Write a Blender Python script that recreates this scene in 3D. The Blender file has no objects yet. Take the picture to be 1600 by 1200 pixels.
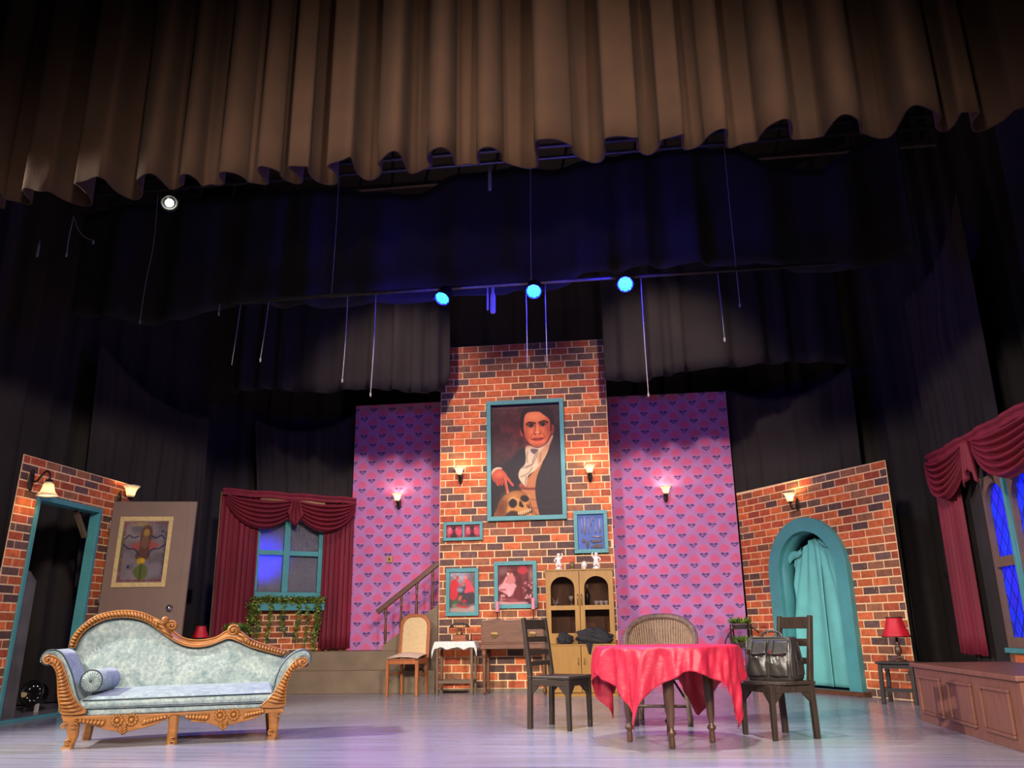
import bpy, math, random
import numpy as np
from mathutils import Matrix, Vector
random.seed(7)
R = math.radians
PI = math.pi
SC = bpy.context.scene
COL = SC.collection

# ------------------------------------------------------------------ camera
F_PX, PITCH, ROLL, YAW, EYE = 1295.0, R(16.4), R(0.87), R(7.0), 0.88
cam_d = bpy.data.cameras.new('camera')
cam_d.sensor_width = 36.0
cam_d.lens = 36.0 * F_PX / 1600.0
cam_d.clip_end = 200
cam = bpy.data.objects.new('camera', cam_d)
COL.objects.link(cam)
cam.matrix_world = (Matrix.Translation((0, 0, EYE)) @ Matrix.Rotation(YAW, 4, 'Z')
                    @ Matrix.Rotation(PI / 2 + PITCH, 4, 'X') @ Matrix.Rotation(-ROLL, 4, 'Z'))
SC.camera = cam

# ------------------------------------------------------------------ world, exposure
w = bpy.data.worlds.new('theatre_air')
SC.world = w
w.use_nodes = True
w.node_tree.nodes['Background'].inputs[0].default_value = (0.55, 0.44, 0.46, 1)
w.node_tree.nodes['Background'].inputs[1].default_value = 0.02
SC.view_settings.view_transform = 'Standard'
SC.view_settings.look = 'None'
SC.view_settings.exposure = 0.0
SC.view_settings.gamma = 1.0
SC.view_settings.use_curve_mapping = False

# ------------------------------------------------------------------ stage lights
def spot(name, loc, target, power, color, size, blend=0.4, radius=0.12):
    d = bpy.data.lights.new(name, 'SPOT')
    d.energy = power
    d.color = color
    d.spot_size = R(size)
    d.spot_blend = blend
    d.shadow_soft_size = radius
    o = bpy.data.objects.new(name, d)
    COL.objects.link(o)
    o.location = loc
    o.rotation_euler = (Vector(target) - Vector(loc)).to_track_quat('-Z', 'Y').to_euler()
    return o

# front-of-house lamps above the audience (warm), to either side
spot('front_spot_a', (-4.5, -6.0, 6.9), (0.6, 8.4, 0.0), 6000, (1.0, 0.88, 0.76), 47, 0.6, 0.6)
spot('front_spot_b', (4.8, -6.0, 6.9), (-2.8, 8.4, 0.0), 6600, (1.0, 0.88, 0.78), 47, 0.6, 0.6)
spot('front_spot_c', (0.0, -6.0, 6.9), (-1.2, 9.4, 0.3), 4200, (1.0, 0.86, 0.74), 44, 0.6, 0.5)
# side lamp in the left wing in front of the border, throwing shadows to the right
spot('side_spot', (-8.0, 4.9, 5.3), (-1.2, 7.6, 0.0), 3400, (1.0, 0.93, 0.82), 64, 0.5, 0.1)
# lamps on the battens behind the borders, plus two added wallpaper washes
spot('batten_spot_a', (-1.2, 9.9, 6.4), (-1.35, 12.5, 3.3), 500, (1.0, 0.74, 0.50), 50, 0.9)
spot('wash_fill_a', (-3.2, 9.9, 6.4), (-3.4, 13.3, 3.2), 420, (1.0, 0.80, 0.70), 70, 0.9)  # added fill, not a seen lamp, lifts the upper left wallpaper
spot('wash_fill_b', (0.8, 9.9, 6.4), (0.9, 13.3, 3.2), 420, (1.0, 0.80, 0.70), 70, 0.9)  # matching added fill for the top of the right wallpaper
spot('batten_spot_b', (0.1, 6.6, 6.3), (0.45, 7.1, 0.0), 1500, (1.0, 0.95, 0.82), 34, 0.6)
spot('batten_spot_c', (-5.0, 7.2, 6.2), (-3.4, 7.6, 0.0), 180, (1.0, 0.95, 0.85), 60, 0.6)
# a warm lamp low on the balcony that catches the middle of the border
spot('border_spot', (-0.3, -1.0, 2.6), (-1.0, 6.0, 4.9), 260, (1.0, 0.72, 0.46), 36, 1.0)
# added lamp with no seen source, brightens the dark fly space
spot('fly_fill', (-1.5, 10.9, 6.9), (-1.0, 13.6, 8.2), 60, (1.0, 0.80, 0.70), 150, 0.8, 0.2)

# ------------------------------------------------------------------ helpers: tracing
def ray(px, py):
    x = (px - 800) / F_PX
    y = -(py - 600) / F_PX
    c, s = math.cos(-ROLL), math.sin(-ROLL)
    x, y = c * x - s * y, s * x + c * y
    d = (x, math.cos(PITCH) - y * math.sin(PITCH), math.sin(PITCH) + y * math.cos(PITCH))
    c, s = math.cos(YAW), math.sin(YAW)
    return Vector((c * d[0] - s * d[1], s * d[0] + c * d[1], d[2]))

def trace(A, ang, px, py, off=0.0):
    """photo point -> (along, height) in the upright plane through A at angle ang (deg), off metres behind it"""
    a = R(ang)
    ux = Vector((math.cos(a), math.sin(a), 0))
    n = Vector((-math.sin(a), math.cos(a), 0))
    o = Vector((0, 0, EYE))
    d = ray(px, py)
    P = Vector((A[0], A[1], 0)) + n * off
    t = (P - o).dot(n) / d.dot(n)
    p = o + d * t
    return ((p - P).dot(ux), p.z)

# ------------------------------------------------------------------ helpers: mesh
class MB:
    def __init__(s):
        s.v = []; s.f = []; s.m = []; s.mi = 0
    def add(s, vs, fs, M=None):
        b = len(s.v)
        for p in vs:
            p = Vector(p)
            if M is not None: p = M @ p
            s.v.append((p.x, p.y, p.z))
        for f in fs:
            s.f.append(tuple(b + i for i in f)); s.m.append(s.mi)
        return s
    def box(s, c, d, M=None, rz=0.0, rx=0.0, ry=0.0):
        x, y, z = d[0] / 2, d[1] / 2, d[2] / 2
        vs = [(-x, -y, -z), (x, -y, -z), (x, y, -z), (-x, y, -z), (-x, -y, z), (x, -y, z), (x, y, z), (-x, y, z)]
        T = Matrix.Translation(c)
        if rz: T = T @ Matrix.Rotation(rz, 4, 'Z')
        if ry: T = T @ Matrix.Rotation(ry, 4, 'Y')
        if rx: T = T @ Matrix.Rotation(rx, 4, 'X')
        if M is not None: T = M @ T
        return s.add(vs, [(0, 3, 2, 1), (4, 5, 6, 7), (0, 1, 5, 4), (1, 2, 6, 5), (2, 3, 7, 6), (3, 0, 4, 7)], T)
    def bx(s, x0, x1, y0, y1, z0, z1):
        return s.box(((x0 + x1) / 2, (y0 + y1) / 2, (z0 + z1) / 2), (abs(x1 - x0), abs(y1 - y0), abs(z1 - z0)))
    def bar(s, p, q, wd, ht, wd2=None, ht2=None, up=(0, 0, 1)):
        p = Vector(p); q = Vector(q); d = (q - p).normalized(); u = Vector(up)
        if abs(d.dot(u)) > 0.98: u = Vector((0, 1, 0))
        sx = d.cross(u).normalized(); sz = sx.cross(d).normalized()
        wd2 = wd if wd2 is None else wd2; ht2 = ht if ht2 is None else ht2
        vs = []
        for c, a, b in ((p, wd, ht), (q, wd2, ht2)):
            for i, j in ((-1, -1), (1, -1), (1, 1), (-1, 1)):
                vs.append(c + sx * (i * a / 2) + sz * (j * b / 2))
        return s.add(vs, [(0, 1, 2, 3), (7, 6, 5, 4), (0, 4, 5, 1), (1, 5, 6, 2), (2, 6, 7, 3), (3, 7, 4, 0)])
    def tube(s, pts, r, n=8, close=False):
        pts = [Vector(p) for p in pts]; k = len(pts)
        rs = r if isinstance(r, (list, tuple)) else [r] * k
        rings = []; prev = None
        for i, p in enumerate(pts):
            if close: d = (pts[(i + 1) % k] - pts[i - 1])
            else: d = (pts[min(i + 1, k - 1)] - pts[max(i - 1, 0)])
            d = d.normalized() if d.length > 1e-9 else Vector((0, 0, 1))
            if prev is None:
                u = Vector((0, 0, 1)) if abs(d.z) < 0.9 else Vector((1, 0, 0))
                a = d.cross(u).normalized()
            else:
                a = prev - d * prev.dot(d)
                a = a.normalized() if a.length > 1e-6 else d.orthogonal().normalized()
            prev = a; b = d.cross(a)
            rings.append([p + (a * math.cos(2 * PI * j / n) + b * math.sin(2 * PI * j / n)) * rs[i] for j in range(n)])
        vs = [q for g in rings for q in g]; fs = []
        m = k if close else k - 1
        for i in range(m):
            i2 = (i + 1) % k
            for j in range(n):
                j2 = (j + 1) % n
                fs.append((i * n + j, i * n + j2, i2 * n + j2, i2 * n + j))
        if not close:
            fs.append(tuple(range(n - 1, -1, -1))); fs.append(tuple((k - 1) * n + j for j in range(n)))
        return s.add(vs, fs)
    def lathe(s, prof, c=(0, 0, 0), n=16, M=None, caps=True, fl=None):
        vs = []; fs = []
        for r, z in prof:
            for j in range(n):
                a = 2 * PI * j / n
                rr = r * (fl(a, z) if fl else 1.0)
                vs.append((rr * math.cos(a), rr * math.sin(a), z))
        for i in range(len(prof) - 1):
            for j in range(n):
                j2 = (j + 1) % n
                fs.append((i * n + j, i * n + j2, (i + 1) * n + j2, (i + 1) * n + j))
        if caps:
            if prof[0][0] > 1e-5: fs.append(tuple(range(n - 1, -1, -1)))
            if prof[-1][0] > 1e-5: fs.append(tuple((len(prof) - 1) * n + j for j in range(n)))
        T = Matrix.Translation(c)
        if M is not None: T = T @ M
        return s.add(vs, fs, T)
    def prism(s, poly, y0, y1, M=None):
        """polygon in (x,z), extruded along y"""
        k = len(poly)
        a = sum(poly[i][0] * poly[(i + 1) % k][1] - poly[(i + 1) % k][0] * poly[i][1] for i in range(k))
        if a < 0: poly = poly[::-1]
        vs = [(x, y0, z) for x, z in poly] + [(x, y1, z) for x, z in poly]
        fs = [tuple(range(k)), tuple(range(2 * k - 1, k - 1, -1))]
        for i in range(k):
            j = (i + 1) % k
            fs.append((j, i, k + i, k + j))
        return s.add(vs, fs, M)
    def slab(s, poly, z0, z1, M=None):
        """polygon in (x,y), extruded along z"""
        k = len(poly)
        a = sum(poly[i][0] * poly[(i + 1) % k][1] - poly[(i + 1) % k][0] * poly[i][1] for i in range(k))
        if a < 0: poly = poly[::-1]
        vs = [(x, y, z0) for x, y in poly] + [(x, y, z1) for x, y in poly]
        fs = [tuple(range(k - 1, -1, -1)), tuple(range(k, 2 * k))]
        for i in range(k):
            j = (i + 1) % k
            fs.append((i, j, k + j, k + i))
        return s.add(vs, fs, M)
    def grid(s, fn, nu, nv, closeu=False, M=None):
        vs = []; fs = []
        cu = nu if closeu else nu + 1
        for j in range(nv + 1):
            for i in range(cu):
                vs.append(fn(i / nu, j / nv))
        for j in range(nv):
            for i in range(nu):
                i2 = (i + 1) % cu
                fs.append((j * cu + i, j * cu + i2, (j + 1) * cu + i2, (j + 1) * cu + i))
        return s.add(vs, fs, M)
    def ball(s, c, r, nu=12, nv=8, M=None):
        if not isinstance(r, (tuple, list)): r = (r, r, r)
        def fn(u, v):
            a = 2 * PI * u; b = PI * (v - 0.5)
            return (r[0] * math.cos(b) * math.cos(a), r[1] * math.cos(b) * math.sin(a), r[2] * math.sin(b))
        T = Matrix.Translation(c)
        if M is not None: T = M @ T
        return s.grid(fn, nu, nv, True, T)
    def build(s, name, mat, parent=None, smooth=False, bevel=0.0, solid=0.0, loc=None, rot=None, seg=2, sub=0, kind=None, label=None):
        me = bpy.data.meshes.new(name)
        me.from_pydata(s.v, [], s.f)
        mats = mat if isinstance(mat, (list, tuple)) else [mat]
        for m in mats: me.materials.append(m)
        if len(mats) > 1: me.polygons.foreach_set('material_index', s.m)
        if smooth: me.polygons.foreach_set('use_smooth', [True] * len(me.polygons))
        me.update()
        o = bpy.data.objects.new(name, me)
        COL.objects.link(o)
        if parent is not None: o.parent = parent
        if loc is not None: o.location = loc
        if rot is not None: o.rotation_euler = rot
        if solid:
            md = o.modifiers.new('thickness', 'SOLIDIFY'); md.thickness = solid; md.offset = 0
        if bevel:
            md = o.modifiers.new('edge', 'BEVEL'); md.width = bevel; md.segments = seg; md.limit_method = 'ANGLE'; md.angle_limit = R(35)
        if sub:
            md = o.modifiers.new('sub', 'SUBSURF'); md.levels = sub; md.render_levels = sub
        if kind: o['kind'] = kind
        if label: o['label'] = label
        return o

def tag(o, label, cat, group=None, kind=None):
    o['label'] = label; o['category'] = cat
    if group: o['group'] = group
    if kind: o['kind'] = kind
    return o
def thing(name, label, cat, loc=(0, 0, 0), rz=0.0, group=None):
    o = bpy.data.objects.new(name, None)
    o.empty_display_size = 0.1
    COL.objects.link(o)
    o.location = loc; o.rotation_euler = (0, 0, rz)
    return tag(o, label, cat, group)
def structure(name, loc=(0, 0, 0), rz=0.0, label=None):
    o = bpy.data.objects.new(name, None)
    o.empty_display_size = 0.1
    COL.objects.link(o)
    o.location = loc; o.rotation_euler = (0, 0, rz)
    o['kind'] = 'structure'
    if label: o['label'] = label
    return o
def copy_tree(o, parent=None):
    c = o.copy(); COL.objects.link(c)
    if parent is not None: c.parent = parent
    for ch in list(o.children): copy_tree(ch, c)
    return c
def catmull(pts, n=8, closed=False):
    pts = [tuple(p) for p in pts]; k = len(pts); out = []
    rng = range(k) if closed else range(k - 1)
    for i in rng:
        if closed: p = [pts[(i + j) % k] for j in (-1, 0, 1, 2)]
        else: p = [pts[max(i - 1, 0)], pts[i], pts[i + 1], pts[min(i + 2, k - 1)]]
        for j in range(n):
            t = j / n
            out.append(tuple(0.5 * (2 * b + (c - a) * t + (2 * a - 5 * b + 4 * c - d) * t * t + (3 * b - a - 3 * c + d) * t ** 3)
                             for a, b, c, d in zip(*p)))
    if not closed: out.append(pts[-1])
    return out
def interp(x, pts):
    xs = [p[0] for p in pts]; ys = [p[1] for p in pts]
    return float(np.interp(x, xs, ys))

# ------------------------------------------------------------------ helpers: materials
def lin(c):
    c = c / 255.0
    return c / 12.92 if c <= 0.04045 else ((c + 0.055) / 1.055) ** 2.4
def rgb(r, g, b): return (lin(r), lin(g), lin(b), 1.0)
def lum(c, k): return (min(c[0] * k, 1), min(c[1] * k, 1), min(c[2] * k, 1), 1)

class NT:
    def __init__(s, mat):
        mat.use_nodes = True
        s.t = mat.node_tree
        s.bsdf = s.t.nodes['Principled BSDF']
        s.out = s.t.nodes['Material Output']
    def n(s, typ, **kw):
        nd = s.t.nodes.new(typ)
        for k, v in kw.items(): setattr(nd, k, v)
        return nd
    def link(s, a, b): s.t.links.new(a, b)
    def val(s, sock, v):
        if hasattr(v, 'is_output') or isinstance(v, bpy.types.NodeSocket): s.link(v, sock)
        else: sock.default_value = v
    def math(s, op, a, b=None, c=None, clamp=False):
        nd = s.n('ShaderNodeMath', operation=op); nd.use_clamp = clamp
        s.val(nd.inputs[0], a)
        if b is not None: s.val(nd.inputs[1], b)
        if c is not None: s.val(nd.inputs[2], c)
        return nd.outputs[0]
    def mix(s, fac, a, b, blend='MIX'):
        nd = s.n('ShaderNodeMix', data_type='RGBA', blend_type=blend)
        s.val(nd.inputs[0], fac); s.val(nd.inputs[6], a); s.val(nd.inputs[7], b)
        return nd.outputs[2]
    def coord(s, kind='Object', scale=(1, 1, 1), loc=(0, 0, 0), rot=(0, 0, 0)):
        tc = s.n('ShaderNodeTexCoord'); mp = s.n('ShaderNodeMapping')
        mp.inputs['Scale'].default_value = scale; mp.inputs['Location'].default_value = loc; mp.inputs['Rotation'].default_value = rot
        s.link(tc.outputs[kind], mp.inputs[0])
        return mp.outputs[0]
    def noise(s, vec, scale, detail=3, rough=0.55, out=0):
        nd = s.n('ShaderNodeTexNoise')
        if vec is not None: s.link(vec, nd.inputs['Vector'])
        nd.inputs['Scale'].default_value = scale; nd.inputs['Detail'].default_value = detail; nd.inputs['Roughness'].default_value = rough
        return nd.outputs[out]
    def ramp(s, fac, stops):
        nd = s.n('ShaderNodeValToRGB')
        el = nd.color_ramp.elements
        while len(el) < len(stops): el.new(0.5)
        for e, (p, c) in zip(el, stops):
            e.position = p; e.color = c if len(c) == 4 else (*c, 1)
        s.val(nd.inputs[0], fac)
        return nd.outputs[0]
    def bump(s, h, strength=0.3, dist=0.01):
        nd = s.n('ShaderNodeBump')
        nd.inputs['Strength'].default_value = strength; nd.inputs['Distance'].default_value = dist
        s.link(h, nd.inputs['Height'])
        s.link(nd.outputs[0], s.bsdf.inputs['Normal'])
    def base(s, v): s.val(s.bsdf.inputs['Base Color'], v)
    def rough(s, v): s.val(s.bsdf.inputs['Roughness'], v)

def mat_plain(name, c, rough=0.6, var=0.25, scale=6.0, bump=0.0, metal=0.0, stretch=(1, 1, 1), bscale=None, sheen=0.0, wear=None, wamt=0.62):
    m = bpy.data.materials.new(name); t = NT(m)
    vec = t.coord('Object', stretch)
    nz = t.noise(vec, scale, 4)
    col = t.ramp(nz, [(0.3, lum(c, 1 - var)), (0.7, lum(c, 1 + var))])
    if wear is not None:
        n2 = t.noise(t.coord('Object', (1, 1, 1)), 38.0, 5, 0.7)
        k = t.ramp(n2, [(wamt, (0, 0, 0)), (wamt + 0.04, (1, 1, 1))])
        col = t.mix(k, col, wear)
    t.base(col); t.rough(rough)
    t.bsdf.inputs['Metallic'].default_value = metal
    if sheen:
        t.bsdf.inputs['Sheen Weight'].default_value = sheen
        t.bsdf.inputs['Sheen Roughness'].default_value = 0.35
        t.bsdf.inputs['Sheen Tint'].default_value = lum(c, 3.0)
    if bump:
        t.bump(t.noise(vec, bscale or scale * 6, 4), bump, 0.01)
    return m
def mat_wood(name, c, rough=0.45, along=(1, 12, 12), scale=3.0, var=0.35, wear=None, wamt=0.62):
    return mat_plain(name, c, rough, var, scale, 0.12, 0, along, 10, wear=wear, wamt=wamt)
def mat_emit(name, c, strength):
    m = bpy.data.materials.new(name); t = NT(m)
    t.base((0.02, 0.02, 0.02, 1))
    t.bsdf.inputs['Emission Color'].default_value = c
    t.bsdf.inputs['Emission Strength'].default_value = strength
    return m
def mat_vcol(name, rough=0.6, spec=0.3):
    m = bpy.data.materials.new(name); t = NT(m)
    a = t.n('ShaderNodeAttribute'); a.attribute_name = 'paint'
    t.base(a.outputs['Color']); t.rough(rough)
    t.bsdf.inputs['Specular IOR Level'].default_value = spec
    return m

M = {}
M['teal'] = mat_plain('teal_paint', rgb(72, 142, 146), 0.5, 0.1, 4, 0.05)
M['mortar'] = mat_plain('cream_mortar', rgb(236, 198, 150), 0.85, 0.15, 12, 0.1)
def brick_mat(name, c):
    m = bpy.data.materials.new(name); t = NT(m)
    oi = t.n('ShaderNodeObjectInfo')
    geo = t.n('ShaderNodeNewGeometry')
    nz = t.noise(geo.outputs['Position'], 14, 5, 0.65)
    col = t.ramp(nz, [(0.28, lum(c, 0.62)), (0.72, lum(c, 1.3))])
    k = t.math('MULTIPLY_ADD', oi.outputs['Random'], 0.55, 0.70)
    hv = t.n('ShaderNodeHueSaturation'); t.link(col, hv.inputs['Color']); t.link(k, hv.inputs['Value'])
    n2 = t.noise(geo.outputs['Position'], 30, 4, 0.7)
    ch = t.ramp(n2, [(0.66, (0, 0, 0)), (0.69, (1, 1, 1))])
    t.base(t.mix(ch, hv.outputs[0], rgb(214, 170, 130))); t.rough(0.75)
    t.bump(nz, 0.15, 0.01)
    return m
BR = [brick_mat('brick_orange', rgb(196, 98, 52)), brick_mat('brick_red', rgb(176, 80, 48)),
      brick_mat('brick_brown', rgb(142, 90, 62)), brick_mat('brick_dark', rgb(100, 71, 65))]
M['black_cloth'] = mat_plain('black_masking_cloth', rgb(38, 31, 31), 0.95, 0.25, 1.5, 0.05, sheen=0.15)
M['brown_cloth'] = mat_plain('brown_border_cloth', rgb(58, 35, 19), 0.95, 0.18, 2.2, 0.12, bscale=30)
M['velvet'] = mat_plain('red_velvet', rgb(110, 16, 38), 0.75, 0.25, 3, 0.1, stretch=(1, 1, 0.3), bscale=40, sheen=0.45)
M['satin'] = mat_plain('red_satin', rgb(188, 34, 62), 0.46, 0.12, 5, 0.8, bscale=11)
M['step'] = mat_plain('grey_brown_paint', rgb(118, 100, 78), 0.6, 0.15, 4, 0.06, wear=rgb(150, 128, 104), wamt=0.70)
M['floor'] = None
M['iron'] = mat_plain('dark_iron', rgb(44, 36, 32), 0.45, 0.3, 20, metal=0.5)
M['steel'] = mat_plain('dull_steel', rgb(96, 90, 92), 0.4, 0.2, 10, metal=0.7)
M['brass'] = mat_plain('old_brass', rgb(128, 102, 64), 0.4, 0.2, 14, metal=0.8)
M['chrome'] = mat_plain('chrome', rgb(205, 205, 210), 0.15, 0.05, 10, metal=1.0)
M['sofa_wood'] = mat_wood('carved_teak', rgb(146, 93, 40), 0.36, (2, 8, 8), 4, 0.28)
M['chair_wood'] = mat_wood('light_teak', rgb(160, 92, 50), 0.4, (8, 8, 1.5), 4, 0.22)
M['dark_wood'] = mat_wood('worn_dark_wood', rgb(52, 41, 33), 0.42, (8, 8, 1.5), 4, 0.3, wear=rgb(150, 124, 84), wamt=0.66)
M['table_wood'] = mat_wood('dark_turned_wood', rgb(78, 52, 38), 0.35, (8, 8, 1.5), 4, 0.3)
M['brown_wood'] = mat_wood('brown_desk_wood', rgb(104, 66, 44), 0.45, (1.5, 8, 8), 4, 0.25)
M['grey_wood'] = mat_wood('weathered_wood', rgb(98, 78, 58), 0.6, (8, 8, 1.5), 4, 0.3)
M['black_wood'] = mat_wood('black_stained_wood', rgb(36, 30, 30), 0.45, (8, 8, 1.5), 4, 0.3)
M['chest_wood'] = mat_wood('red_brown_veneer', rgb(122, 80, 66), 0.38, (6, 2, 1), 3, 0.2)
M['ochre'] = mat_wood('ochre_veneer', rgb(150, 106, 36), 0.42, (6, 6, 1), 3, 0.12)
M['ochre_in'] = mat_wood('cabinet_inside', rgb(122, 88, 66), 0.6, (6, 6, 1), 3, 0.2)
M['rail'] = mat_wood('handrail_wood', rgb(92, 58, 40), 0.4, (2, 8, 8), 4, 0.3)
M['door'] = mat_plain('brown_door_paint', rgb(116, 92, 80), 0.5, 0.08, 3, 0.05, wear=rgb(176, 156, 140), wamt=0.73)
M['tape'] = mat_plain('masking_tape', rgb(190, 162, 110), 0.7, 0.15, 20, 0.1)
M['beige'] = mat_plain('beige_upholstery', rgb(206, 178, 132), 0.85, 0.08, 30, 0.15, bscale=160)
M['seat_cream'] = mat_plain('cream_seat', rgb(216, 186, 160), 0.85, 0.06, 20, 0.1)
M['pink_candle'] = mat_plain('pink_wax', rgb(206, 128, 150), 0.45, 0.08, 8)
M['white_cer'] = mat_plain('white_ceramic', rgb(220, 214, 206), 0.3, 0.08, 14)
M['egg_dark'] = mat_plain('mottled_egg', rgb(120, 92, 60), 0.35, 0.6, 16)
M['lace'] = None
M['leather'] = mat_plain('black_leather', rgb(54, 51, 48), 0.3, 0.35, 5, 0.35, bscale=22)
M['bundle'] = mat_plain('black_bundle_cloth', rgb(27, 24, 28), 0.8, 0.3, 6, 0.3, bscale=14)
M['wicker'] = mat_plain('wicker_cane', rgb(106, 84, 76), 0.6, 0.4, 22, 0.3, bscale=60)
M['wicker_pale'] = mat_plain('pale_cane', rgb(146, 118, 94), 0.6, 0.25, 30, 0.3, bscale=70)
M['lamp_red'] = mat_plain('red_lamp_cloth', rgb(196, 24, 44), 0.6, 0.1, 10)
M['string'] = mat_plain('pale_cord', rgb(150, 138, 132), 0.8, 0.1, 10)
M['leaf'] = mat_plain('leaf_green', rgb(86, 118, 52), 0.55, 0.5, 9)
M['leaf2'] = mat_plain('leaf_yellow_green', rgb(150, 164, 76), 0.55, 0.4, 9)
M['black_plastic'] = mat_plain('black_plastic', rgb(24, 24, 26), 0.3, 0.2, 8)
M['board'] = mat_plain('scuffed_black_board', rgb(104, 100, 96), 0.55, 0.35, 3, 0.1)
M['switch'] = mat_plain('yellowed_plastic', rgb(170, 132, 84), 0.5, 0.1, 8)
M['dark_wall'] = mat_plain('dark_plaster', rgb(66, 56, 54), 0.9, 0.2, 2)
M['paper'] = mat_plain('paper', rgb(214, 204, 196), 0.8, 0.05, 8)
M['vcol'] = mat_vcol('painted_canvas', 0.55)
M['vcol_gloss'] = mat_vcol('painted_glass', 0.25, 0.5)
M['blue_board'] = mat_plain('blue_board', rgb(78, 104, 168), 0.7, 0.1, 6)
M['inst'] = mat_plain('tarnished_steel', rgb(190, 160, 158), 0.4, 0.25, 12, metal=0.4)
M['pot'] = mat_plain('dark_tray', rgb(52, 44, 40), 0.6, 0.2, 10)
M['phone_wood'] = mat_wood('phone_wood', rgb(142, 74, 40), 0.4, (2, 8, 8), 5, 0.25)

def mat_floor():
    m = bpy.data.materials.new('stage_floor_paint'); t = NT(m)
    v = t.coord('Object', (0.35, 6.0, 1)); n1 = t.noise(v, 2.2, 6, 0.65)
    v2 = t.coord('Object', (1.2, 14.0, 1), rot=(0, 0, 0.03)); n2 = t.noise(v2, 3.0, 5, 0.7)
    n3 = t.noise(t.coord('Object', (1, 1, 1)), 0.8, 4)
    col = t.ramp(n1, [(0.25, rgb(122, 120, 134)), (0.75, rgb(164, 162, 178))])
    col = t.mix(t.ramp(n3, [(0.35, (0, 0, 0)), (0.7, (0.5, 0.5, 0.5))]), col, rgb(138, 140, 136))
    sc = t.ramp(n2, [(0.64, (0, 0, 0)), (0.70, (0.75, 0.75, 0.75))])
    col = t.mix(sc, col, rgb(196, 194, 200))
    # board joints running across the stage
    sep = t.n('ShaderNodeSeparateXYZ'); t.link(t.coord('Object'), sep.inputs[0])
    fr = t.math('FRACT', t.math('DIVIDE', sep.outputs[1], 0.14))
    ln = t.math('LESS_THAN', fr, 0.05)
    col = t.mix(t.math('MULTIPLY', ln, 0.3), col, rgb(84, 82, 94))
    t.base(col)
    rg = t.ramp(n1, [(0.2, (0.10, 0.10, 0.10)), (0.8, (0.30, 0.30, 0.30))])
    t.rough(rg)
    t.bsdf.inputs['Specular IOR Level'].default_value = 0.6
    hgt = t.math('ADD', t.math('MULTIPLY', n2, 0.5), t.math('MULTIPLY', ln, -0.4))
    t.bump(hgt, 0.08, 0.01)
    return m
M['floor'] = mat_floor()

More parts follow.
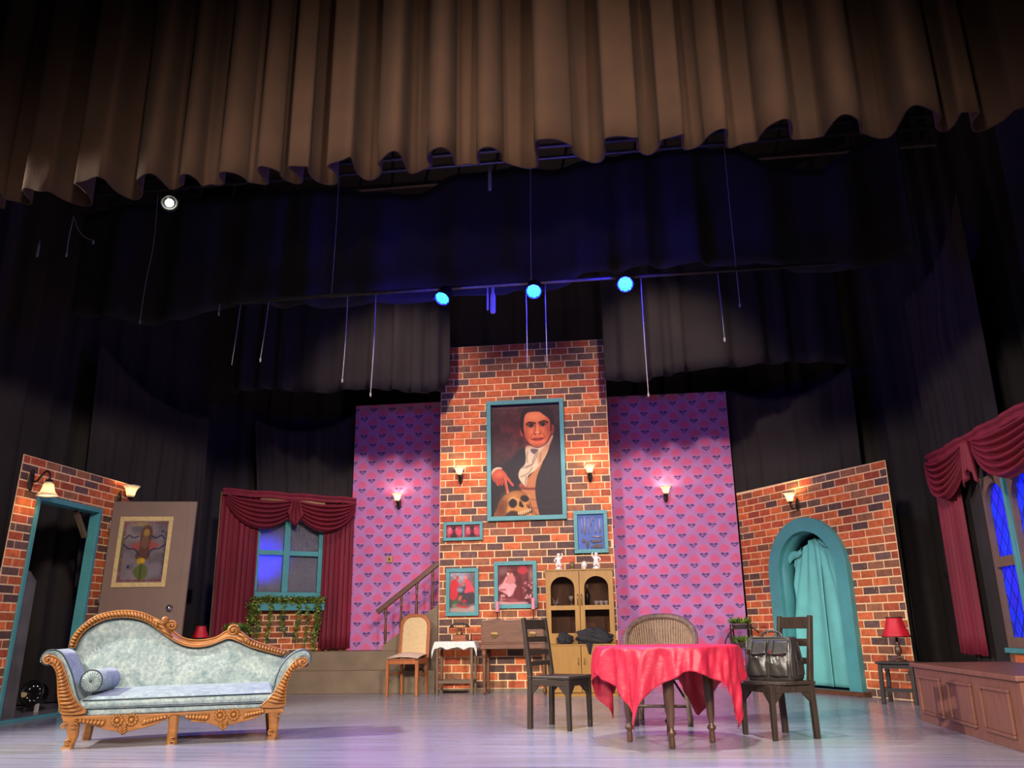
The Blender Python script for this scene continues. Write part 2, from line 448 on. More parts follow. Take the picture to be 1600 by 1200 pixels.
def mat_wallpaper():
    m = bpy.data.materials.new('block_printed_wallpaper'); t = NT(m)
    vec = t.coord('Object')
    wob = t.noise(vec, 9, 3, out=1)
    sep = t.n('ShaderNodeSeparateXYZ'); t.link(vec, sep.inputs[0])
    sw = t.n('ShaderNodeSeparateXYZ'); t.link(wob, sw.inputs[0])
    X = t.math('ADD', sep.outputs[0], t.math('MULTIPLY_ADD', sw.outputs[0], 0.03, -0.015))
    Z = t.math('ADD', sep.outputs[2], t.math('MULTIPLY_ADD', sw.outputs[1], 0.03, -0.015))
    W, Hh = 0.315, 0.305
    fine = t.noise(vec, 55, 3, 0.7)
    mid = t.noise(vec, 16, 3, 0.6)
    pinks = []; blues = []
    for ox, oz in ((0.0, 0.0), (0.5, 0.5)):
        cx = t.math('SUBTRACT', t.math('FRACT', t.math('ADD', t.math('DIVIDE', X, W), ox + 10)), 0.5)
        cz = t.math('SUBTRACT', t.math('FRACT', t.math('ADD', t.math('DIVIDE', Z, Hh), oz + 10)), 0.5)
        lx = t.math('ABSOLUTE', t.math('MULTIPLY', cx, W))
        lz = t.math('MULTIPLY', cz, Hh)
        # pink tuft: soft cloud with a domed, slightly pointed top
        ex = t.math('DIVIDE', lx, t.math('MULTIPLY_ADD', lz, -0.75, 0.128))
        ez = t.math('DIVIDE', t.math('SUBTRACT', lz, 0.040), 0.078)
        rr = t.math('SQRT', t.math('ADD', t.math('POWER', ex, 2.0), t.math('POWER', ez, 2.0)))
        rr = t.math('ADD', rr, t.math('MULTIPLY', t.math('SINE', t.math('MULTIPLY_ADD', lx, 80.0, t.math('MULTIPLY', lz, 70.0))), 0.08))
        pinks.append(t.math('MULTIPLY', t.math('SUBTRACT', t.math('MULTIPLY_ADD', fine, 0.5, 0.80), rr), 2.2, clamp=True))
        # blue motif: outline of two small leaves meeting in a point below
        v1 = t.math('SUBTRACT', lz, t.math('MULTIPLY_ADD', lx, 0.80, -0.098))
        b1 = t.math('LESS_THAN', t.math('ABSOLUTE', v1), 0.009)
        top = t.math('SUBTRACT', lz, t.math('MULTIPLY_ADD', t.math('ABSOLUTE', t.math('SUBTRACT', lx, 0.036)), -0.55, -0.040))
        b3 = t.math('LESS_THAN', t.math('ABSOLUTE', top), 0.009)
        mv = t.math('SUBTRACT', lz, t.math('MULTIPLY_ADD', lx, 0.75, -0.078))
        b2 = t.math('MULTIPLY', t.math('LESS_THAN', t.math('ABSOLUTE', mv), 0.005), t.math('GREATER_THAN', lx, 0.016))
        bb = t.math('MAXIMUM', t.math('MAXIMUM', b1, b2), b3)
        bb = t.math('MULTIPLY', bb, t.math('LESS_THAN', lx, 0.064))
        bb = t.math('MULTIPLY', bb, t.math('LESS_THAN', top, 0.009))
        bb = t.math('MULTIPLY', bb, t.math('GREATER_THAN', v1, -0.009))
        blues.append(bb)
    pk = t.math('MAXIMUM', *pinks)
    pk = t.math('MULTIPLY', pk, t.math('MULTIPLY_ADD', mid, 0.8, 0.36, clamp=True))
    bl = t.math('MAXIMUM', *blues)
    bl = t.math('MULTIPLY', bl, t.math('MULTIPLY', t.math('SUBTRACT', mid, 0.30), 7.0, clamp=True))
    ground = t.ramp(t.noise(vec, 3, 4), [(0.3, rgb(160, 104, 160)), (0.7, rgb(180, 122, 176))])
    c = t.mix(t.math('MULTIPLY', pk, 0.85), ground, rgb(212, 72, 106))
    c = t.mix(t.math('MULTIPLY', bl, 0.9), c, rgb(54, 38, 96))
    t.base(c); t.rough(0.8)
    return m
M['wallpaper'] = mat_wallpaper()

def mat_sofa_fabric():
    m = bpy.data.materials.new('blue_green_velvet'); t = NT(m)
    v = t.coord('Object')
    n = t.noise(v, 9, 5, 0.65); n2 = t.noise(v, 34, 5, 0.75)
    mixn = t.math('ADD', t.math('MULTIPLY', n, 0.45), t.math('MULTIPLY', n2, 0.55))
    col = t.ramp(mixn, [(0.36, rgb(90, 114, 118)), (0.5, rgb(130, 146, 146)), (0.64, rgb(168, 180, 174))])
    t.base(col); t.rough(0.7)
    t.bsdf.inputs['Sheen Weight'].default_value = 0.3
    t.bsdf.inputs['Sheen Tint'].default_value = rgb(190, 190, 220)
    t.bump(n2, 0.15, 0.01)
    return m
M['sofa'] = mat_sofa_fabric()
M['piping'] = mat_plain('dark_piping', rgb(40, 54, 62), 0.6, 0.1, 10)

def mat_translucent(name, c, trans=0.5, gloss=0.12, rough=0.3, crinkle=0.0, scale=8, back=None):
    m = bpy.data.materials.new(name); t = NT(m)
    v = t.coord('Object'); n = t.noise(v, scale, 5, 0.7)
    col = t.ramp(n, [(0.3, lum(c, 0.7)), (0.7, lum(c, 1.3))])
    df = t.n('ShaderNodeBsdfDiffuse'); tr = t.n('ShaderNodeBsdfTranslucent'); gl = t.n('ShaderNodeBsdfGlossy')
    gl.inputs['Roughness'].default_value = rough
    t.link(col, df.inputs[0])
    if back: tr.inputs[0].default_value = back
    else: t.link(col, tr.inputs[0])
    if crinkle:
        b = t.n('ShaderNodeBump'); b.inputs['Strength'].default_value = crinkle; b.inputs['Distance'].default_value = 0.02
        t.link(t.noise(v, scale * 2.2, 6, 0.75), b.inputs['Height'])
        t.link(b.outputs[0], gl.inputs['Normal']); t.link(b.outputs[0], df.inputs['Normal'])
    m1 = t.n('ShaderNodeMixShader'); m1.inputs[0].default_value = trans
    t.link(df.outputs[0], m1.inputs[1]); t.link(tr.outputs[0], m1.inputs[2])
    m2 = t.n('ShaderNodeMixShader'); m2.inputs[0].default_value = gloss
    t.link(m1.outputs[0], m2.inputs[1]); t.link(gl.outputs[0], m2.inputs[2])
    t.link(m2.outputs[0], t.out.inputs[0])
    return m
M['film'] = mat_translucent('crinkled_plastic_film', rgb(70, 64, 84), 0.5, 0.16, 0.28, 1.0, 7, rgb(170, 170, 205))
M['blue_glass'] = mat_translucent('blue_painted_glass', rgb(62, 92, 232), 0.6, 0.06, 0.3, 0.5, 14)
M['blue_glass2'] = mat_translucent('violet_painted_glass', rgb(84, 80, 218), 0.6, 0.06, 0.3, 0.5, 14)
M['shade'] = mat_translucent('frosted_shade', rgb(255, 240, 216), 0.6, 0.06, 0.3)
M['bulb'] = mat_emit('lit_bulb', (1.0, 0.72, 0.36, 1), 22)
M['led'] = mat_emit('blue_led', (0.02, 0.42, 1.0, 1), 7)
M['white_led'] = mat_emit('white_lamp', (1.0, 0.97, 0.82, 1), 40)

def mat_glass():
    m = bpy.data.materials.new('clear_pane'); t = NT(m)
    tr = t.n('ShaderNodeBsdfTransparent'); gl = t.n('ShaderNodeBsdfGlossy')
    tr.inputs[0].default_value = (0.78, 0.74, 0.72, 1); gl.inputs['Roughness'].default_value = 0.06
    mx = t.n('ShaderNodeMixShader'); mx.inputs[0].default_value = 0.09
    t.link(tr.outputs[0], mx.inputs[1]); t.link(gl.outputs[0], mx.inputs[2]); t.link(mx.outputs[0], t.out.inputs[0])
    return m
M['glass'] = mat_glass()
def mat_lace():
    m = bpy.data.materials.new('white_lace'); t = NT(m)
    t.base(rgb(240, 236, 226)); t.rough(0.9)
    v = t.coord('Object')
    vo = t.n('ShaderNodeTexVoronoi'); vo.inputs['Scale'].default_value = 60; t.link(v, vo.inputs['Vector'])
    sep = t.n('ShaderNodeSeparateXYZ'); t.link(v, sep.inputs[0])
    # scallops: arcs of open net
    fx = t.math('MULTIPLY', t.math('SUBTRACT', t.math('FRACT', t.math('DIVIDE', sep.outputs[0], 0.13)), 0.5), 0.13)
    dz = t.math('SUBTRACT', sep.outputs[2], 0.70)
    rr = t.math('SQRT', t.math('ADD', t.math('POWER', fx, 2.0), t.math('POWER', dz, 2.0)))
    arc = t.math('LESS_THAN', t.math('ABSOLUTE', t.math('SUBTRACT', rr, 0.040)), 0.009)
    hole = t.math('GREATER_THAN', vo.outputs[0], 0.42)
    hole = t.math('MAXIMUM', t.math('MULTIPLY', hole, 0.8), t.math('MULTIPLY', arc, 0.75))
    t.link(t.math('SUBTRACT', 1.0, t.math('MULTIPLY', hole, 0.45)), t.bsdf.inputs['Alpha'])
    return m
M['lace'] = mat_lace()

# ------------------------------------------------------------------ helpers: painting by code on a fine mesh
class Paint:
    def __init__(s, x0, x1, y0, y1, nx, ny, bg):
        xs = np.linspace(x0, x1, nx); ys = np.linspace(y0, y1, ny)
        s.X, s.Y = np.meshgrid(xs, ys)
        s.nx, s.ny = nx, ny
        s.C = np.zeros((ny, nx, 3)); s.C[:] = np.array(bg, float)
        s.soft = (x1 - x0) / nx * 0.8
    def lay(s, k, c, a=1.0):
        k = np.clip(k, 0, 1)[..., None] * a
        s.C = s.C * (1 - k) + np.array(c, float) * k
    def sd(s, pts):
        p = np.array(pts, float); q = np.roll(p, -1, 0)
        d = np.full(s.X.shape, 1e9); ins = np.zeros(s.X.shape, bool)
        for (ax, ay), (bx, by) in zip(p, q):
            ex, ey = bx - ax, by - ay; L = ex * ex + ey * ey + 1e-9
            t = np.clip(((s.X - ax) * ex + (s.Y - ay) * ey) / L, 0, 1)
            d = np.minimum(d, np.hypot(s.X - ax - t * ex, s.Y - ay - t * ey))
            cr = ((ay > s.Y) != (by > s.Y)) & (s.X < ex * (s.Y - ay) / (ey if abs(ey) > 1e-9 else 1e-9) + ax)
            ins ^= cr
        return np.where(ins, -d, d)
    def poly(s, pts, c, a=1.0, soft=None, smooth=True):
        if smooth: pts = catmull(pts, 4, True)
        w = soft or s.soft
        s.lay(0.5 - s.sd(pts) / (2 * w), c, a)
    def ell(s, cx, cy, rx, ry, c, a=1.0, soft=None, rot=0.0):
        w = soft or s.soft; cr, sr = math.cos(rot), math.sin(rot)
        dx, dy = s.X - cx, s.Y - cy
        u = dx * cr + dy * sr; v = -dx * sr + dy * cr
        r = np.sqrt((u / rx) ** 2 + (v / ry) ** 2)
        s.lay(0.5 - (r - 1) * min(rx, ry) / (2 * w), c, a)
    def line(s, pts, wd, c, a=1.0, soft=None, smooth=True):
        if smooth and len(pts) > 2: pts = catmull(pts, 5)
        d = np.full(s.X.shape, 1e9)
        for (ax, ay), (bx, by) in zip(pts[:-1], pts[1:]):
            ex, ey = bx - ax, by - ay; L = ex * ex + ey * ey + 1e-9
            t = np.clip(((s.X - ax) * ex + (s.Y - ay) * ey) / L, 0, 1)
            d = np.minimum(d, np.hypot(s.X - ax - t * ex, s.Y - ay - t * ey))
        w = soft or s.soft
        s.lay(0.5 - (d - wd) / (2 * w), c, a)
    def mottle(s, amt, cell, seed=1):
        rg = np.random.RandomState(seed)
        gx = int((s.X.max() - s.X.min()) / cell) + 3; gy = int((s.Y.max() - s.Y.min()) / cell) + 3
        g = rg.rand(gy, gx)
        u = (s.X - s.X.min()) / cell; v = (s.Y - s.Y.min()) / cell
        i = u.astype(int); j = v.astype(int); fu = u - i; fv = v - j
        fu = fu * fu * (3 - 2 * fu); fv = fv * fv * (3 - 2 * fv)
        n = (g[j, i] * (1 - fu) + g[j, i + 1] * fu) * (1 - fv) + (g[j + 1, i] * (1 - fu) + g[j + 1, i + 1] * fu) * fv
        s.C = s.C * (1 + amt * (2 * n[..., None] - 1))
    def mesh(s, name, wd, ht, parent, loc, mat, rot=None):
        """upright sheet: x 0..wd, z 0..-ht from its top-left corner"""
        nx, ny = s.nx, s.ny
        xs = np.linspace(0, wd, nx); zs = np.linspace(0, -ht, ny)
        GX, GZ = np.meshgrid(xs, zs)
        co = np.stack([GX, np.zeros_like(GX), GZ], -1).reshape(-1, 3)
        idx = np.arange(nx * ny).reshape(ny, nx)
        q = np.stack([idx[:-1, :-1], idx[1:, :-1], idx[1:, 1:], idx[:-1, 1:]], -1).reshape(-1, 4)
        me = bpy.data.meshes.new(name)
        me.vertices.add(len(co)); me.vertices.foreach_set('co', co.ravel())
        me.loops.add(q.size); me.loops.foreach_set('vertex_index', q.ravel().astype(np.int32))
        me.polygons.add(len(q)); me.polygons.foreach_set('loop_start', np.arange(0, q.size, 4, dtype=np.int32))
        me.update(calc_edges=True)
        at = me.attributes.new('paint', 'FLOAT_COLOR', 'POINT')
        c = np.clip(s.C, 0, 255) / 255.0
        c = np.where(c <= 0.04045, c / 12.92, ((c + 0.055) / 1.055) ** 2.4)
        ca = np.concatenate([c, np.ones((ny, nx, 1))], -1).reshape(-1, 4)
        at.data.foreach_set('color', ca.ravel().astype(np.float32))
        me.materials.append(mat)
        o = bpy.data.objects.new(name, me); COL.objects.link(o)
        if parent is not None: o.parent = parent
        o.location = loc
        if rot: o.rotation_euler = rot
        return o

# ================================================================== THE SETTING
def flat_struct(name, x0, x1, y0, y1, z0, z1, mat):
    mb = MB(); mb.bx(x0, x1, y0, y1, z0, z1)
    o = mb.build(name, mat); o['kind'] = 'structure'
    return o
flat_struct('floor', -10.5, 7.5, 3.2, 15.6, -0.3, 0.0, M['floor'])
flat_struct('wall_back', -10.5, 7.5, 15.4, 15.6, 0.0, 9.4, M['dark_wall'])
flat_struct('wall_left', -10.7, -10.5, 3.2, 15.6, 0.0, 9.4, M['dark_wall'])
flat_struct('wall_right', 7.5, 7.7, 3.2, 15.6, 0.0, 9.4, M['dark_wall'])
flat_struct('ceiling', -10.5, 7.5, 5.2, 15.6, 9.4, 9.6, M['dark_wall'])

# ---- hanging cloth
def drape(name, path, ztop, zbot, amp, wl, seed, mat, nv=10, flare=0.5, parent=None, thick=0.0, ds=0.035, sway=0.0, sharp=0.0, ragged=0.0):
    rg = random.Random(seed)
    P = [Vector((p[0], p[1])) for p in catmull(path, 10)] if len(path) > 2 else [Vector(p[:2]) for p in path]
    S = [0.0]
    for a, b in zip(P[:-1], P[1:]): S.append(S[-1] + (b - a).length)
    L = S[-1]; n = max(8, int(L / ds))
    xs = np.interp(np.linspace(0, L, n + 1), S, [p.x for p in P]); ys = np.interp(np.linspace(0, L, n + 1), S, [p.y for p in P])
    ph = 0.0; phase = []; a2 = []
    cur = wl; am = 1.0
    for i in range(n + 1):
        if i == 0 or ph // (2 * PI) != (ph - 2 * PI * ds / cur) // (2 * PI):
            cur = wl * rg.uniform(0.65, 1.5); am = rg.uniform(0.6, 1.25)
        ph += 2 * PI * (L / n) / cur
        phase.append(ph); a2.append(am)
    for _ in range(4):
        a2 = [(a2[max(i - 1, 0)] + a2[i] * 2 + a2[min(i + 1, n)]) / 4 for i in range(n + 1)]
    zt = ztop if callable(ztop) else (lambda s: ztop)
    zb = zbot if callable(zbot) else (lambda s: zbot)
    rag = [rg.uniform(-1, 1) * ragged for _ in range(n + 1)]
    for _ in range(3): rag = [(rag[max(i - 1, 0)] + rag[i] + rag[min(i + 1, n)]) / 3 for i in range(n + 1)]
    vs = []; fs = []
    for j in range(nv + 1):
        t = j / nv
        for i in range(n + 1):
            i0, i1 = max(i - 1, 0), min(i + 1, n)
            d = Vector((xs[i1] - xs[i0], ys[i1] - ys[i0]))
            d = d.normalized() if d.length else Vector((1, 0))
            nn = Vector((-d.y, d.x)); s_ = i * L / n
            sn = math.sin(phase[i])
            if sharp: sn = math.copysign(abs(sn) ** (1 - sharp), sn)
            f = amp * a2[i] * (1 - flare + flare * t) * (sn + 0.3 * math.sin(phase[i] * 2.17 + 1.3 + 0.8 * t))
            lat = -0.26 * amp * a2[i] * math.sin(2 * phase[i]) * (1 - flare + flare * t) + sway * t * math.sin(phase[i] * 0.31 + seed)
            top, bot = zt(s_), zb(s_) + rag[i]
            vs.append((xs[i] + nn.x * f + d.x * lat, ys[i] + nn.y * f + d.y * lat, top + (bot - top) * t))
    c = n + 1
    for j in range(nv):
        for i in range(n): fs.append((j * c + i, j * c + i + 1, (j + 1) * c + i + 1, (j + 1) * c + i))
    mb = MB(); mb.add(vs, fs)
    return mb.build(name, mat, parent, smooth=True, solid=thick)

# main border (brown pleated valance across the top)
b = drape('proscenium_border', [(-8.2, 6.15), (6.2, 6.15)], 8.2, 4.72, 0.17, 0.40, 11, M['brown_cloth'], nv=14, flare=0.3, thick=0.016, ds=0.016, sharp=0.0, ragged=0.03)
tag(b, 'brown pleated border curtain hanging across the top of the stage', 'curtain')
# black borders
tz = [(-7.2, 6.35), (-6.6, 6.45), (-5.0, 6.48), (-3.4, 6.5), (-3.0, 6.36), (-2.3, 6.30), (-1.9, 6.52), (-1.1, 6.58), (-0.6, 6.5), (0.1, 6.62), (1.1, 6.66), (1.7, 6.6), (2.1, 6.3), (2.7, 6.2), (3.2, 6.5), (3.7, 6.75)]
bz = [(-7.2, 4.95), (-6.6, 4.88), (-6.0, 4.74), (-5.4, 4.72), (-4.9, 4.92), (-4.2, 4.86), (-3.0, 4.78), (-2.2, 4.80), (-1.4, 4.84), (-0.7, 4.84), (-0.2, 5.02), (0.6, 5.08), (1.2, 5.04), (1.8, 5.02), (2.3, 4.88), (2.9, 4.84), (3.3, 4.92), (3.7, 5.1)]
b = drape('masking_border', [(-7.0, 9.4), (3.65, 9.4)], lambda s: interp(-7.0 + s, tz), lambda s: interp(-7.0 + s, bz), 0.07, 0.75, 5, M['black_cloth'], nv=12, flare=0.6, thick=0.01)
tag(b, 'black sagging border cloth hanging above the three blue lamps', 'curtain')
bl = [(-6.2, 4.58), (-5.4, 4.62), (-4.6, 4.5), (-3.9, 4.54), (-3.4, 4.5), (-3.0, 4.42), (-2.6, 4.44), (-2.48, 4.8)]
b = drape('masking_border', [(-6.1, 12.2), (-2.5, 12.2)], 6.6, lambda s: interp(-6.1 + s, bl), 0.06, 0.42, 8, M['black_cloth'], nv=10, flare=0.4, thick=0.01)
tag(b, 'lower black border cloth ending beside the top left of the brick chimney', 'curtain')
brr = [(-0.08, 4.5), (0.4, 4.42), (0.8, 4.5), (1.3, 4.58), (2.0, 4.6), (2.8, 4.62), (3.6, 4.55)]
b = drape('masking_border', [(-0.06, 12.2), (3.5, 12.2)], 6.6, lambda s: interp(-0.06 + s, brr), 0.06, 0.5, 9, M['black_cloth'], nv=10, flare=0.4, thick=0.01)
tag(b, 'lower black border cloth right of the brick chimney top', 'curtain')
# back and sides
b = drape('backdrop', [(-8.6, 14.35), (6.2, 14.35)], 8.6, 0.02, 0.06, 0.5, 3, M['black_cloth'], nv=8, flare=0.2)
tag(b, 'black backdrop curtain hanging behind the whole set', 'curtain')
b = drape('side_drape', [(-8.0, 8.1), (-7.9, 9.6), (-7.4, 12.0), (-6.3, 13.3), (-4.75, 13.85)], 8.4, 0.02, 0.09, 0.45, 21, M['black_cloth'], nv=10, flare=0.3, sway=0.05)
tag(b, 'tall black side drape behind the open door and curtained window', 'curtain')
b = drape('side_drape', [(-8.8, 7.2), (-7.9, 7.5), (-7.2, 7.55)], 8.4, 0.02, 0.09, 0.4, 25, M['black_cloth'], nv=8, flare=0.3)
tag(b, 'narrow black drape at the far left edge of the stage', 'curtain')
b = drape('side_drape', [(5.3, 6.75), (5.0, 9.0), (4.55, 11.2), (3.6, 12.9), (2.3, 13.75)], 8.4, 0.02, 0.09, 0.42, 31, M['black_cloth'], nv=10, flare=0.3, sway=0.05)
tag(b, 'tall black side drape between the arch wall and the stained glass window', 'curtain')
# slung black cloths
def sling(name, P, dep, n, mat, label, bulge=0.14):
    """P: four corners TL,TR,BR,BL ; folds sag between the top corners"""
    TL, TR, BR_, BL = [Vector(p) for p in P]
    mb = MB()
    nrm = (TR - TL).cross(BL - TL).normalized()
    def fn(u, v):
        p = (TL * (1 - u) + TR * u) * (1 - v) + (BL * (1 - u) + BR_ * u) * v
        sag = dep * 4 * u * (1 - u) * (1 - v) ** 1.3
        w = bulge * 0.3 * math.sin(2 * PI * n * (v + 0.10 * 4 * u * (1 - u))) * math.sin(PI * u) * (1 - v)
        return p + Vector((0, 0, -sag)) + nrm * (w + (0.030 * math.sin(u * 31 + 2.5 * v) + 0.022 * math.sin(u * 53 + 1.0) + 0.012 * math.sin(u * 97)) * (0.35 + 0.65 * v))
    mb.grid(fn, 110, 40)
    return tag(mb.build(name, mat, smooth=True, solid=0.01), label, 'curtain')
sling('slung_cloth', [(-6.0, 13.0, 4.35), (-4.25, 13.55, 4.62), (-4.3, 13.6, 1.2), (-5.7, 13.1, 1.2)], 0.3, 3, M['black_cloth'], 'black cloth slung in loose swags above the left velvet curtains')
sling('slung_cloth', [(1.75, 13.5, 4.7), (3.55, 12.25, 4.55), (3.5, 12.35, 1.2), (1.85, 13.55, 1.2)], 0.35, 3, M['black_cloth'], 'black cloth slung in loose swags above the arch wall')
sling('slung_cloth', [(4.1, 11.3, 5.2), (4.3, 9.6, 5.9), (4.3, 9.7, 1.4), (4.05, 11.25, 1.4)], 0.25, 2, M['black_cloth'], 'black cloth pinned up in a slanted fold left of the right velvet curtain')
sling('slung_cloth', [(-7.35, 10.6, 5.0), (-6.4, 12.2, 4.2), (-6.35, 12.2, 1.5), (-7.3, 10.7, 1.5)], 0.25, 2, M['black_cloth'], 'black cloth draped in a slanted fold above the open brown door')

# ---- painted brick flats
BRICK = []
for m_ in BR:
    me = bpy.data.meshes.new('brick')
    me.from_pydata([(-.5, 0, -.5), (.5, 0, -.5), (.5, 0, .5), (-.5, 0, .5), (-.48, -1, -.46), (.48, -1, -.46), (.48, -1, .46), (-.48, -1, .46)], [],
                   [(4, 5, 6, 7), (0, 1, 5, 4), (1, 2, 6, 5), (2, 3, 7, 6), (3, 0, 4, 7)])
    me.materials.append(m_); BRICK.append(me)
def bricks(parent, x0, x1, z0, z1, bw, bh, y, skip=None, seed=1, limit=300, rank=None, proud=0.008, gap=0.016):
    rg = random.Random(seed); out = []
    nr = int(round((z1 - z0) / bh)); bh = (z1 - z0) / nr
    last = 0
    for r in range(nr):
        x = x0 - (bw * 0.5 if r % 2 else 0.0) - rg.uniform(0, 0.06)
        za, zb = z0 + r * bh, z0 + (r + 1) * bh
        while x < x1 - 0.02:
            L = bw * rg.uniform(0.94, 1.06)
            xa, xb = max(x, x0), min(x + L, x1)
            x += L
            k = rg.random()
            ci = 0 if k < 0.38 else 1 if k < 0.60 else 2 if k < 0.77 else 3
            if xb - xa < 0.035: continue
            segs = skip(xa, xb, za, zb) if skip else [(xa, xb)]
            for (a, b_) in segs:
                if b_ - a < 0.03: continue
                out.append(((a + b_) / 2, (za + zb) / 2, b_ - a - gap, bh - gap, ci))
    out.sort(key=rank if rank else (lambda q: q[1]))
    rest = MB()
    for i, (cx, cz, lw, lh, ci) in enumerate(out):
        if i < limit:
            o = bpy.data.objects.new('brick', BRICK[ci]); COL.objects.link(o)
            o.parent = parent; o.location = (cx, y, cz); o.scale = (lw, proud, lh)
        else:
            rest.mi = ci
            rest.box((cx, y - proud / 2, cz), (lw, proud, lh))
    if rest.v: rest.build('brickwork', BR, parent, kind='stuff')
def cutter(rects):
    """rects of (x0,x1,z0,z1) left bare; a brick is cut at their edges"""
    def sk(xa, xb, za, zb):
        segs = [(xa, xb)]; zc = (za + zb) / 2
        for (a, b_, c, d) in rects:
            if c < zc < d:
                ns = []
                for (p, q) in segs:
                    if q <= a or p >= b_: ns.append((p, q))
                    else:
                        if p < a: ns.append((p, a))
                        if q > b_: ns.append((b_, q))
                segs = ns
        return segs
    return sk

# chimney breast
CH = (-2.68, 12.5)
chim = structure('wall_center', (CH[0], CH[1], 0), label='tall painted brick chimney breast in the middle of the set')
mb = MB(); mb.bx(0, 2.62, 0, 0.45, 0, 5.25); mb.build('flat_frame', M['mortar'], chim)
mb = MB(); mb.bx(0, 2.62, -0.012, 0, 0, 0.05); mb.build('kick_strip', M['step'], chim)
hid = [(1.60, 2.58, 0.05, 1.62), (0.78, 1.94, 2.47, 4.27), (0.1, 0.64, 2.19, 2.4), (2.07, 2.52, 1.95, 2.52), (0.13, 0.6, 1.1, 1.71), (0.86, 1.46, 1.2, 1.8)]
def chrank(q):
    h = any(a < q[0] < b_ and c < q[1] < d for a, b_, c, d in hid)
    return (1 if h else 0, q[1])
bricks(chim, 0, 2.62, 0.05, 5.25, 0.262, 0.1085, 0, None, 4, 300, chrank)

# wallpapered flats
o = flat_struct('wall_back_left', 0, 1.72, 0, 0.05, 0, 3.99, M['wallpaper']); o.location = (-4.33, 13.3, 0.581)
o = flat_struct('wall_back_right', 0, 1.96, 0, 0.05, 0, 4.52, M['wallpaper']); o.location = (-0.1, 13.3, 0.0)

# arch wall
AA = (1.89, 13.32); AANG = math.degrees(math.atan2(10.74 - 13.32, 3.37 - 1.89))
arch = structure('wall_right_arch', (AA[0], AA[1], 0), R(AANG), label='painted brick flat with a teal arched doorway')
AC, AO, AI, ASP = 1.435, 0.765, 0.555, 1.53
def archpts(r, sp, n=20): return [(AC - r, 0)] + [(AC - r * math.cos(PI * i / n), sp + r * math.sin(PI * i / n)) for i in range(n + 1)] + [(AC + r, 0)]
wall = [(0, 0)] + archpts(AI + 0.06, ASP) + [(2.98, 0), (2.98, 2.83), (0, 2.86)]
mb = MB(); mb.prism(wall, 0, 0.004); mb.build('mortar_face', M['mortar'], arch)
mb = MB(); mb.prism(wall, 0.0045, 0.06); mb.build('flat_frame', M['black_wood'], arch)
def arch_skip(xa, xb, za, zb):
    zc = (za + zb) / 2
    if zc < ASP: hw = AO - 0.06
    elif zc < ASP + AO - 0.06: hw = math.sqrt(max((AO - 0.06) ** 2 - (zc - ASP) ** 2, 0))
    else: return [(xa, xb)]
    return cutter([(AC - hw, AC + hw, za, zb)])(xa, xb, za, zb)
bricks(arch, 0.0, 2.98, 0.0, 2.83, 0.262, 0.101, 0, arch_skip, 6, 300)
oring = archpts(AO, ASP, 28); iring = archpts(AI, ASP + 0.02, 28)
mb = MB(); mb.prism(oring + iring[::-1], -0.085, 0.0); 
t_ = mb.build('arch_trim', M['teal'], arch, bevel=0.004)
jb = MB()
jb.grid(lambda u, v: (lambda q: (q[0], -0.01 + 0.27 * v, q[1]))(iring[int(round(u * (len(iring) - 1)))]), len(iring) - 1, 2)
jb.build('arch_jamb', M['teal'], arch, smooth=True, solid=0.012)
mb = MB(); mb.bx(0.55, 2.27, -0.13, -0.002, 0.0, 0.055); mb.build('threshold', M['rail'], arch, bevel=0.005)
# teal curtain bunched at the top of the arch
cur = thing('arch_curtain', 'teal cloth curtain bunched at the top inside the brick arch', 'curtain', (AA[0], AA[1], 0), R(AANG))
def arch_panel(x0, x1, top, gather, seed, lean):
    mb = MB(); rg = random.Random(seed)
    fr = [rg.uniform(3.5, 6.5) for _ in range(4)]
    def fn(u, v):
        xb = x0 + (x1 - x0) * u
        xt = gather + (xb - gather) * 0.80
        k = min(1.0, v * 1.6) ** 0.7
        x = xt + (xb - xt) * k + lean * v * v * (1 - abs(2 * u - 1))
        z = interp(xt, top) * (1 - v) + 0.07 * v
        d = (xb - gather)
        y = 0.15 + 0.020 * math.sin(fr[0] * 3.4 * d / (0.30 + 0.70 * v) + seed) * (1 - 0.75 * v) + 0.012 * math.sin(5 * u + 3 * v + seed) + 0.018 * v * math.sin(fr[1] * d * 1.6 + seed)
        return (x, y, z)
    mb.grid(fn, 46, 36)
    return mb.build('curtain_panel', M['teal_cloth'], cur, smooth=True, solid=0.006)
M['teal_cloth'] = mat_plain('teal_cloth', rgb(104, 182, 178), 0.9, 0.1, 4, 0.12, bscale=14)
topz = [(0.88, 1.50), (0.98, 1.72), (1.08, 1.86), (1.20, 1.90), (1.32, 2.00), (1.42, 2.03), (1.52, 1.98), (1.66, 1.98), (1.80, 1.84), (1.90, 1.70), (1.98, 1.50)]
arch_panel(0.885, 1.50, topz, 1.40, 3, 0.06)
arch_panel(1.46, 1.985, topz, 1.46, 8, 0.10)
for cx, cz, s_ in ((1.05, 1.83, 1), (1.72, 1.93, -1)):
    mb = MB()
    def fold(u, v, cx=cx, cz=cz, s_=s_): return (cx + s_ * (-0.13 + 0.28 * u), 0.105 - 0.03 * math.sin(PI * v), cz + 0.08 * u - 0.14 * v * (1 - 0.5 * u) + 0.02 * math.sin(6 * u))
    mb.grid(fold, 10, 8); mb.build('turned_fold', M['teal_cloth'], cur, smooth=True, solid=0.006)
mb = MB(); mb.tube([(0.90, 0.20, 1.93), (1.97, 0.20, 1.93)], 0.012); mb.build('curtain_rod', M['iron'], cur)

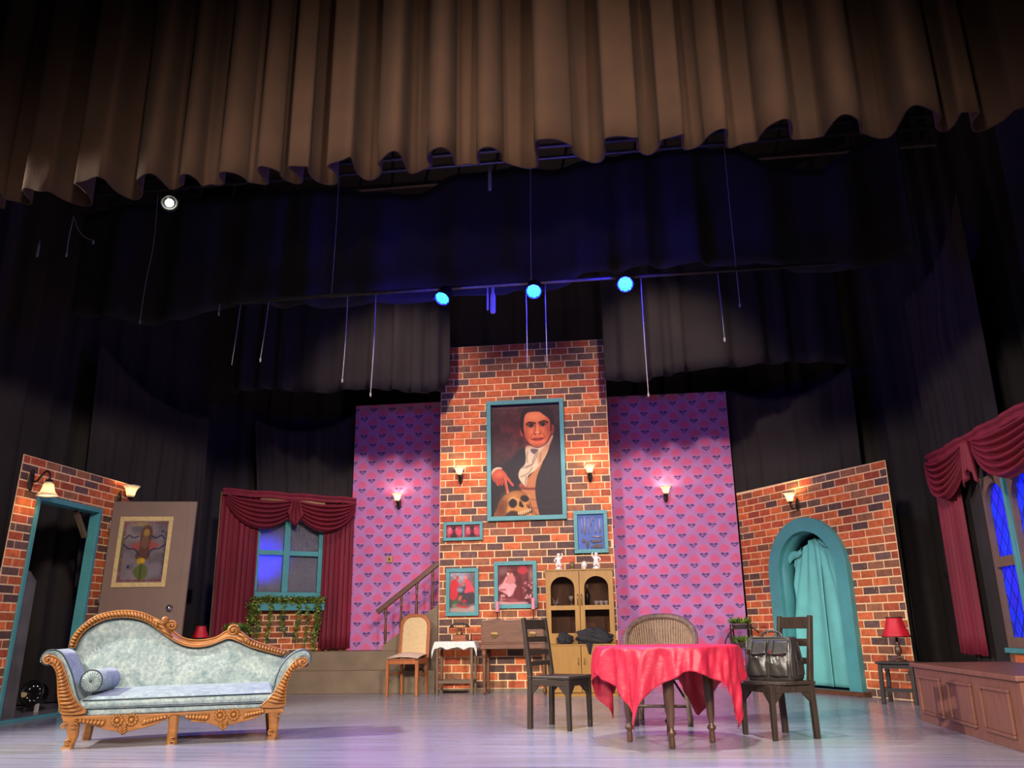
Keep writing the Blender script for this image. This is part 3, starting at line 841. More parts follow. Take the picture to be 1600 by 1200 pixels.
# window flat at the back left, standing half behind the platform
W1 = (-5.95, 11.95); W1A = math.degrees(math.atan2(1.35, 1.55))
win = structure('wall_left_window', (W1[0], W1[1], 0), R(W1A), label='painted brick flat behind the left velvet curtains')
wl = [(0, 0), (2.12, 0), (2.12, 2.95), (0, 2.95)]
mb = MB(); mb.bx(0, 0.60, 0, 0.06, 0, 2.95); mb.bx(1.60, 2.12, 0, 0.06, 0, 2.95); mb.bx(0.60, 1.60, 0, 0.06, 0, 1.44); mb.bx(0.60, 1.60, 0, 0.06, 2.58, 2.95)
mb.build('flat_frame', M['mortar'], win)
bricks(win, 0.0, 2.12, 0.02, 1.38, 0.20, 0.0845, 0, None, 12, 300, lambda q: (0 if 0.4 < q[0] < 1.75 and q[1] > 0.5 else 1, -q[1]))
win1 = structure('window_1', (W1[0], W1[1], 0), R(W1A), label='teal four pane window between the left velvet curtains')
mb = MB(); mb.bx(0.53, 1.66, -0.045, -0.004, 1.375, 1.46); mb.build('bottom_rail', M['teal'], win1, bevel=0.004)
mb = MB(); mb.bx(0.53, 1.66, -0.045, -0.004, 2.56, 2.65); mb.build('top_rail', M['teal'], win1, bevel=0.004)
for x0 in (0.53, 1.57):
    mb = MB(); mb.bx(x0, x0 + 0.09, -0.045, -0.004, 1.462, 2.558); mb.build('stile', M['teal'], win1, bevel=0.004)
mb = MB(); mb.bx(1.005, 1.10, -0.045, 0.02, 1.462, 2.558); mb.build('mullion', M['teal'], win1, bevel=0.004)
for x0, x1 in ((0.622, 1.003), (1.102, 1.568)):
    mb = MB(); mb.bx(x0, x1, -0.04, 0.02, 2.015, 2.09); mb.build('glazing_bar', M['teal'], win1, bevel=0.004)
for x0, x1 in ((0.60, 1.01), (1.095, 1.60)):
    for z0, z1 in ((1.44, 2.02), (2.085, 2.58)):
        mb = MB(); mb.bx(x0, x1, 0.03, 0.034, z0, z1); mb.build('pane', M['film'], win1)
# blue lamp on a stand behind the window
spot('blue_window_lamp', (-6.02, 12.86, 1.85), (-5.42, 12.42, 1.95), 430, (0.04, 0.05, 1.0), 62, 0.8, 0.08)

def swag(mb, x0, x1, zt, drop, nf, y, sag0=0.06, skew=0.0, ends=0.14):
    def fn(u, v):
        arch_ = (4 * u * (1 - u)) ** 0.85
        z = zt - (sag0 + (drop - sag0) * v) * arch_ - ends * v * (1 - arch_)
        vv = 0.5 - 0.5 * math.cos(2 * PI * nf * v)
        yy = y - 0.02 - 0.095 * (vv ** 1.4) * (0.35 + 0.65 * math.sin(PI * u)) - 0.04 * v * math.sin(PI * u)
        return (x0 + (x1 - x0) * u + skew * arch_ * v, yy, z)
    mb.grid(fn, 40, nf * 10)
def velvet_panel(parent, x0, x1, z0, z1, wl_, amp, seed, y=-0.09, gather=0.0):
    rg = random.Random(seed); ph = [0.0]
    for i in range(80): ph.append(ph[-1] + 2 * PI * (x1 - x0) / 80 / wl_ * rg.uniform(0.6, 1.5))
    mb = MB()
    def fn(u, v):
        p = ph[int(round(u * 80))]
        a = amp * (0.6 + 0.4 * v)
        return (x0 + (x1 - x0) * u + gather * v * v * (1 - u) + 0.3 * a * math.sin(2 * p), y - a * math.sin(p) - 0.25 * a * math.sin(2.3 * p + v), z1 + (z0 - z1) * v + 0.008 * math.sin(p * 0.7))
    mb.grid(fn, 80, 10)
    return mb.build('curtain_panel', M['velvet'], parent, smooth=True, solid=0.008)
vc = thing('velvet_curtain', 'dark red velvet curtains with two swags around the teal window', 'curtain', (W1[0], W1[1], 0), R(W1A))
velvet_panel(vc, -0.02, 0.56, 0.61, 2.88, 0.085, 0.022, 4)
velvet_panel(vc, 1.62, 2.13, 0.61, 2.88, 0.085, 0.022, 5)
mb = MB(); swag(mb, 0.04, 1.14, 2.89, 0.50, 6, -0.12); mb.build('swag', M['velvet'], vc, smooth=True, solid=0.006)
mb = MB(); swag(mb, 1.06, 2.12, 2.89, 0.50, 6, -0.12); mb.build('swag', M['velvet'], vc, smooth=True, solid=0.006)
mb = MB()
def head(u, v): return (-0.03 + 2.17 * u, -0.13 - 0.015 * math.sin(3 * PI * v) - 0.006 * math.sin(60 * u), 2.98 - 0.11 * v + 0.006 * math.sin(23 * u))
mb.grid(head, 70, 8); mb.build('header', M['velvet'], vc, smooth=True, solid=0.008)
mb = MB()
def jab(u, v): return (1.08 + (u - 0.5) * (0.10 + 0.16 * v), -0.24 - 0.03 * math.sin(7 * PI * u), 2.86 - (0.20 + 0.20 * math.sin(PI * u)) * v)
mb.grid(jab, 36, 8); mb.build('jabot', M['velvet'], vc, smooth=True, solid=0.006)
mb = MB(); mb.tube([(-0.03, -0.10, 2.93), (2.13, -0.10, 2.93)], 0.014); mb.build('pelmet_rod', M['rail'], vc)

# right window flat with stained glass
W2 = (3.85, 10.15)
win2w = structure('wall_right_window', (W2[0], W2[1], 0), R(-90), label='brick and panelled flat at the far right behind red velvet curtains')
M['frame_brown'] = mat_plain('grey_brown_frame', rgb(112, 88, 74), 0.55, 0.12, 5)
mb = MB(); mb.bx(0, 0.90, 0, 0.06, 0, 2.72); mb.bx(0.9, 4.1, 0, 0.06, 2.30, 2.72); mb.bx(0.9, 4.1, 0, 0.06, 0, 0.60); mb.bx(2.95, 4.1, 0, 0.06, 0.6, 2.3)
mb.build('flat_frame', M['black_cloth'], win2w)
mb = MB(); mb.bx(0.86, 4.1, -0.004, 0, 0.0, 0.565); mb.build('mortar_face', M['mortar'], win2w)
bricks(win2w, 0.86, 3.0, 0.0, 0.56, 0.262, 0.101, -0.004, None, 15, 300)
win2 = structure('window_2', (W2[0], W2[1], 0), R(-90), label='tall stained glass window with blue diamond panes')
def clip_poly(sub, clip):
    out = sub; k = len(clip)
    for i in range(k):
        (ax, ay), (bx, by) = clip[i], clip[(i + 1) % k]
        inp = out; out = []
        if not inp: break
        ins = lambda p: (bx - ax) * (p[1] - ay) - (by - ay) * (p[0] - ax) >= -1e-9
        for j in range(len(inp)):
            p, q = inp[j - 1], inp[j]
            if ins(q):
                if not ins(p): out.append(_x(p, q, ax, ay, bx, by))
                out.append(q)
            elif ins(p): out.append(_x(p, q, ax, ay, bx, by))
    return out
def _x(p, q, ax, ay, bx, by):
    dx, dy = q[0] - p[0], q[1] - p[1]; ex, ey = bx - ax, by - ay
    den = ex * dy - ey * dx
    t = (ex * (ay - p[1]) - ey * (ax - p[0])) / den if abs(den) > 1e-12 else 0
    return (p[0] + dx * t, p[1] + dy * t)
def poly_area(p): return abs(sum(p[i][0] * p[(i + 1) % len(p)][1] - p[(i + 1) % len(p)][0] * p[i][1] for i in range(len(p)))) / 2 if len(p) > 2 else 0
rgp = random.Random(2)
for cx in (1.16, 1.76, 2.36):
    hw = 0.215
    up = [(cx - hw, 1.50), (cx + hw, 1.50)] + [(cx + hw * math.cos(PI * i / 14), 2.02 + hw * math.sin(PI * i / 14)) for i in range(15)]
    lo = [(cx - hw, 0.72), (cx + hw, 0.72), (cx + hw, 1.40), (cx - hw, 1.40)]
    for pane in (up, lo):
        for iu in range(-12, 13):
            for iv in range(-12, 13):
                a, b_ = 0.085, 0.13
                ox, oz = cx + (iu - iv) * a, 1.45 + (iu + iv) * b_
                if abs(ox - cx) > 0.45 or not (0.4 < oz < 2.5): continue
                g = 0.005
                pc = clip_poly([(ox, oz - b_ + g), (ox + a - g, oz), (ox, oz + b_ - g), (ox - a + g, oz)], pane)
                if poly_area(pc) > 0.0006:
                    mb = MB(); mb.prism(pc, 0.028, 0.036)
                    mb.build('pane', M['blue_glass'] if rgp.random() < 0.7 else M['blue_glass2'], win2)
        mb = MB(); mb.prism([(cx - hw - 0.005, 0.71), (cx + hw + 0.005, 0.71), (cx + hw + 0.005, 0.715), (cx - hw - 0.005, 0.715)], 0.03, 0.036)
    # lead came behind the joints
    mb = MB()
    for sgn in (1, -1):
        for k in range(-14, 15):
            p0, p1 = (-0.215, 0.72), (0.215, 2.235)
            xs_ = np.linspace(-0.215, 0.215, 40); seg = []
            for x in xs_:
                z = 1.45 + k * 0.26 + 0.13 + sgn * x * 0.13 / 0.085
                top_ = 2.02 + math.sqrt(max(hw * hw - x * x, 0))
                if 0.72 < z < top_ and not (1.40 < z < 1.50): seg.append((cx + x, 0.03, z))
            if len(seg) > 2: mb.bar(seg[0], seg[-1], 0.004, 0.011, up=(0, 1, 0)) if False else mb.tube([seg[0], seg[-1]], 0.006, 5)
    mb.build('lead_came', M['black_plastic'], win2)
    ap = [(cx - 0.27, 0.66), (cx + 0.27, 0.66), (cx + 0.27, 2.32), (cx - 0.27, 2.32)]
    # frame: two stiles, rails and arched head built as one casing with the pane openings left free
    fm = MB()
    fm.bx(cx - 0.27, cx - hw, -0.02, 0.025, 0.62, 2.02); fm.bx(cx + hw, cx + 0.27, -0.02, 0.025, 0.62, 2.02)
    fm.bx(cx - hw, cx + hw, -0.02, 0.025, 1.40, 1.50); fm.bx(cx - hw, cx + hw, -0.02, 0.025, 0.62, 0.72)
    arcp = [(cx + hw * math.cos(PI * i / 14), 2.02 + hw * math.sin(PI * i / 14)) for i in range(15)]
    for i in range(14):
        (x0, z0), (x1, z1) = arcp[i], arcp[i + 1]
        fm.prism([(x0, z0), (x1, z1), (x1, 2.32), (x0, 2.32)], -0.02, 0.025)
    fm.bx(cx - 0.27, cx - hw, -0.02, 0.025, 2.02, 2.32); fm.bx(cx + hw, cx + 0.27, -0.02, 0.025, 2.02, 2.32)
    fm.build('casing', M['frame_brown'], win2)
for cx in (1.46, 2.06):
    mb = MB(); mb.bx(cx - 0.028, cx + 0.028, -0.055, -0.021, 0.62, 2.32); mb.build('mullion', M['teal'], win2, bevel=0.004)
mb = MB(); mb.bx(0.86, 2.7, -0.05, -0.021, 0.57, 0.618); mb.build('sill', M['teal'], win2, bevel=0.004)
spot('blue_stained_glass_lamp', (4.75, 8.6, 1.6), (3.9, 8.75, 1.5), 300, (0.10, 0.42, 1.0), 130, 0.5, 0.1)
vc2 = thing('velvet_curtain', 'crimson velvet curtain with swags over the stained glass window', 'curtain', (W2[0], W2[1], 0), R(-90))
velvet_panel(vc2, -0.10, 0.55, 0.535, 2.6, 0.12, 0.032, 14, y=-0.10)
velvet_panel(vc2, 2.62, 3.08, 0.535, 2.6, 0.12, 0.032, 16, y=-0.10)
mb = MB(); swag(mb, -0.14, 1.02, 2.70, 0.52, 6, -0.13, skew=0.0); mb.build('swag', M['velvet'], vc2, smooth=True, solid=0.006)
mb = MB(); swag(mb, 1.22, 2.9, 2.70, 0.55, 6, -0.13); mb.build('swag', M['velvet'], vc2, smooth=True, solid=0.006)
mb = MB()
def head2(u, v): return (-0.16 + 3.2 * u, -0.14 - 0.02 * math.sin(3 * PI * v) - 0.008 * math.sin(70 * u), 2.78 - 0.13 * v + 0.008 * math.sin(29 * u))
mb.grid(head2, 80, 8); mb.build('header', M['velvet'], vc2, smooth=True, solid=0.008)
mb = MB()
def jab2(u, v): return (1.14 + (u - 0.5) * (0.12 + 0.22 * v), -0.2 - 0.03 * math.sin(7 * PI * u), 2.68 - (0.26 + 0.2 * abs(2 * u - 1)) * v)
mb.grid(jab2, 36, 8); mb.build('jabot', M['velvet'], vc2, smooth=True, solid=0.006)
mb = MB(); mb.tube([(-0.12, -0.10, 2.71), (3.0, -0.10, 2.71)], 0.014); mb.build('pelmet_rod', M['rail'], vc2)

# door flat on the left
D1 = (-6.45, 8.2)
dfl = structure('wall_left_door', (D1[0], D1[1], 0), R(90), label='painted brick flat around the open doorway on the left')
OX0, OX1, OZ = 0.24, 1.37, 2.36
mb = MB(); mb.bx(-0.12, OX0, 0, 0.006, 0, 2.8); mb.bx(OX1, 2.0, 0, 0.006, 0, 2.8); mb.bx(OX0, OX1, 0, 0.006, OZ, 2.8)
mb.build('flat_frame', M['mortar'], dfl)
bricks(dfl, -0.12, 2.0, 0.0, 2.8, 0.27, 0.093, 0, cutter([(OX0, OX1, -1, OZ)]), 22, 300)
mb = MB(); mb.bx(OX0 - 0.035, OX0 + 0.015, -0.03, 0.10, 0, OZ + 0.04); mb.build('jamb', M['teal'], dfl, bevel=0.003)
mb = MB(); mb.bx(OX1 - 0.015, OX1 + 0.035, -0.03, 0.10, 0, OZ + 0.04); mb.build('jamb', M['teal'], dfl, bevel=0.003)
mb = MB(); mb.bx(OX0 + 0.016, OX1 - 0.016, -0.03, 0.14, OZ - 0.02, OZ + 0.04); mb.build('lintel', M['teal'], dfl, bevel=0.003)
mb = MB(); mb.bx(OX0 + 0.016, OX1 - 0.016, -0.03, 0.03, 0.0, 0.03); mb.build('threshold', M['teal'], dfl, bevel=0.003)
mb = MB(); mb.bar((OX1 - 0.05, 0.10, OZ - 0.32), (OX1 - 0.30, 0.10, OZ - 0.03), 0.05, 0.05); mb.build('corner_brace', M['grey_wood'], dfl)

for o in dfl.children:                       # the flat leans a little away from the audience
    if o.name.startswith('brick') and o.data in BRICK: o.location.x += 0.06 * o.location.z
    else:
        for v in o.data.vertices: v.co.x += 0.06 * v.co.z
# the open door leaf
DL = (-6.36, 9.76); DLA = 13.0
door = structure('door_1', (DL[0], DL[1], 0), R(DLA), label='open brown door with a stained glass picture taped to it')
mb = MB(); mb.bx(0, 1.02, 0, 0.045, 0.015, 2.49); mb.build('door_leaf', M['door'], door, bevel=0.004)
mb = MB(); mb.bx(0.93, 1.015, -0.008, -0.0005, 0.015, 2.485); mb.build('edge_strip', M['door'], door, bevel=0.002)
mb = MB(); mb.bx(0.005, 0.08, -0.008, -0.0005, 0.015, 2.485); mb.build('edge_strip', M['door'], door, bevel=0.002)
def dz(zx, zy): return trace(DL, DLA, 150 + zx / 6.0, 780 + zy / 6.0)
TLp, TRp, BLp, BRp = dz(210, 165), dz(700, 165), dz(95, 822), dz(608, 826)
px0 = (TLp[0] + BLp[0]) / 2; px1 = (TRp[0] + BRp[0]) / 2; pzt = (TLp[1] + TRp[1]) / 2; pzb = (BLp[1] + BRp[1]) / 2
P = Paint(0, 100, 0, 150, 90, 130, (132, 118, 122))
P.mottle(0.18, 14, 3)
for a in np.arange(6, 96, 16): P.line([(a, 6), (a + 9, 6)], 2, (150, 60, 66), 0.8); P.line([(a, 144), (a + 9, 144)], 2, (150, 60, 66), 0.8)
for a in np.arange(8, 146, 18): P.line([(6, a), (6, a + 10)], 2, (150, 60, 66), 0.8); P.line([(94, a), (94, a + 10)], 2, (120, 60, 90), 0.6)
P.line([(2, 30), (2, 120)], 2, (74, 110, 66)); P.line([(98, 30), (98, 130)], 2, (46, 82, 66))
P.ell(30, 20, 12, 8, (98, 92, 106), 0.9, 3)
P.poly([(20, 62), (40, 52), (40, 72)], (176, 78, 76), 0.9); P.poly([(84, 60), (62, 50), (62, 72)], (176, 78, 76), 0.9)
P.poly([(52, 8), (64, 18), (66, 40), (62, 60), (66, 88), (54, 96), (40, 94), (34, 86), (42, 66), (40, 36), (44, 16)], (104, 68, 56))
P.ell(53, 30, 6.5, 10, (176, 136, 70)); P.ell(52, 52, 8, 16, (136, 92, 74), 0.8)
for sx in (1, -1):
    f = lambda x: 51 + sx * (x - 51)
    P.line([(f(66), 38), (f(76), 42), (f(86), 36), (f(94), 44)], 1.6, (52, 52, 84)); P.line([(f(60), 84), (f(70), 70), (f(84), 68), (f(96), 58)], 1.6, (52, 52, 84))
P.ell(48, 98, 9, 8, (204, 156, 40)); P.ell(52, 97, 5, 5, (222, 178, 60))
P.poly([(50, 104), (66, 116), (64, 134), (52, 144), (40, 136), (34, 120)], (104, 112, 58)); P.line([(50, 106), (50, 146)], 1.4, (62, 82, 44))
P.ell(80, 118, 16, 18, (140, 128, 140), 0.6, 4); P.ell(22, 112, 3, 4, (60, 58, 96)); P.ell(88, 26, 3, 3, (60, 58, 96)); P.ell(40, 8, 16, 5, (186, 160, 96), 0.7, 3)
P.C *= 0.80
pic = P.mesh('stained_glass_picture', px1 - px0 - 0.09, pzt - pzb - 0.10, door, (px0 + 0.045, -0.006, pzt - 0.05), M['vcol_gloss'])
for (a, b_, c, d) in ((px0, px1, pzt - 0.055, pzt), (px0, px1, pzb, pzb + 0.055)):
    mb = MB(); mb.bx(a, b_, -0.014, -0.007, c, d); mb.build('tape_strip', M['tape'], pic, loc=(-(px0 + 0.045), 0.006, -(pzt - 0.05)))
for a in (px0, px1 - 0.05):
    mb = MB(); mb.bx(a, a + 0.05, -0.014, -0.007, pzb + 0.056, pzt - 0.056); mb.build('tape_strip', M['tape'], pic, loc=(-(px0 + 0.045), 0.006, -(pzt - 0.05)))
kz = dz(672, 1018)
mb = MB(); mb.lathe([(0.034, 0), (0.034, 0.008), (0.014, 0.012), (0.014, 0.03), (0.03, 0.04), (0.036, 0.055), (0.028, 0.072), (0.001, 0.076)], (kz[0], 0, kz[1]), 16, Matrix.Rotation(PI / 2, 4, 'X'))
mb.build('door_knob', M['chrome'], door, smooth=True)
for z in (0.4, 1.3, 2.2):
    mb = MB(); mb.tube([(-0.008, 0.0, z - 0.05), (-0.008, 0.0, z + 0.05)], 0.008); mb.build('hinge', M['steel'], door)

def lean(o, k):
    for c in o.children:
        for v in c.data.vertices: v.co.x += k * (v.co.z + c.location.z)
        lean_sub(c, k)
def lean_sub(o, k):
    for c in o.children:
        for v in c.data.vertices: v.co.x += k * (v.co.z + c.location.z + o.location.z)
lean(door, 0.025)
# platform, steps
plat = structure('floor_platform', (0, 0, 0), label='low grey brown platform with one step in front of the pink wallpaper')
mb = MB(); mb.slab([(-2.70, 12.56), (-5.19, 12.56), (-4.36, 13.275), (-4.36, 13.8), (-2.70, 13.8)], 0.0, 0.58); mb.build('platform_body', M['step'], plat, bevel=0.006)
mb = MB(); mb.slab([(-2.70, 12.36), (-5.42, 12.36), (-5.23, 12.553), (-2.70, 12.553)], 0.0, 0.315); mb.build('step', M['step'], plat, bevel=0.006)

# staircase behind the chimney
ST = (-2.68, 12.575)
stair = thing('staircase', 'short wooden staircase with turned balusters rising behind the brick chimney', 'staircase', (ST[0], ST[1], 0))
tp = [trace(ST, 0, *q) for q in ((597, 1010), (612, 998), (650, 970), (682, 947))]
mb = MB(); mb.prism([(tp[0][0], 0.582), (tp[0][0], tp[0][1])] + tp[1:] + [(-0.025, tp[3][1] + 0.02), (-0.025, 0.582)], -0.01, 0.035); mb.build('side_panel', M['step'], stair, bevel=0.003)
for k in range(4):
    x0 = -0.74 + 0.18 * k; zt = interp(x0, tp) - 0.01
    mb = MB(); mb.bx(x0, min(x0 + 0.18, -0.02), 0.04, 0.66, 0.582, zt); mb.build('step', M['step'], stair)
h0, h1 = trace(ST, 0, 589, 957), trace(ST, 0, 686, 879)
mb = MB(); mb.bar((h0[0], 0.012, h0[1]), (h1[0], 0.012, h1[1]), 0.06, 0.075); mb.build('handrail', M['rail'], stair, bevel=0.012)
hs = [(h0[0], h0[1]), (h1[0], h1[1])]
for bx_ in (602, 626, 650, 675):
    x = trace(ST, 0, bx_, 980)[0]; zb = interp(x, tp) + 0.0; zt = interp(x, hs) - 0.03; Lb = zt - zb
    prof = [(0.022, 0), (0.022, 0.06), (0.012, 0.07), (0.02, 0.10), (0.026, 0.16), (0.016, 0.55), (0.013, 0.66), (0.026, 0.69), (0.014, 0.72), (0.024, 0.77), (0.014, 0.80), (0.022, 0.84), (0.022, 1.0)]
    mb = MB(); mb.lathe([(r_, z_ * Lb) for r_, z_ in prof], (x, 0.012, zb), 12); mb.build('baluster', M['rail'], stair, smooth=True)

# ================================================================== SOFA
SO = (-3.72, 6.975); SA = 22.0
sofa = thing('sofa', 'carved wooden sofa with wave shaped back and pale blue green velvet', 'sofa', (SO[0], SO[1], 0), R(SA))
def sz(zx, zy, off=0.0): return trace(SO, SA, 40 + zx / 3.478, 930 + zy / 3.478, off)
YB = 0.50
inner = [sz(x, y, YB) for x, y in ((262, 290), (300, 215), (360, 165), (440, 130), (530, 120), (610, 130), (680, 160), (740, 205), (790, 240), (850, 270), (920, 283), (990, 275), (1060, 250), (1105, 236), (1160, 255), (1230, 285), (1320, 310), (1400, 330))]
outer = [sz(x, y, YB) for x, y in ((226, 285), (250, 220), (300, 165), (370, 115), (450, 90), (540, 82), (620, 92), (690, 120), (745, 150), (800, 195), (850, 230), (915, 243), (980, 240), (1040, 225), (1100, 190), (1165, 195), (1225, 240), (1320, 275), (1420, 305))]
ic = catmull(inner, 6); oc = catmull(outer, 6)
seat_z = 0.36
mb = MB()
NCOL = 60
xs_in = [p[0] for p in ic]
xl, xr = min(xs_in) - 0.02, max(xs_in) + 0.02
def backf(u, v):
    x = xl + (xr - xl) * u
    zt = interp(x, ic) + 0.015
    z = seat_z + (zt - seat_z) * v
    y = YB - 0.05 * math.sin(PI * min(1, max(0, v))) ** 0.6 * (math.sin(PI * u) ** 0.35) + 0.10 * v
    return (x, y, z)
mb.grid(backf, NCOL, 16)
def backr(u, v):
    x = xr - (xr - xl) * u
    zt = interp(x, ic) + 0.015
    return (x, YB + 0.11 + 0.10 * v * 0.2, seat_z - 0.15 + (zt - seat_z + 0.15) * v)
mb.grid(backr, NCOL, 4)
mb.build('backrest', M['sofa'], sofa, smooth=True)
# carved crest rail
def resample(c, n):
    P_ = [Vector(p) for p in c]; S_ = [0]
    for a, b_ in zip(P_[:-1], P_[1:]): S_.append(S_[-1] + (b_ - a).length)
    t_ = np.linspace(0, S_[-1], n)
    return list(zip(np.interp(t_, S_, [p.x for p in P_]), np.interp(t_, S_, [p.y for p in P_])))
NR = 150
ri, ro = resample(ic, NR), resample(oc, NR)
mb = MB()
def rail(u, v):
    i = min(NR - 1, int(round(u * (NR - 1))))
    a, b_ = ri[i], ro[i]
    ang = PI * v
    t_ = 0.5 - 0.5 * math.cos(ang)
    return (a[0] + (b_[0] - a[0]) * t_, YB + 0.06 - 0.045 * math.sin(ang) + 0.05 * t_, a[1] + (b_[1] - a[1]) * t_)
mb.grid(rail, NR - 1, 8)
mb.grid(lambda u, v: (lambda i: (ri[i][0] + (ro[i][0] - ri[i][0]) * v, YB + 0.125, ri[i][1] + (ro[i][1] - ri[i][1]) * v))(NR - 1 - min(NR - 1, int(round(u * (NR - 1))))), NR - 1, 1)
mb.grid(lambda u, v: (lambda i: (ro[i][0], YB + 0.11 + 0.015 * v, ro[i][1]))(min(NR - 1, int(round(u * (NR - 1))))), NR - 1, 1)
crest = mb.build('crest_rail', M['sofa_wood'], sofa, smooth=True)
mb = MB()
def on_rail(i, t_, y): a, b_ = ri[i], ro[i]; return (a[0] + (b_[0] - a[0]) * t_, y, a[1] + (b_[1] - a[1]) * t_)
for i in list(range(2, 62, 2)) + list(range(122, 149, 2)):
    mb.tube([on_rail(i, 0.12, YB + 0.030), on_rail(i, 0.5, YB + 0.004), on_rail(i, 0.88, YB + 0.050)], [0.009, 0.0145, 0.009], 6)
    if i in (60, 148): mb.build('ribbing', M['sofa_wood'], crest, smooth=True); mb = MB()
mb = MB()
mb.tube([on_rail(i, 0.05, YB + 0.03) for i in range(0, NR, 2)], 0.007, 6)
mb.tube([on_rail(i, 0.98, YB + 0.07) for i in range(0, NR, 2)], 0.008, 6)
mb.build('beading', M['sofa_wood'], crest, smooth=True)
def spiral(mb, cx, cz, y, r0, turns, a0, sgn, rt, n=40):
    pts = []; rr = []
    for i in range(n + 1):
        t_ = i / n; r_ = r0 * (1 - 0.88 * t_); a = a0 + sgn * 2 * PI * turns * t_
        pts.append((cx + r_ * math.cos(a), y - 0.02 * t_, cz + r_ * math.sin(a))); rr.append(rt * (1 - 0.4 * t_))
    mb.tube(pts, rr, 7)
for (zx, zy, r0, sg, a0) in ((795, 165, 0.050, -1, 2.4), (758, 135, 0.034, 1, 3.6), (1130, 192, 0.060, 1, 0.6)):
    c = sz(zx, zy, YB + 0.05); mb = MB()
    mb.lathe([(r0 * 0.95, -0.02), (r0, 0.0), (r0 * 0.9, 0.025)], (c[0], YB + 0.07, c[1]), 18, Matrix.Rotation(PI / 2, 4, 'X'))
    spiral(mb, c[0], c[1], YB + 0.04, r0 * 0.86, 1.6, a0, sg, r0 * 0.17); mb.ball((c[0], YB + 0.035, c[1]), r0 * 0.22)
    mb.build('scroll', M['sofa_wood'], crest, smooth=True)
for grp in (((690, 128, 765, 172), (700, 150, 790, 205), (715, 172, 800, 228)), ((1150, 205, 1215, 245), (1165, 225, 1235, 262), (1140, 228, 1200, 262))):
    mb = MB()
    for (x0, y0, x1, y1) in grp:
        a, b_ = sz(x0, y0, YB + 0.04), sz(x1, y1, YB + 0.04)
        mid_ = ((a[0] + b_[0]) / 2, YB + 0.005, (a[1] + b_[1]) / 2 + 0.008)
        mb.tube([(a[0], YB + 0.04, a[1]), mid_, (b_[0], YB + 0.035, b_[1])], [0.006, 0.016, 0.005], 6)
    mb.build('carved_leaf', M['sofa_wood'], crest, smooth=True)

# arms
def front_poly(pts, off=0.0, n=4): return catmull([sz(x, y, off) for x, y in pts], n, True)
armL = [(86, 352), (92, 328), (120, 303), (160, 297), (200, 318), (232, 375), (258, 445), (280, 540), (310, 595), (332, 640), (206, 645), (192, 600), (184, 540), (182, 470), (172, 412), (152, 378), (122, 381), (96, 371)]
armR = [(1288, 604), (1345, 520), (1365, 440), (1400, 370), (1450, 320), (1505, 296), (1540, 308), (1551, 340), (1541, 373), (1515, 388), (1478, 396), (1452, 412), (1430, 452), (1417, 500), (1411, 560), (1400, 602)]
woodL = [(104, 352), (112, 337), (138, 328), (165, 334), (196, 357), (215, 402), (236, 470), (261, 542), (296, 592), (330, 636), (206, 642), (191, 600), (183, 540), (181, 470), (173, 414), (150, 377), (122, 371)]
woodR = [(1530, 352), (1515, 341), (1488, 342), (1458, 362), (1420, 412), (1390, 462), (1350, 530), (1305, 578), (1284, 604), (1400, 601), (1411, 560), (1416, 500), (1431, 452), (1456, 408), (1486, 393), (1516, 384)]
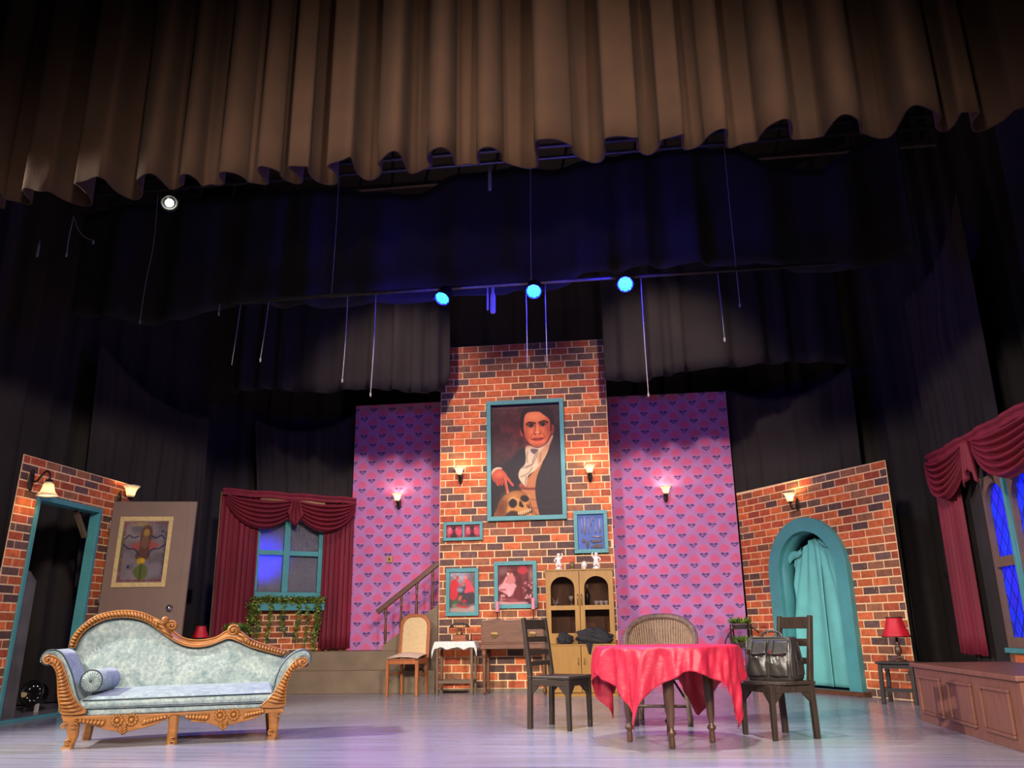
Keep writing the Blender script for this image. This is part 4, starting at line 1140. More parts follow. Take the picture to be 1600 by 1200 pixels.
for nm, ap, wp, rib in (('l', armL, woodL, [((150, 340), (158, 372)), ((172, 348), (160, 382)), ((190, 362), (168, 396)), ((200, 380), (172, 408)), ((208, 400), (176, 424)), ((214, 420), (178, 440)), ((220, 440), (180, 456)), ((226, 460), (181, 474)), ((232, 480), (182, 492)), ((238, 500), (183, 510)), ((245, 520), (184, 527)), ((253, 540), (186, 546)), ((264, 560), (188, 566)), ((278, 580), (192, 588)), ((295, 600), (198, 607)), ((312, 620), (203, 626))]),
                        ('r', armR, woodR, [((1490, 346), (1492, 388)), ((1468, 356), (1474, 394)), ((1450, 372), (1462, 402)), ((1436, 390), (1452, 414)), ((1424, 408), (1442, 430)), ((1412, 424), (1434, 446)), ((1402, 442), (1427, 462)), ((1392, 460), (1421, 480)), ((1382, 478), (1418, 498)), ((1372, 496), (1415, 516)), ((1361, 514), (1413, 534)), ((1348, 532), (1411, 552)), ((1333, 550), (1410, 568)), ((1314, 570), (1406, 584))])):
    mb = MB(); mb.prism(front_poly(ap), 0.0, 0.50)
    arm = mb.build('arm', M['sofa'], sofa, bevel=0.018, seg=3)
    for p_ in arm.data.polygons: p_.use_smooth = True
    mb = MB(); fp = front_poly(ap, 0, 5); mb.tube([(x, -0.006, z) for x, z in fp], 0.006, 6, close=True); mb.build('piping', M['piping'], arm, smooth=True)
    mb = MB(); wpz = front_poly(wp); mb.prism(wpz, -0.032, 0.001); wood = mb.build('carved_front', M['sofa_wood'], arm, bevel=0.008)
    mb = MB(); mb.tube([(x, -0.034, z) for x, z in wpz], 0.007, 6, close=True)
    for (a, b_) in rib:
        p0, p1 = sz(*a), sz(*b_); q = ((p0[0] + p1[0]) / 2, -0.046, (p0[1] + p1[1]) / 2)
        L_ = math.hypot(p1[0] - p0[0], p1[1] - p0[1])
        mb.tube([(p0[0], -0.034, p0[1]), q, (p1[0], -0.034, p1[1])], [0.008, 0.015, 0.008], 6)
    sc = sz(130, 352) if nm == 'l' else sz(1508, 362)
    spiral(mb, sc[0], sc[1], -0.035, 0.038, 1.5, 1.4, 1 if nm == 'l' else -1, 0.010)
    mb.build('carving', M['sofa_wood'], arm, smooth=True)
    # pleats on the fabric roll
    mb = MB(); cc = sz(128, 350) if nm == 'l' else sz(1508, 360)
    for k in range(15):
        a = (0.5 + 2.9 * k / 14) if nm == 'l' else (-0.4 + 2.9 * k / 14)
        mb.tube([(cc[0] + 0.040 * math.cos(a), -0.004, cc[1] + 0.042 * math.sin(a)), (cc[0] + 0.064 * math.cos(a), -0.006, cc[1] + 0.066 * math.sin(a))], 0.005, 5)
    mb.build('pleats', M['sofa'], arm, smooth=True)
# seat
sc_t = [sz(x, y) for x, y in ((300, 560), (1345, 520), (1300, 583), (322, 617))]
def seat_edge(u, z):
    """left and right ends of the cushion follow the sloping arms"""
    return sc_t[3][0] + (sc_t[0][0] - sc_t[3][0]) * z, sc_t[2][0] + (sc_t[1][0] - sc_t[2][0]) * z
mb = MB()
def seat_top(u, v):
    zf = sc_t[0][1] + (sc_t[1][1] - sc_t[0][1]) * u - 0.018
    x = sc_t[0][0] + (sc_t[1][0] - sc_t[0][0]) * u
    e = min(1.0, min(u, 1 - u) / 0.03); f = min(1.0, v / 0.07)
    return (x, -0.02 + 0.55 * v, zf + 0.018 * f ** 0.5 * e ** 0.5 + 0.055 * v ** 0.8 * e)
mb.grid(seat_top, 40, 16)
def seat_front(u, v):
    xt, xb = sc_t[0][0] + (sc_t[1][0] - sc_t[0][0]) * u, sc_t[3][0] + (sc_t[2][0] - sc_t[3][0]) * u
    zt, zb = sc_t[0][1] + (sc_t[1][1] - sc_t[0][1]) * u - 0.018, sc_t[3][1] + (sc_t[2][1] - sc_t[3][1]) * u
    return (xb + (xt - xb) * v, -0.02 - 0.016 * math.sin(PI * v), zb + (zt - zb) * v)
mb.grid(seat_front, 40, 8)
mb.grid(lambda u, v: (sc_t[3][0] + (sc_t[2][0] - sc_t[3][0]) * (1 - u), -0.02 + 0.55 * v, min(sc_t[3][1], sc_t[2][1])), 4, 2)
cush = mb.build('seat_cushion', M['sofa'], sofa, smooth=True)
mb = MB()
mb.tube([(sc_t[0][0] + 0.02, -0.024, sc_t[0][1] - 0.018), (sc_t[1][0] - 0.02, -0.024, sc_t[1][1] - 0.018)], 0.0065, 6)
mb.tube([(sc_t[3][0] + 0.02, -0.022, sc_t[3][1] + 0.012), (sc_t[2][0] - 0.02, -0.022, sc_t[2][1] + 0.012)], 0.0065, 6)
mb.build('piping', M['piping'], cush, smooth=True)
sb = [sz(x, y) for x, y in ((318, 618), (1300, 584), (1272, 615), (334, 658))]
mb = MB(); mb.prism(sb, 0.005, 0.505); mb.build('seat_base', M['sofa'], sofa, bevel=0.015, seg=3)
# apron
ap = [(200, 644), (335, 655), (560, 648), (780, 640), (1000, 628), (1270, 612), (1402, 602), (1404, 640), (1345, 640), (1295, 642), (1250, 668), (1180, 688), (1105, 706), (1075, 737), (1042, 712), (980, 692), (905, 687), (862, 656), (800, 650), (765, 672), (700, 706), (640, 722), (556, 742), (528, 762), (500, 742), (440, 732), (352, 704), (300, 692), (288, 672), (205, 690)]
mb = MB(); mb.prism([sz(*p) for p in ap], -0.012, 0.03); apron = mb.build('apron', M['sofa_wood'], sofa, bevel=0.006)
def rosette(cx, cy, r):
    mb = MB(); c = sz(cx, cy)
    mb.ball((c[0], -0.02, c[1]), (r * 0.36, 0.014, r * 0.36))
    for k in range(10):
        a = 2 * PI * k / 10
        mb.ball((c[0] + r * 0.7 * math.cos(a), -0.017, c[1] + r * 0.7 * math.sin(a)), (r * 0.30, 0.014, r * 0.30), 8, 6)
    mb.build('rosette', M['sofa_wood'], apron, smooth=True)
for cx, cy in ((500, 680), (578, 676), (1058, 652), (1132, 648)): rosette(cx, cy, 0.052)
for side, (c0, c1) in enumerate((((420, 700), (300, 685)), ((650, 690), (760, 665)), ((985, 668), (880, 665)), ((1200, 655), (1290, 635)))):
    mb = MB()
    for k in range(7):
        t_ = k / 6
        a = sz(c0[0] + (c1[0] - c0[0]) * t_, c0[1] + (c1[1] - c0[1]) * t_ - 4)
        s_ = 0.026 * (1 - 0.5 * t_)
        mb.tube([(a[0] - s_ * 0.7, -0.012, a[1] - s_), (a[0], -0.028, a[1]), (a[0] + s_ * 0.7, -0.012, a[1] + s_)], [0.007, 0.016, 0.007], 6)
    mb.build('leaf_scroll', M['sofa_wood'], apron, smooth=True)
for (cx, cy) in ((528, 742), (1075, 718)):
    mb = MB()
    for k in range(3):
        for sx in (-1, 1):
            a, b_ = sz(cx, cy + 8 - 12 * k), sz(cx + sx * 26, cy - 12 - 12 * k)
            mb.tube([(a[0], -0.02, a[1]), (b_[0], -0.016, b_[1])], [0.010, 0.006], 6)
    mb.build('pendant', M['sofa_wood'], apron, smooth=True)
# legs
def leg(name, pts, rad, y0, y1=None, foot=True):
    mb = MB()
    q = catmull([(*p_, r_) for p_, r_ in zip(pts, rad)], 6)
    rings = []
    for (x, y, z, r_) in q:                      # squarish section, level rings so that the foot stands flat
        rings.append([(x + sx * r_ / 2, y + sy * r_ * 0.42, z) for sx, sy in ((-1, -0.6), (-0.6, -1), (0.6, -1), (1, -0.6), (1, 0.6), (0.6, 1), (-0.6, 1), (-1, 0.6))])
    vs = [v for g in rings for v in g]; fs = []
    for i in range(len(rings) - 1):
        for j in range(8): fs.append((i * 8 + j, (i + 1) * 8 + j, (i + 1) * 8 + (j + 1) % 8, i * 8 + (j + 1) % 8))
    fs.append(tuple(range(8))); fs.append(tuple((len(rings) - 1) * 8 + j for j in range(7, -1, -1)))
    mb.add(vs, fs)
    o_ = mb.build(name, M['sofa_wood'], sofa)
    return o_
def fl(zx, zy, off=0.04): p = sz(zx, zy, off); return (p[0], off, max(p[1], 0.0))
def legpts(q, off, bot): 
    out = [fl(x, y, off) for x, y in q]
    out[-1] = (out[-1][0], off, bot)
    return out
leg('front_leg', legpts([(240, 650), (252, 700), (258, 760), (238, 812), (225, 842)], 0.035, 0.0), [0.115, 0.105, 0.075, 0.075, 0.085], 0)
leg('front_leg', legpts([(805, 645), (803, 700), (796, 770), (792, 815)], 0.035, 0.0), [0.085, 0.075, 0.075, 0.092], 0)
leg('front_leg', legpts([(1352, 608), (1350, 680), (1345, 740), (1335, 785)], 0.035, 0.0), [0.11, 0.085, 0.075, 0.082], 0)
leg('rear_leg', [(-0.74, 0.56, 0.34), (-0.75, 0.57, 0.16), (-0.77, 0.60, 0.0)], [0.085, 0.075, 0.07], 0)
leg('rear_leg', [(0.74, 0.56, 0.34), (0.75, 0.57, 0.16), (0.77, 0.60, 0.0)], [0.085, 0.075, 0.07], 0)
for (cx, cy) in ((210, 712), (266, 712), (232, 800), (796, 785), (1330, 745), (1372, 650)):
    mb = MB(); c = sz(cx, cy); spiral(mb, c[0], c[1], -0.022, 0.024, 1.3, 0.5, 1, 0.007, 20)
    mb.build('scroll', M['sofa_wood'], apron, smooth=True)
mb = MB(); mb.bx(-0.80, 0.80, 0.52, 0.56, 0.27, 0.40); mb.build('rear_rail', M['sofa_wood'], sofa)
mb = MB()
bc = sz(340, 500, 0.03)
r_b = 0.093
prof = [(0.001, -0.008), (r_b * 0.3, -0.004), (r_b * 0.85, 0.0), (r_b, 0.015), (r_b, 0.36), (r_b * 0.85, 0.375), (0.001, 0.38)]
Mt = Matrix.Rotation(R(-12), 4, 'Z') @ Matrix.Rotation(-PI / 2, 4, 'X')
bol = thing('bolster', 'round blue green bolster cushion lying at the left end of the sofa', 'cushion', (SO[0], SO[1], 0), R(SA))
bz = sc_t[0][1] + r_b + 0.035
bx0 = bc[0] + 0.015
mb.lathe(prof, (bx0, 0.04, bz), 28, Mt); bo = mb.build('cushion_body', M['sofa'], bol, smooth=True)
MT = Matrix.Translation((bx0, 0.04, bz)) @ Mt
mb = MB()
for k in range(20):
    a = 2 * PI * k / 20
    mb.tube([MT @ Vector((0.012 * math.cos(a), 0.012 * math.sin(a), -0.010)), MT @ Vector((0.078 * math.cos(a), 0.078 * math.sin(a), -0.003))], [0.002, 0.0055], 5)
mb.build('pleats', M['sofa'], bo, smooth=True)
mb = MB(); mb.ball(MT @ Vector((0, 0, -0.010)), 0.011); mb.build('button', M['piping'], bo, smooth=True)
mb = MB(); mb.tube([MT @ Vector((0.088 * math.cos(2 * PI * k / 32), 0.088 * math.sin(2 * PI * k / 32), 0.002)) for k in range(32)], 0.0055, 6, close=True); mb.build('piping', M['piping'], bo, smooth=True)

# ================================================================== PICTURES ON THE CHIMNEY
def frame(name, label, x0, x1, z0, z1, bar=0.06, depth=0.05, cat='picture', mull=None):
    t_ = thing(name, label, cat, (CH[0] + x0, CH[1] - 0.009, z0))
    W_, H_ = x1 - x0, z1 - z0
    for (a, b_, c, d, nm) in ((0, W_, H_ - bar, H_, 'frame_rail'), (0, W_, 0, bar, 'frame_rail'), (0, bar, bar, H_ - bar, 'frame_stile'), (W_ - bar, W_, bar, H_ - bar, 'frame_stile')):
        mb = MB(); mb.bx(a, b_, -depth, 0, c, d); mb.build(nm, M['teal'], t_, bevel=0.003)
    if mull is not None:
        mb = MB(); mb.bx(mull - bar * 0.35, mull + bar * 0.35, -depth, 0, bar, H_ - bar); mb.build('frame_stile', M['teal'], t_, bevel=0.003)
    mb = MB()
    for k in range(7):
        for (xx, zz) in ((bar / 2, H_ * (0.08 + 0.14 * k)), (W_ - bar / 2, H_ * (0.08 + 0.14 * k))): mb.ball((xx, -depth, zz), 0.004, 6, 4)
        for (xx, zz) in ((W_ * (0.08 + 0.14 * k), bar / 2), (W_ * (0.08 + 0.14 * k), H_ - bar / 2)): mb.ball((xx, -depth, zz), 0.004, 6, 4)
    mb.build('nails', M['iron'], t_, kind='stuff')
    return t_, W_, H_
# large portrait
pt, W_, H_ = frame('portrait_painting', 'large portrait painting of a man in dark coat with his hand on a skull', 0.745, 1.95, 2.43, 4.30, 0.065, 0.07)
P = Paint(38, 725, 80, 1130, 190, 290, (74, 50, 48))
P.ell(280, 330, 170, 260, (112, 54, 50), 0.55, 120); P.mottle(0.16, 60, 2); P.mottle(0.1, 22, 5)
dark = (56, 46, 48)
P.poly([(385, 505), (300, 530), (240, 600), (150, 650), (30, 690), (20, 1140), (520, 1140), (520, 640)], (50, 40, 43), 1, 14)
P.poly([(655, 390), (690, 440), (735, 470), (735, 1150), (500, 1150), (478, 1000), (466, 880), (486, 770), (540, 660), (600, 560), (640, 450)], dark, 1, 6)
P.line([(640, 450), (600, 560), (545, 660), (492, 770), (470, 890), (482, 1010), (502, 1120)], 5, (30, 24, 28), 0.8, 8)
P.line([(600, 740), (580, 800)], 3, (92, 82, 84), 0.6, 5); P.line([(530, 950), (600, 980), (690, 960)], 8, (72, 62, 64), 0.6, 14); P.line([(520, 1040), (620, 1060), (700, 1030)], 8, (72, 62, 64), 0.5, 14)
P.poly([(545, 640), (492, 760), (468, 880), (476, 1000), (500, 1140), (420, 1140), (400, 980), (330, 890), (312, 840), (380, 800), (460, 720)], (188, 128, 84), 1, 5)
P.line([(312, 872), (380, 882), (468, 884)], 9, (112, 44, 36), 0.9, 8); P.line([(400, 975), (440, 985), (474, 985)], 4, (130, 80, 56), 0.8, 5); P.line([(430, 1060), (486, 1062)], 4, (130, 80, 56), 0.7, 5)
P.ell(350, 850, 34, 26, (140, 60, 48), 0.7, 14)
P.poly([(385, 488), (420, 478), (500, 505), (590, 465), (645, 388), (652, 410), (620, 480), (590, 560), (540, 640), (470, 715), (400, 765), (380, 860), (345, 835), (318, 800), (304, 755), (322, 700), (372, 650), (380, 580), (376, 520)], (208, 188, 160), 1, 4)
P.poly([(600, 470), (648, 395), (618, 480), (585, 560), (540, 632), (500, 660), (505, 560)], (196, 150, 110), 0.9, 8)
for l in ([(480, 560), (450, 620), (440, 660), (380, 690)], [(500, 520), (490, 580), (450, 650)], [(440, 690), (400, 740), (330, 770)], [(380, 770), (372, 850)], [(330, 690), (400, 670), (440, 660)], [(400, 540), (390, 600), (400, 640)], [(530, 560), (520, 630)]):
    P.line(l, 4, (118, 96, 80), 0.75, 6)
P.poly([(430, 515), (470, 512), (500, 525), (470, 560), (440, 545)], (96, 78, 84), 0.85, 6); P.line([(600, 480), (640, 405)], 5, (232, 216, 190), 0.9, 5)
# face
P.ell(345, 335, 18, 54, (186, 96, 66)); P.ell(648, 325, 17, 48, (178, 88, 60)); P.ell(345, 340, 8, 32, (140, 62, 46), 0.7, 6); P.ell(650, 330, 7, 26, (130, 58, 44), 0.7, 6)
face = [(366, 220), (388, 168), (450, 152), (530, 158), (600, 205), (630, 260), (638, 330), (622, 395), (588, 450), (545, 486), (500, 496), (455, 486), (412, 450), (378, 395), (362, 310)]
P.poly(face, (222, 130, 86), 1, 4)
P.ell(470, 205, 80, 40, (246, 172, 124), 0.75, 40); P.ell(430, 350, 45, 40, (240, 154, 106), 0.75, 34); P.ell(575, 350, 40, 45, (234, 144, 98), 0.6, 34)
P.ell(615, 340, 30, 110, (150, 66, 46), 0.6, 30); P.ell(385, 400, 26, 70, (150, 64, 46), 0.5, 26); P.ell(500, 478, 70, 16, (150, 66, 50), 0.6, 16); P.ell(505, 455, 36, 16, (224, 134, 94), 0.7, 14)
P.poly([(332, 310), (334, 210), (362, 140), (440, 100), (540, 92), (620, 125), (662, 195), (668, 280), (640, 285), (628, 240), (600, 212), (560, 185), (530, 162), (470, 156), (405, 164), (376, 200), (366, 260), (362, 320), (372, 372), (356, 360)], (54, 38, 38), 1, 5)
P.poly([(630, 240), (642, 290), (640, 345), (628, 350), (630, 300)], (50, 34, 34), 0.9, 5)
P.line([(400, 150), (470, 120), (560, 120)], 10, (78, 58, 56), 0.5, 20)
P.line([(396, 276), (425, 260), (480, 270)], 8, (48, 26, 22), 1, 5); P.line([(520, 266), (565, 252), (602, 266)], 8, (48, 26, 22), 1, 5)
for ex, ey in ((437, 290), (556, 284)):
    P.ell(ex, ey, 38, 19, (176, 90, 62), 0.5, 12); P.poly([(ex - 32, ey + 3), (ex - 10, ey - 13), (ex + 14, ey - 13), (ex + 32, ey + 2), (ex + 8, ey + 13), (ex - 14, ey + 12)], (206, 178, 162)); P.ell(ex, ey - 1, 18, 15, (24, 14, 12)); P.ell(ex - 5, ey - 5, 3, 3, (240, 230, 220))
    P.line([(ex - 30, ey + 2), (ex - 10, ey - 12), (ex + 12, ey - 12), (ex + 30, ey + 2)], 4.5, (44, 22, 18), 1, 3); P.line([(ex - 24, ey + 10), (ex, ey + 15), (ex + 24, ey + 9)], 2, (130, 62, 46), 0.8, 4)
P.poly([(485, 280), (512, 280), (524, 340), (540, 362), (520, 380), (495, 382), (464, 370), (474, 340)], (234, 146, 100), 0.8, 14)
P.line([(486, 285), (478, 335), (464, 366), (480, 378)], 4, (148, 66, 48), 0.75, 7); P.line([(520, 370), (538, 362), (530, 344)], 4, (140, 60, 44), 0.75, 6); P.ell(482, 373, 8, 4, (104, 44, 34), 0.85, 5); P.ell(520, 373, 8, 4, (104, 44, 34), 0.85, 5); P.line([(500, 290), (500, 350)], 6, (250, 182, 138), 0.7, 10); P.ell(502, 358, 13, 10, (252, 186, 144), 0.7, 8)
P.line([(446, 375), (430, 410)], 5, (150, 70, 50), 0.5, 8); P.line([(556, 370), (575, 402)], 5, (150, 70, 50), 0.5, 8)
P.poly([(442, 420), (475, 408), (502, 412), (530, 406), (566, 414), (535, 436), (500, 442), (466, 436)], (176, 72, 58), 1, 5); P.line([(440, 420), (475, 421), (503, 424), (535, 419), (568, 414)], 3, (92, 34, 28), 0.95, 3); P.ell(503, 434, 28, 5, (208, 108, 88), 0.7, 5)
# hand
P.poly([(36, 735), (50, 695), (95, 672), (146, 682), (120, 700), (70, 712), (46, 760)], (206, 184, 160))
P.poly([(44, 740), (80, 700), (130, 690), (172, 722), (205, 768), (240, 815), (260, 842), (252, 856), (232, 846), (196, 800), (192, 830), (206, 890), (208, 912), (194, 922), (182, 905), (168, 845), (156, 818), (150, 842), (130, 842), (126, 826), (112, 850), (90, 838), (70, 812), (50, 790)], (184, 88, 62), 1, 4)
P.ell(120, 740, 40, 26, (216, 124, 90), 0.7, 22); P.line([(170, 770), (186, 820), (200, 905)], 4, (226, 140, 110), 0.8, 5); P.line([(196, 775), (222, 815), (248, 848)], 3, (220, 130, 100), 0.7, 5)
P.line([(158, 770), (160, 820), (176, 880)], 3, (112, 44, 34), 0.85, 4); P.line([(130, 780), (140, 830)], 3, (112, 44, 34), 0.8, 4); P.line([(104, 785), (114, 840)], 3, (112, 44, 34), 0.8, 4); P.line([(72, 780), (86, 826)], 3, (112, 44, 34), 0.7, 4)
P.ell(199, 908, 6, 8, (230, 160, 140))
# skull
P.poly([(84, 1140), (92, 1050), (118, 985), (170, 935), (240, 903), (320, 898), (382, 925), (412, 980), (432, 1045), (462, 1100), (470, 1140)], (150, 96, 54), 1, 6)
P.ell(260, 945, 80, 36, (206, 152, 92), 0.75, 34); P.ell(130, 1060, 40, 70, (98, 56, 36), 0.6, 34); P.poly([(196, 1040), (205, 985), (250, 955), (310, 970), (400, 940), (410, 1000), (380, 1040), (430, 1085), (440, 1140), (210, 1140), (180, 1100)], (208, 156, 92), 0.85, 12)
P.ell(246, 1010, 40, 42, (44, 24, 20), 1, 6); P.ell(362, 972, 42, 30, (48, 26, 22), 1, 6, 0.2); P.poly([(318, 990), (352, 1045), (325, 1048), (306, 1030)], (46, 24, 20), 1, 5)
P.line([(208, 985), (246, 962), (290, 985)], 5, (232, 190, 130), 0.8, 6); P.poly([(176, 1112), (230, 1080), (290, 1090), (300, 1118), (260, 1140), (180, 1140)], (60, 32, 24), 0.85, 8); P.poly([(380, 1030), (420, 1062), (436, 1120), (404, 1070)], (66, 36, 26), 0.8, 8)
for k in range(7): P.ell(300 + 19 * k, 1104 - 5 * k, 7, 13, (232, 206, 160), 0.95, 3); P.line([(309 + 19 * k, 1092 - 5 * k), (309 + 19 * k, 1118 - 5 * k)], 1.5, (70, 38, 28), 0.9, 3)
P.line([(290, 1126), (350, 1124), (430, 1092)], 5, (56, 28, 22), 0.8, 5)
P.line([(60, 105), (300, 112), (520, 100), (700, 96)], 4, (132, 112, 106), 0.55, 8)
P.C = 255 * (np.clip(P.C, 0, 255) / 255) ** 1.25
P.mesh('canvas', W_ - 0.13, H_ - 0.13, pt, (0.065, -0.03, H_ - 0.065), M['vcol'])
# pair of small pictures
pt, W_, H_ = frame('double_picture', 'small wide double frame with two red mask pictures', 0.07, 0.672, 2.155, 2.435, 0.045, 0.05, mull=0.31)
for x0, sd_ in ((0.045, 1), (0.326, 2)):
    P = Paint(0, 100, 0, 80, 60, 48, (150, 40, 60)); P.mottle(0.35, 14, sd_)
    P.ell(18, 34, 14, 22, (206, 90, 110), 0.9, 5); P.ell(78, 40, 20, 26, (200, 70, 92), 0.9, 6)
    P.poly([(40, 10), (56, 14), (52, 40), (66, 78), (24, 80), (42, 44)], (46, 26, 34), 0.95, 4); P.ell(48, 20, 14, 7, (44, 28, 36), 0.9, 3); P.ell(62, 22, 5, 5, (216, 176, 160), 0.8, 3); P.ell(22, 22, 5, 6, (226, 190, 170), 0.8, 3)
    P.mesh('canvas', 0.24, H_ - 0.09, pt, (x0, -0.012, H_ - 0.045), M['vcol'])
# instrument board
pt, W_, H_ = frame('instrument_board', 'teal framed blue board with metal instruments fixed on it', 2.045, 2.545, 1.92, 2.545, 0.055, 0.06)
mb = MB(); mb.bx(0.05, W_ - 0.05, -0.018, -0.008, 0.05, H_ - 0.05); mb.build('backing_board', M['blue_board'], pt)
def ib(zx, zy): return (0.055 + (zx - 1250) / (1530 - 1250) * (W_ - 0.11), H_ - 0.055 - (zy - 75) / (415 - 75) * (H_ - 0.11))
for (x0, y0, x1, y1, w_) in ((1295, 110, 1297, 250, 0.010), (1326, 95, 1328, 260, 0.014), (1366, 120, 1367, 255, 0.010), (1400, 90, 1396, 185, 0.009), (1421, 90, 1420, 135, 0.012), (1443, 170, 1442, 255, 0.014), (1486, 120, 1487, 250, 0.016), (1395, 292, 1500, 294, 0.016)):
    a, b_ = ib(x0, y0), ib(x1, y1); mb = MB()
    mid_ = ((a[0] + b_[0]) / 2, (a[1] + b_[1]) / 2)
    mb.tube([(a[0], -0.026, a[1]), (mid_[0], -0.026, mid_[1]), (b_[0], -0.026, b_[1])], [w_ * 0.35, w_ * 0.55, w_ * 0.8], 7); mb.build('instrument', M['inst'], pt, smooth=True)
M['inst_dark'] = mat_plain('dark_tool_steel', rgb(74, 62, 66), 0.5, 0.3, 12, metal=0.3)
for poly in ([(1290, 330), (1308, 305), (1325, 325), (1322, 345), (1300, 350)], [(1332, 335), (1364, 330), (1368, 372), (1350, 410), (1335, 380)], [(1380, 330), (1510, 320), (1500, 345), (1410, 355)], [(1380, 400), (1420, 372), (1510, 365), (1505, 405)]):
    mb = MB(); mb.prism([ib(*p) for p in poly], -0.034, -0.019); mb.build('instrument', M['inst_dark'], pt, bevel=0.003)
# two figure pictures
pt, W_, H_ = frame('figure_picture', 'upright teal framed picture of two dancing figures in red', 0.115, 0.605, 1.06, 1.745, 0.055, 0.05)
P = Paint(85, 330, 620, 990, 90, 130, (150, 130, 134)); P.mottle(0.3, 26, 4)
P.ell(210, 640, 110, 60, (186, 186, 196), 0.8, 30); P.ell(300, 700, 60, 90, (120, 96, 100), 0.7, 30); P.poly([(150, 770), (260, 760), (330, 830), (330, 920), (200, 900)], (74, 64, 70), 0.9, 14)
P.poly([(85, 860), (150, 810), (200, 900), (260, 950), (200, 990), (85, 990)], (88, 84, 70), 0.9, 14); P.poly([(85, 955), (200, 940), (330, 960), (330, 990), (85, 990)], (186, 160, 150), 0.9, 10)
P.poly([(100, 700), (150, 690), (170, 760), (160, 840), (130, 880), (90, 860), (85, 780)], (206, 54, 70), 1, 5); P.ell(158, 672, 15, 20, (196, 92, 84)); P.line([(150, 700), (180, 740), (200, 730)], 6, (206, 80, 84), 1, 5)
P.poly([(225, 690), (265, 690), (300, 740), (325, 800), (270, 815), (225, 810), (240, 750)], (222, 84, 104), 1, 5); P.ell(238, 668, 14, 20, (228, 140, 136)); P.line([(230, 700), (205, 735)], 6, (220, 120, 120), 1, 5); P.line([(270, 810), (285, 870)], 6, (90, 60, 60), 1, 5); P.line([(300, 805), (300, 860)], 5, (90, 60, 60), 1, 5)
P.ell(185, 860, 16, 26, (206, 110, 100), 0.9, 6, 0.5); P.ell(225, 890, 22, 16, (196, 48, 66), 0.9, 5); P.line([(150, 920), (200, 940), (250, 945)], 10, (200, 60, 60), 0.9, 8); P.ell(140, 900, 26, 20, (84, 110, 74), 0.8, 10); P.ell(130, 930, 20, 16, (150, 160, 140), 0.7, 8)
P.ell(185, 785, 30, 22, (160, 176, 196), 0.8, 10)
P.C = 255 * (np.clip(P.C, 0, 255) / 255) ** 1.2
P.mesh('canvas', W_ - 0.11, H_ - 0.11, pt, (0.055, -0.015, H_ - 0.055), M['vcol'])
pt, W_, H_ = frame('figure_picture', 'teal framed reddish picture of a seated couple behind the pink candles', 0.84, 1.475, 1.155, 1.83, 0.058, 0.05)
P = Paint(520, 865, 550, 900, 120, 120, (110, 44, 50)); P.mottle(0.28, 36, 6)
P.ell(570, 600, 60, 40, (150, 120, 116), 0.7, 24); P.ell(765, 595, 56, 36, (196, 60, 74), 0.9, 8); P.ell(845, 640, 24, 60, (176, 140, 130), 0.8, 18)
P.poly([(525, 740), (580, 700), (640, 690), (700, 730), (680, 780), (640, 830), (560, 790), (525, 775)], (214, 160, 164), 1, 8); P.poly([(600, 650), (640, 630), (680, 650), (690, 700), (640, 720), (590, 700)], (204, 132, 130), 1, 8)
P.ell(620, 622, 14, 20, (224, 170, 156)); P.ell(655, 638, 15, 20, (206, 140, 130)); P.ell(622, 606, 16, 10, (120, 60, 50)); P.line([(600, 660), (575, 710), (610, 720)], 7, (222, 166, 160), 1, 6); P.line([(630, 790), (625, 825)], 9, (224, 180, 176), 1, 6)
P.line([(540, 770), (590, 768)], 6, (150, 60, 70), 0.8, 5); P.poly([(690, 760), (745, 740), (740, 850), (690, 850)], (120, 40, 46), 0.9, 12); P.poly([(525, 870), (640, 880), (790, 880), (790, 900), (520, 900)], (214, 170, 166), 0.9, 8); P.line([(540, 850), (700, 866)], 10, (170, 100, 104), 0.7, 10)
rgf = random.Random(3)
for k in range(26): P.ell(rgf.uniform(765, 860), rgf.uniform(690, 850), rgf.uniform(7, 13), rgf.uniform(7, 12), rgf.choice([(214, 150, 150), (190, 110, 110), (150, 80, 84), (226, 190, 184)]), 0.85, 5)
for k in range(10): P.ell(rgf.uniform(540, 580), rgf.uniform(810, 870), 8, 7, rgf.choice([(206, 140, 140), (226, 180, 176)]), 0.8, 5)
P.C = 255 * (np.clip(P.C, 0, 255) / 255) ** 1.2
P.mesh('canvas', W_ - 0.116, H_ - 0.116, pt, (0.058, -0.015, H_ - 0.058), M['vcol'])

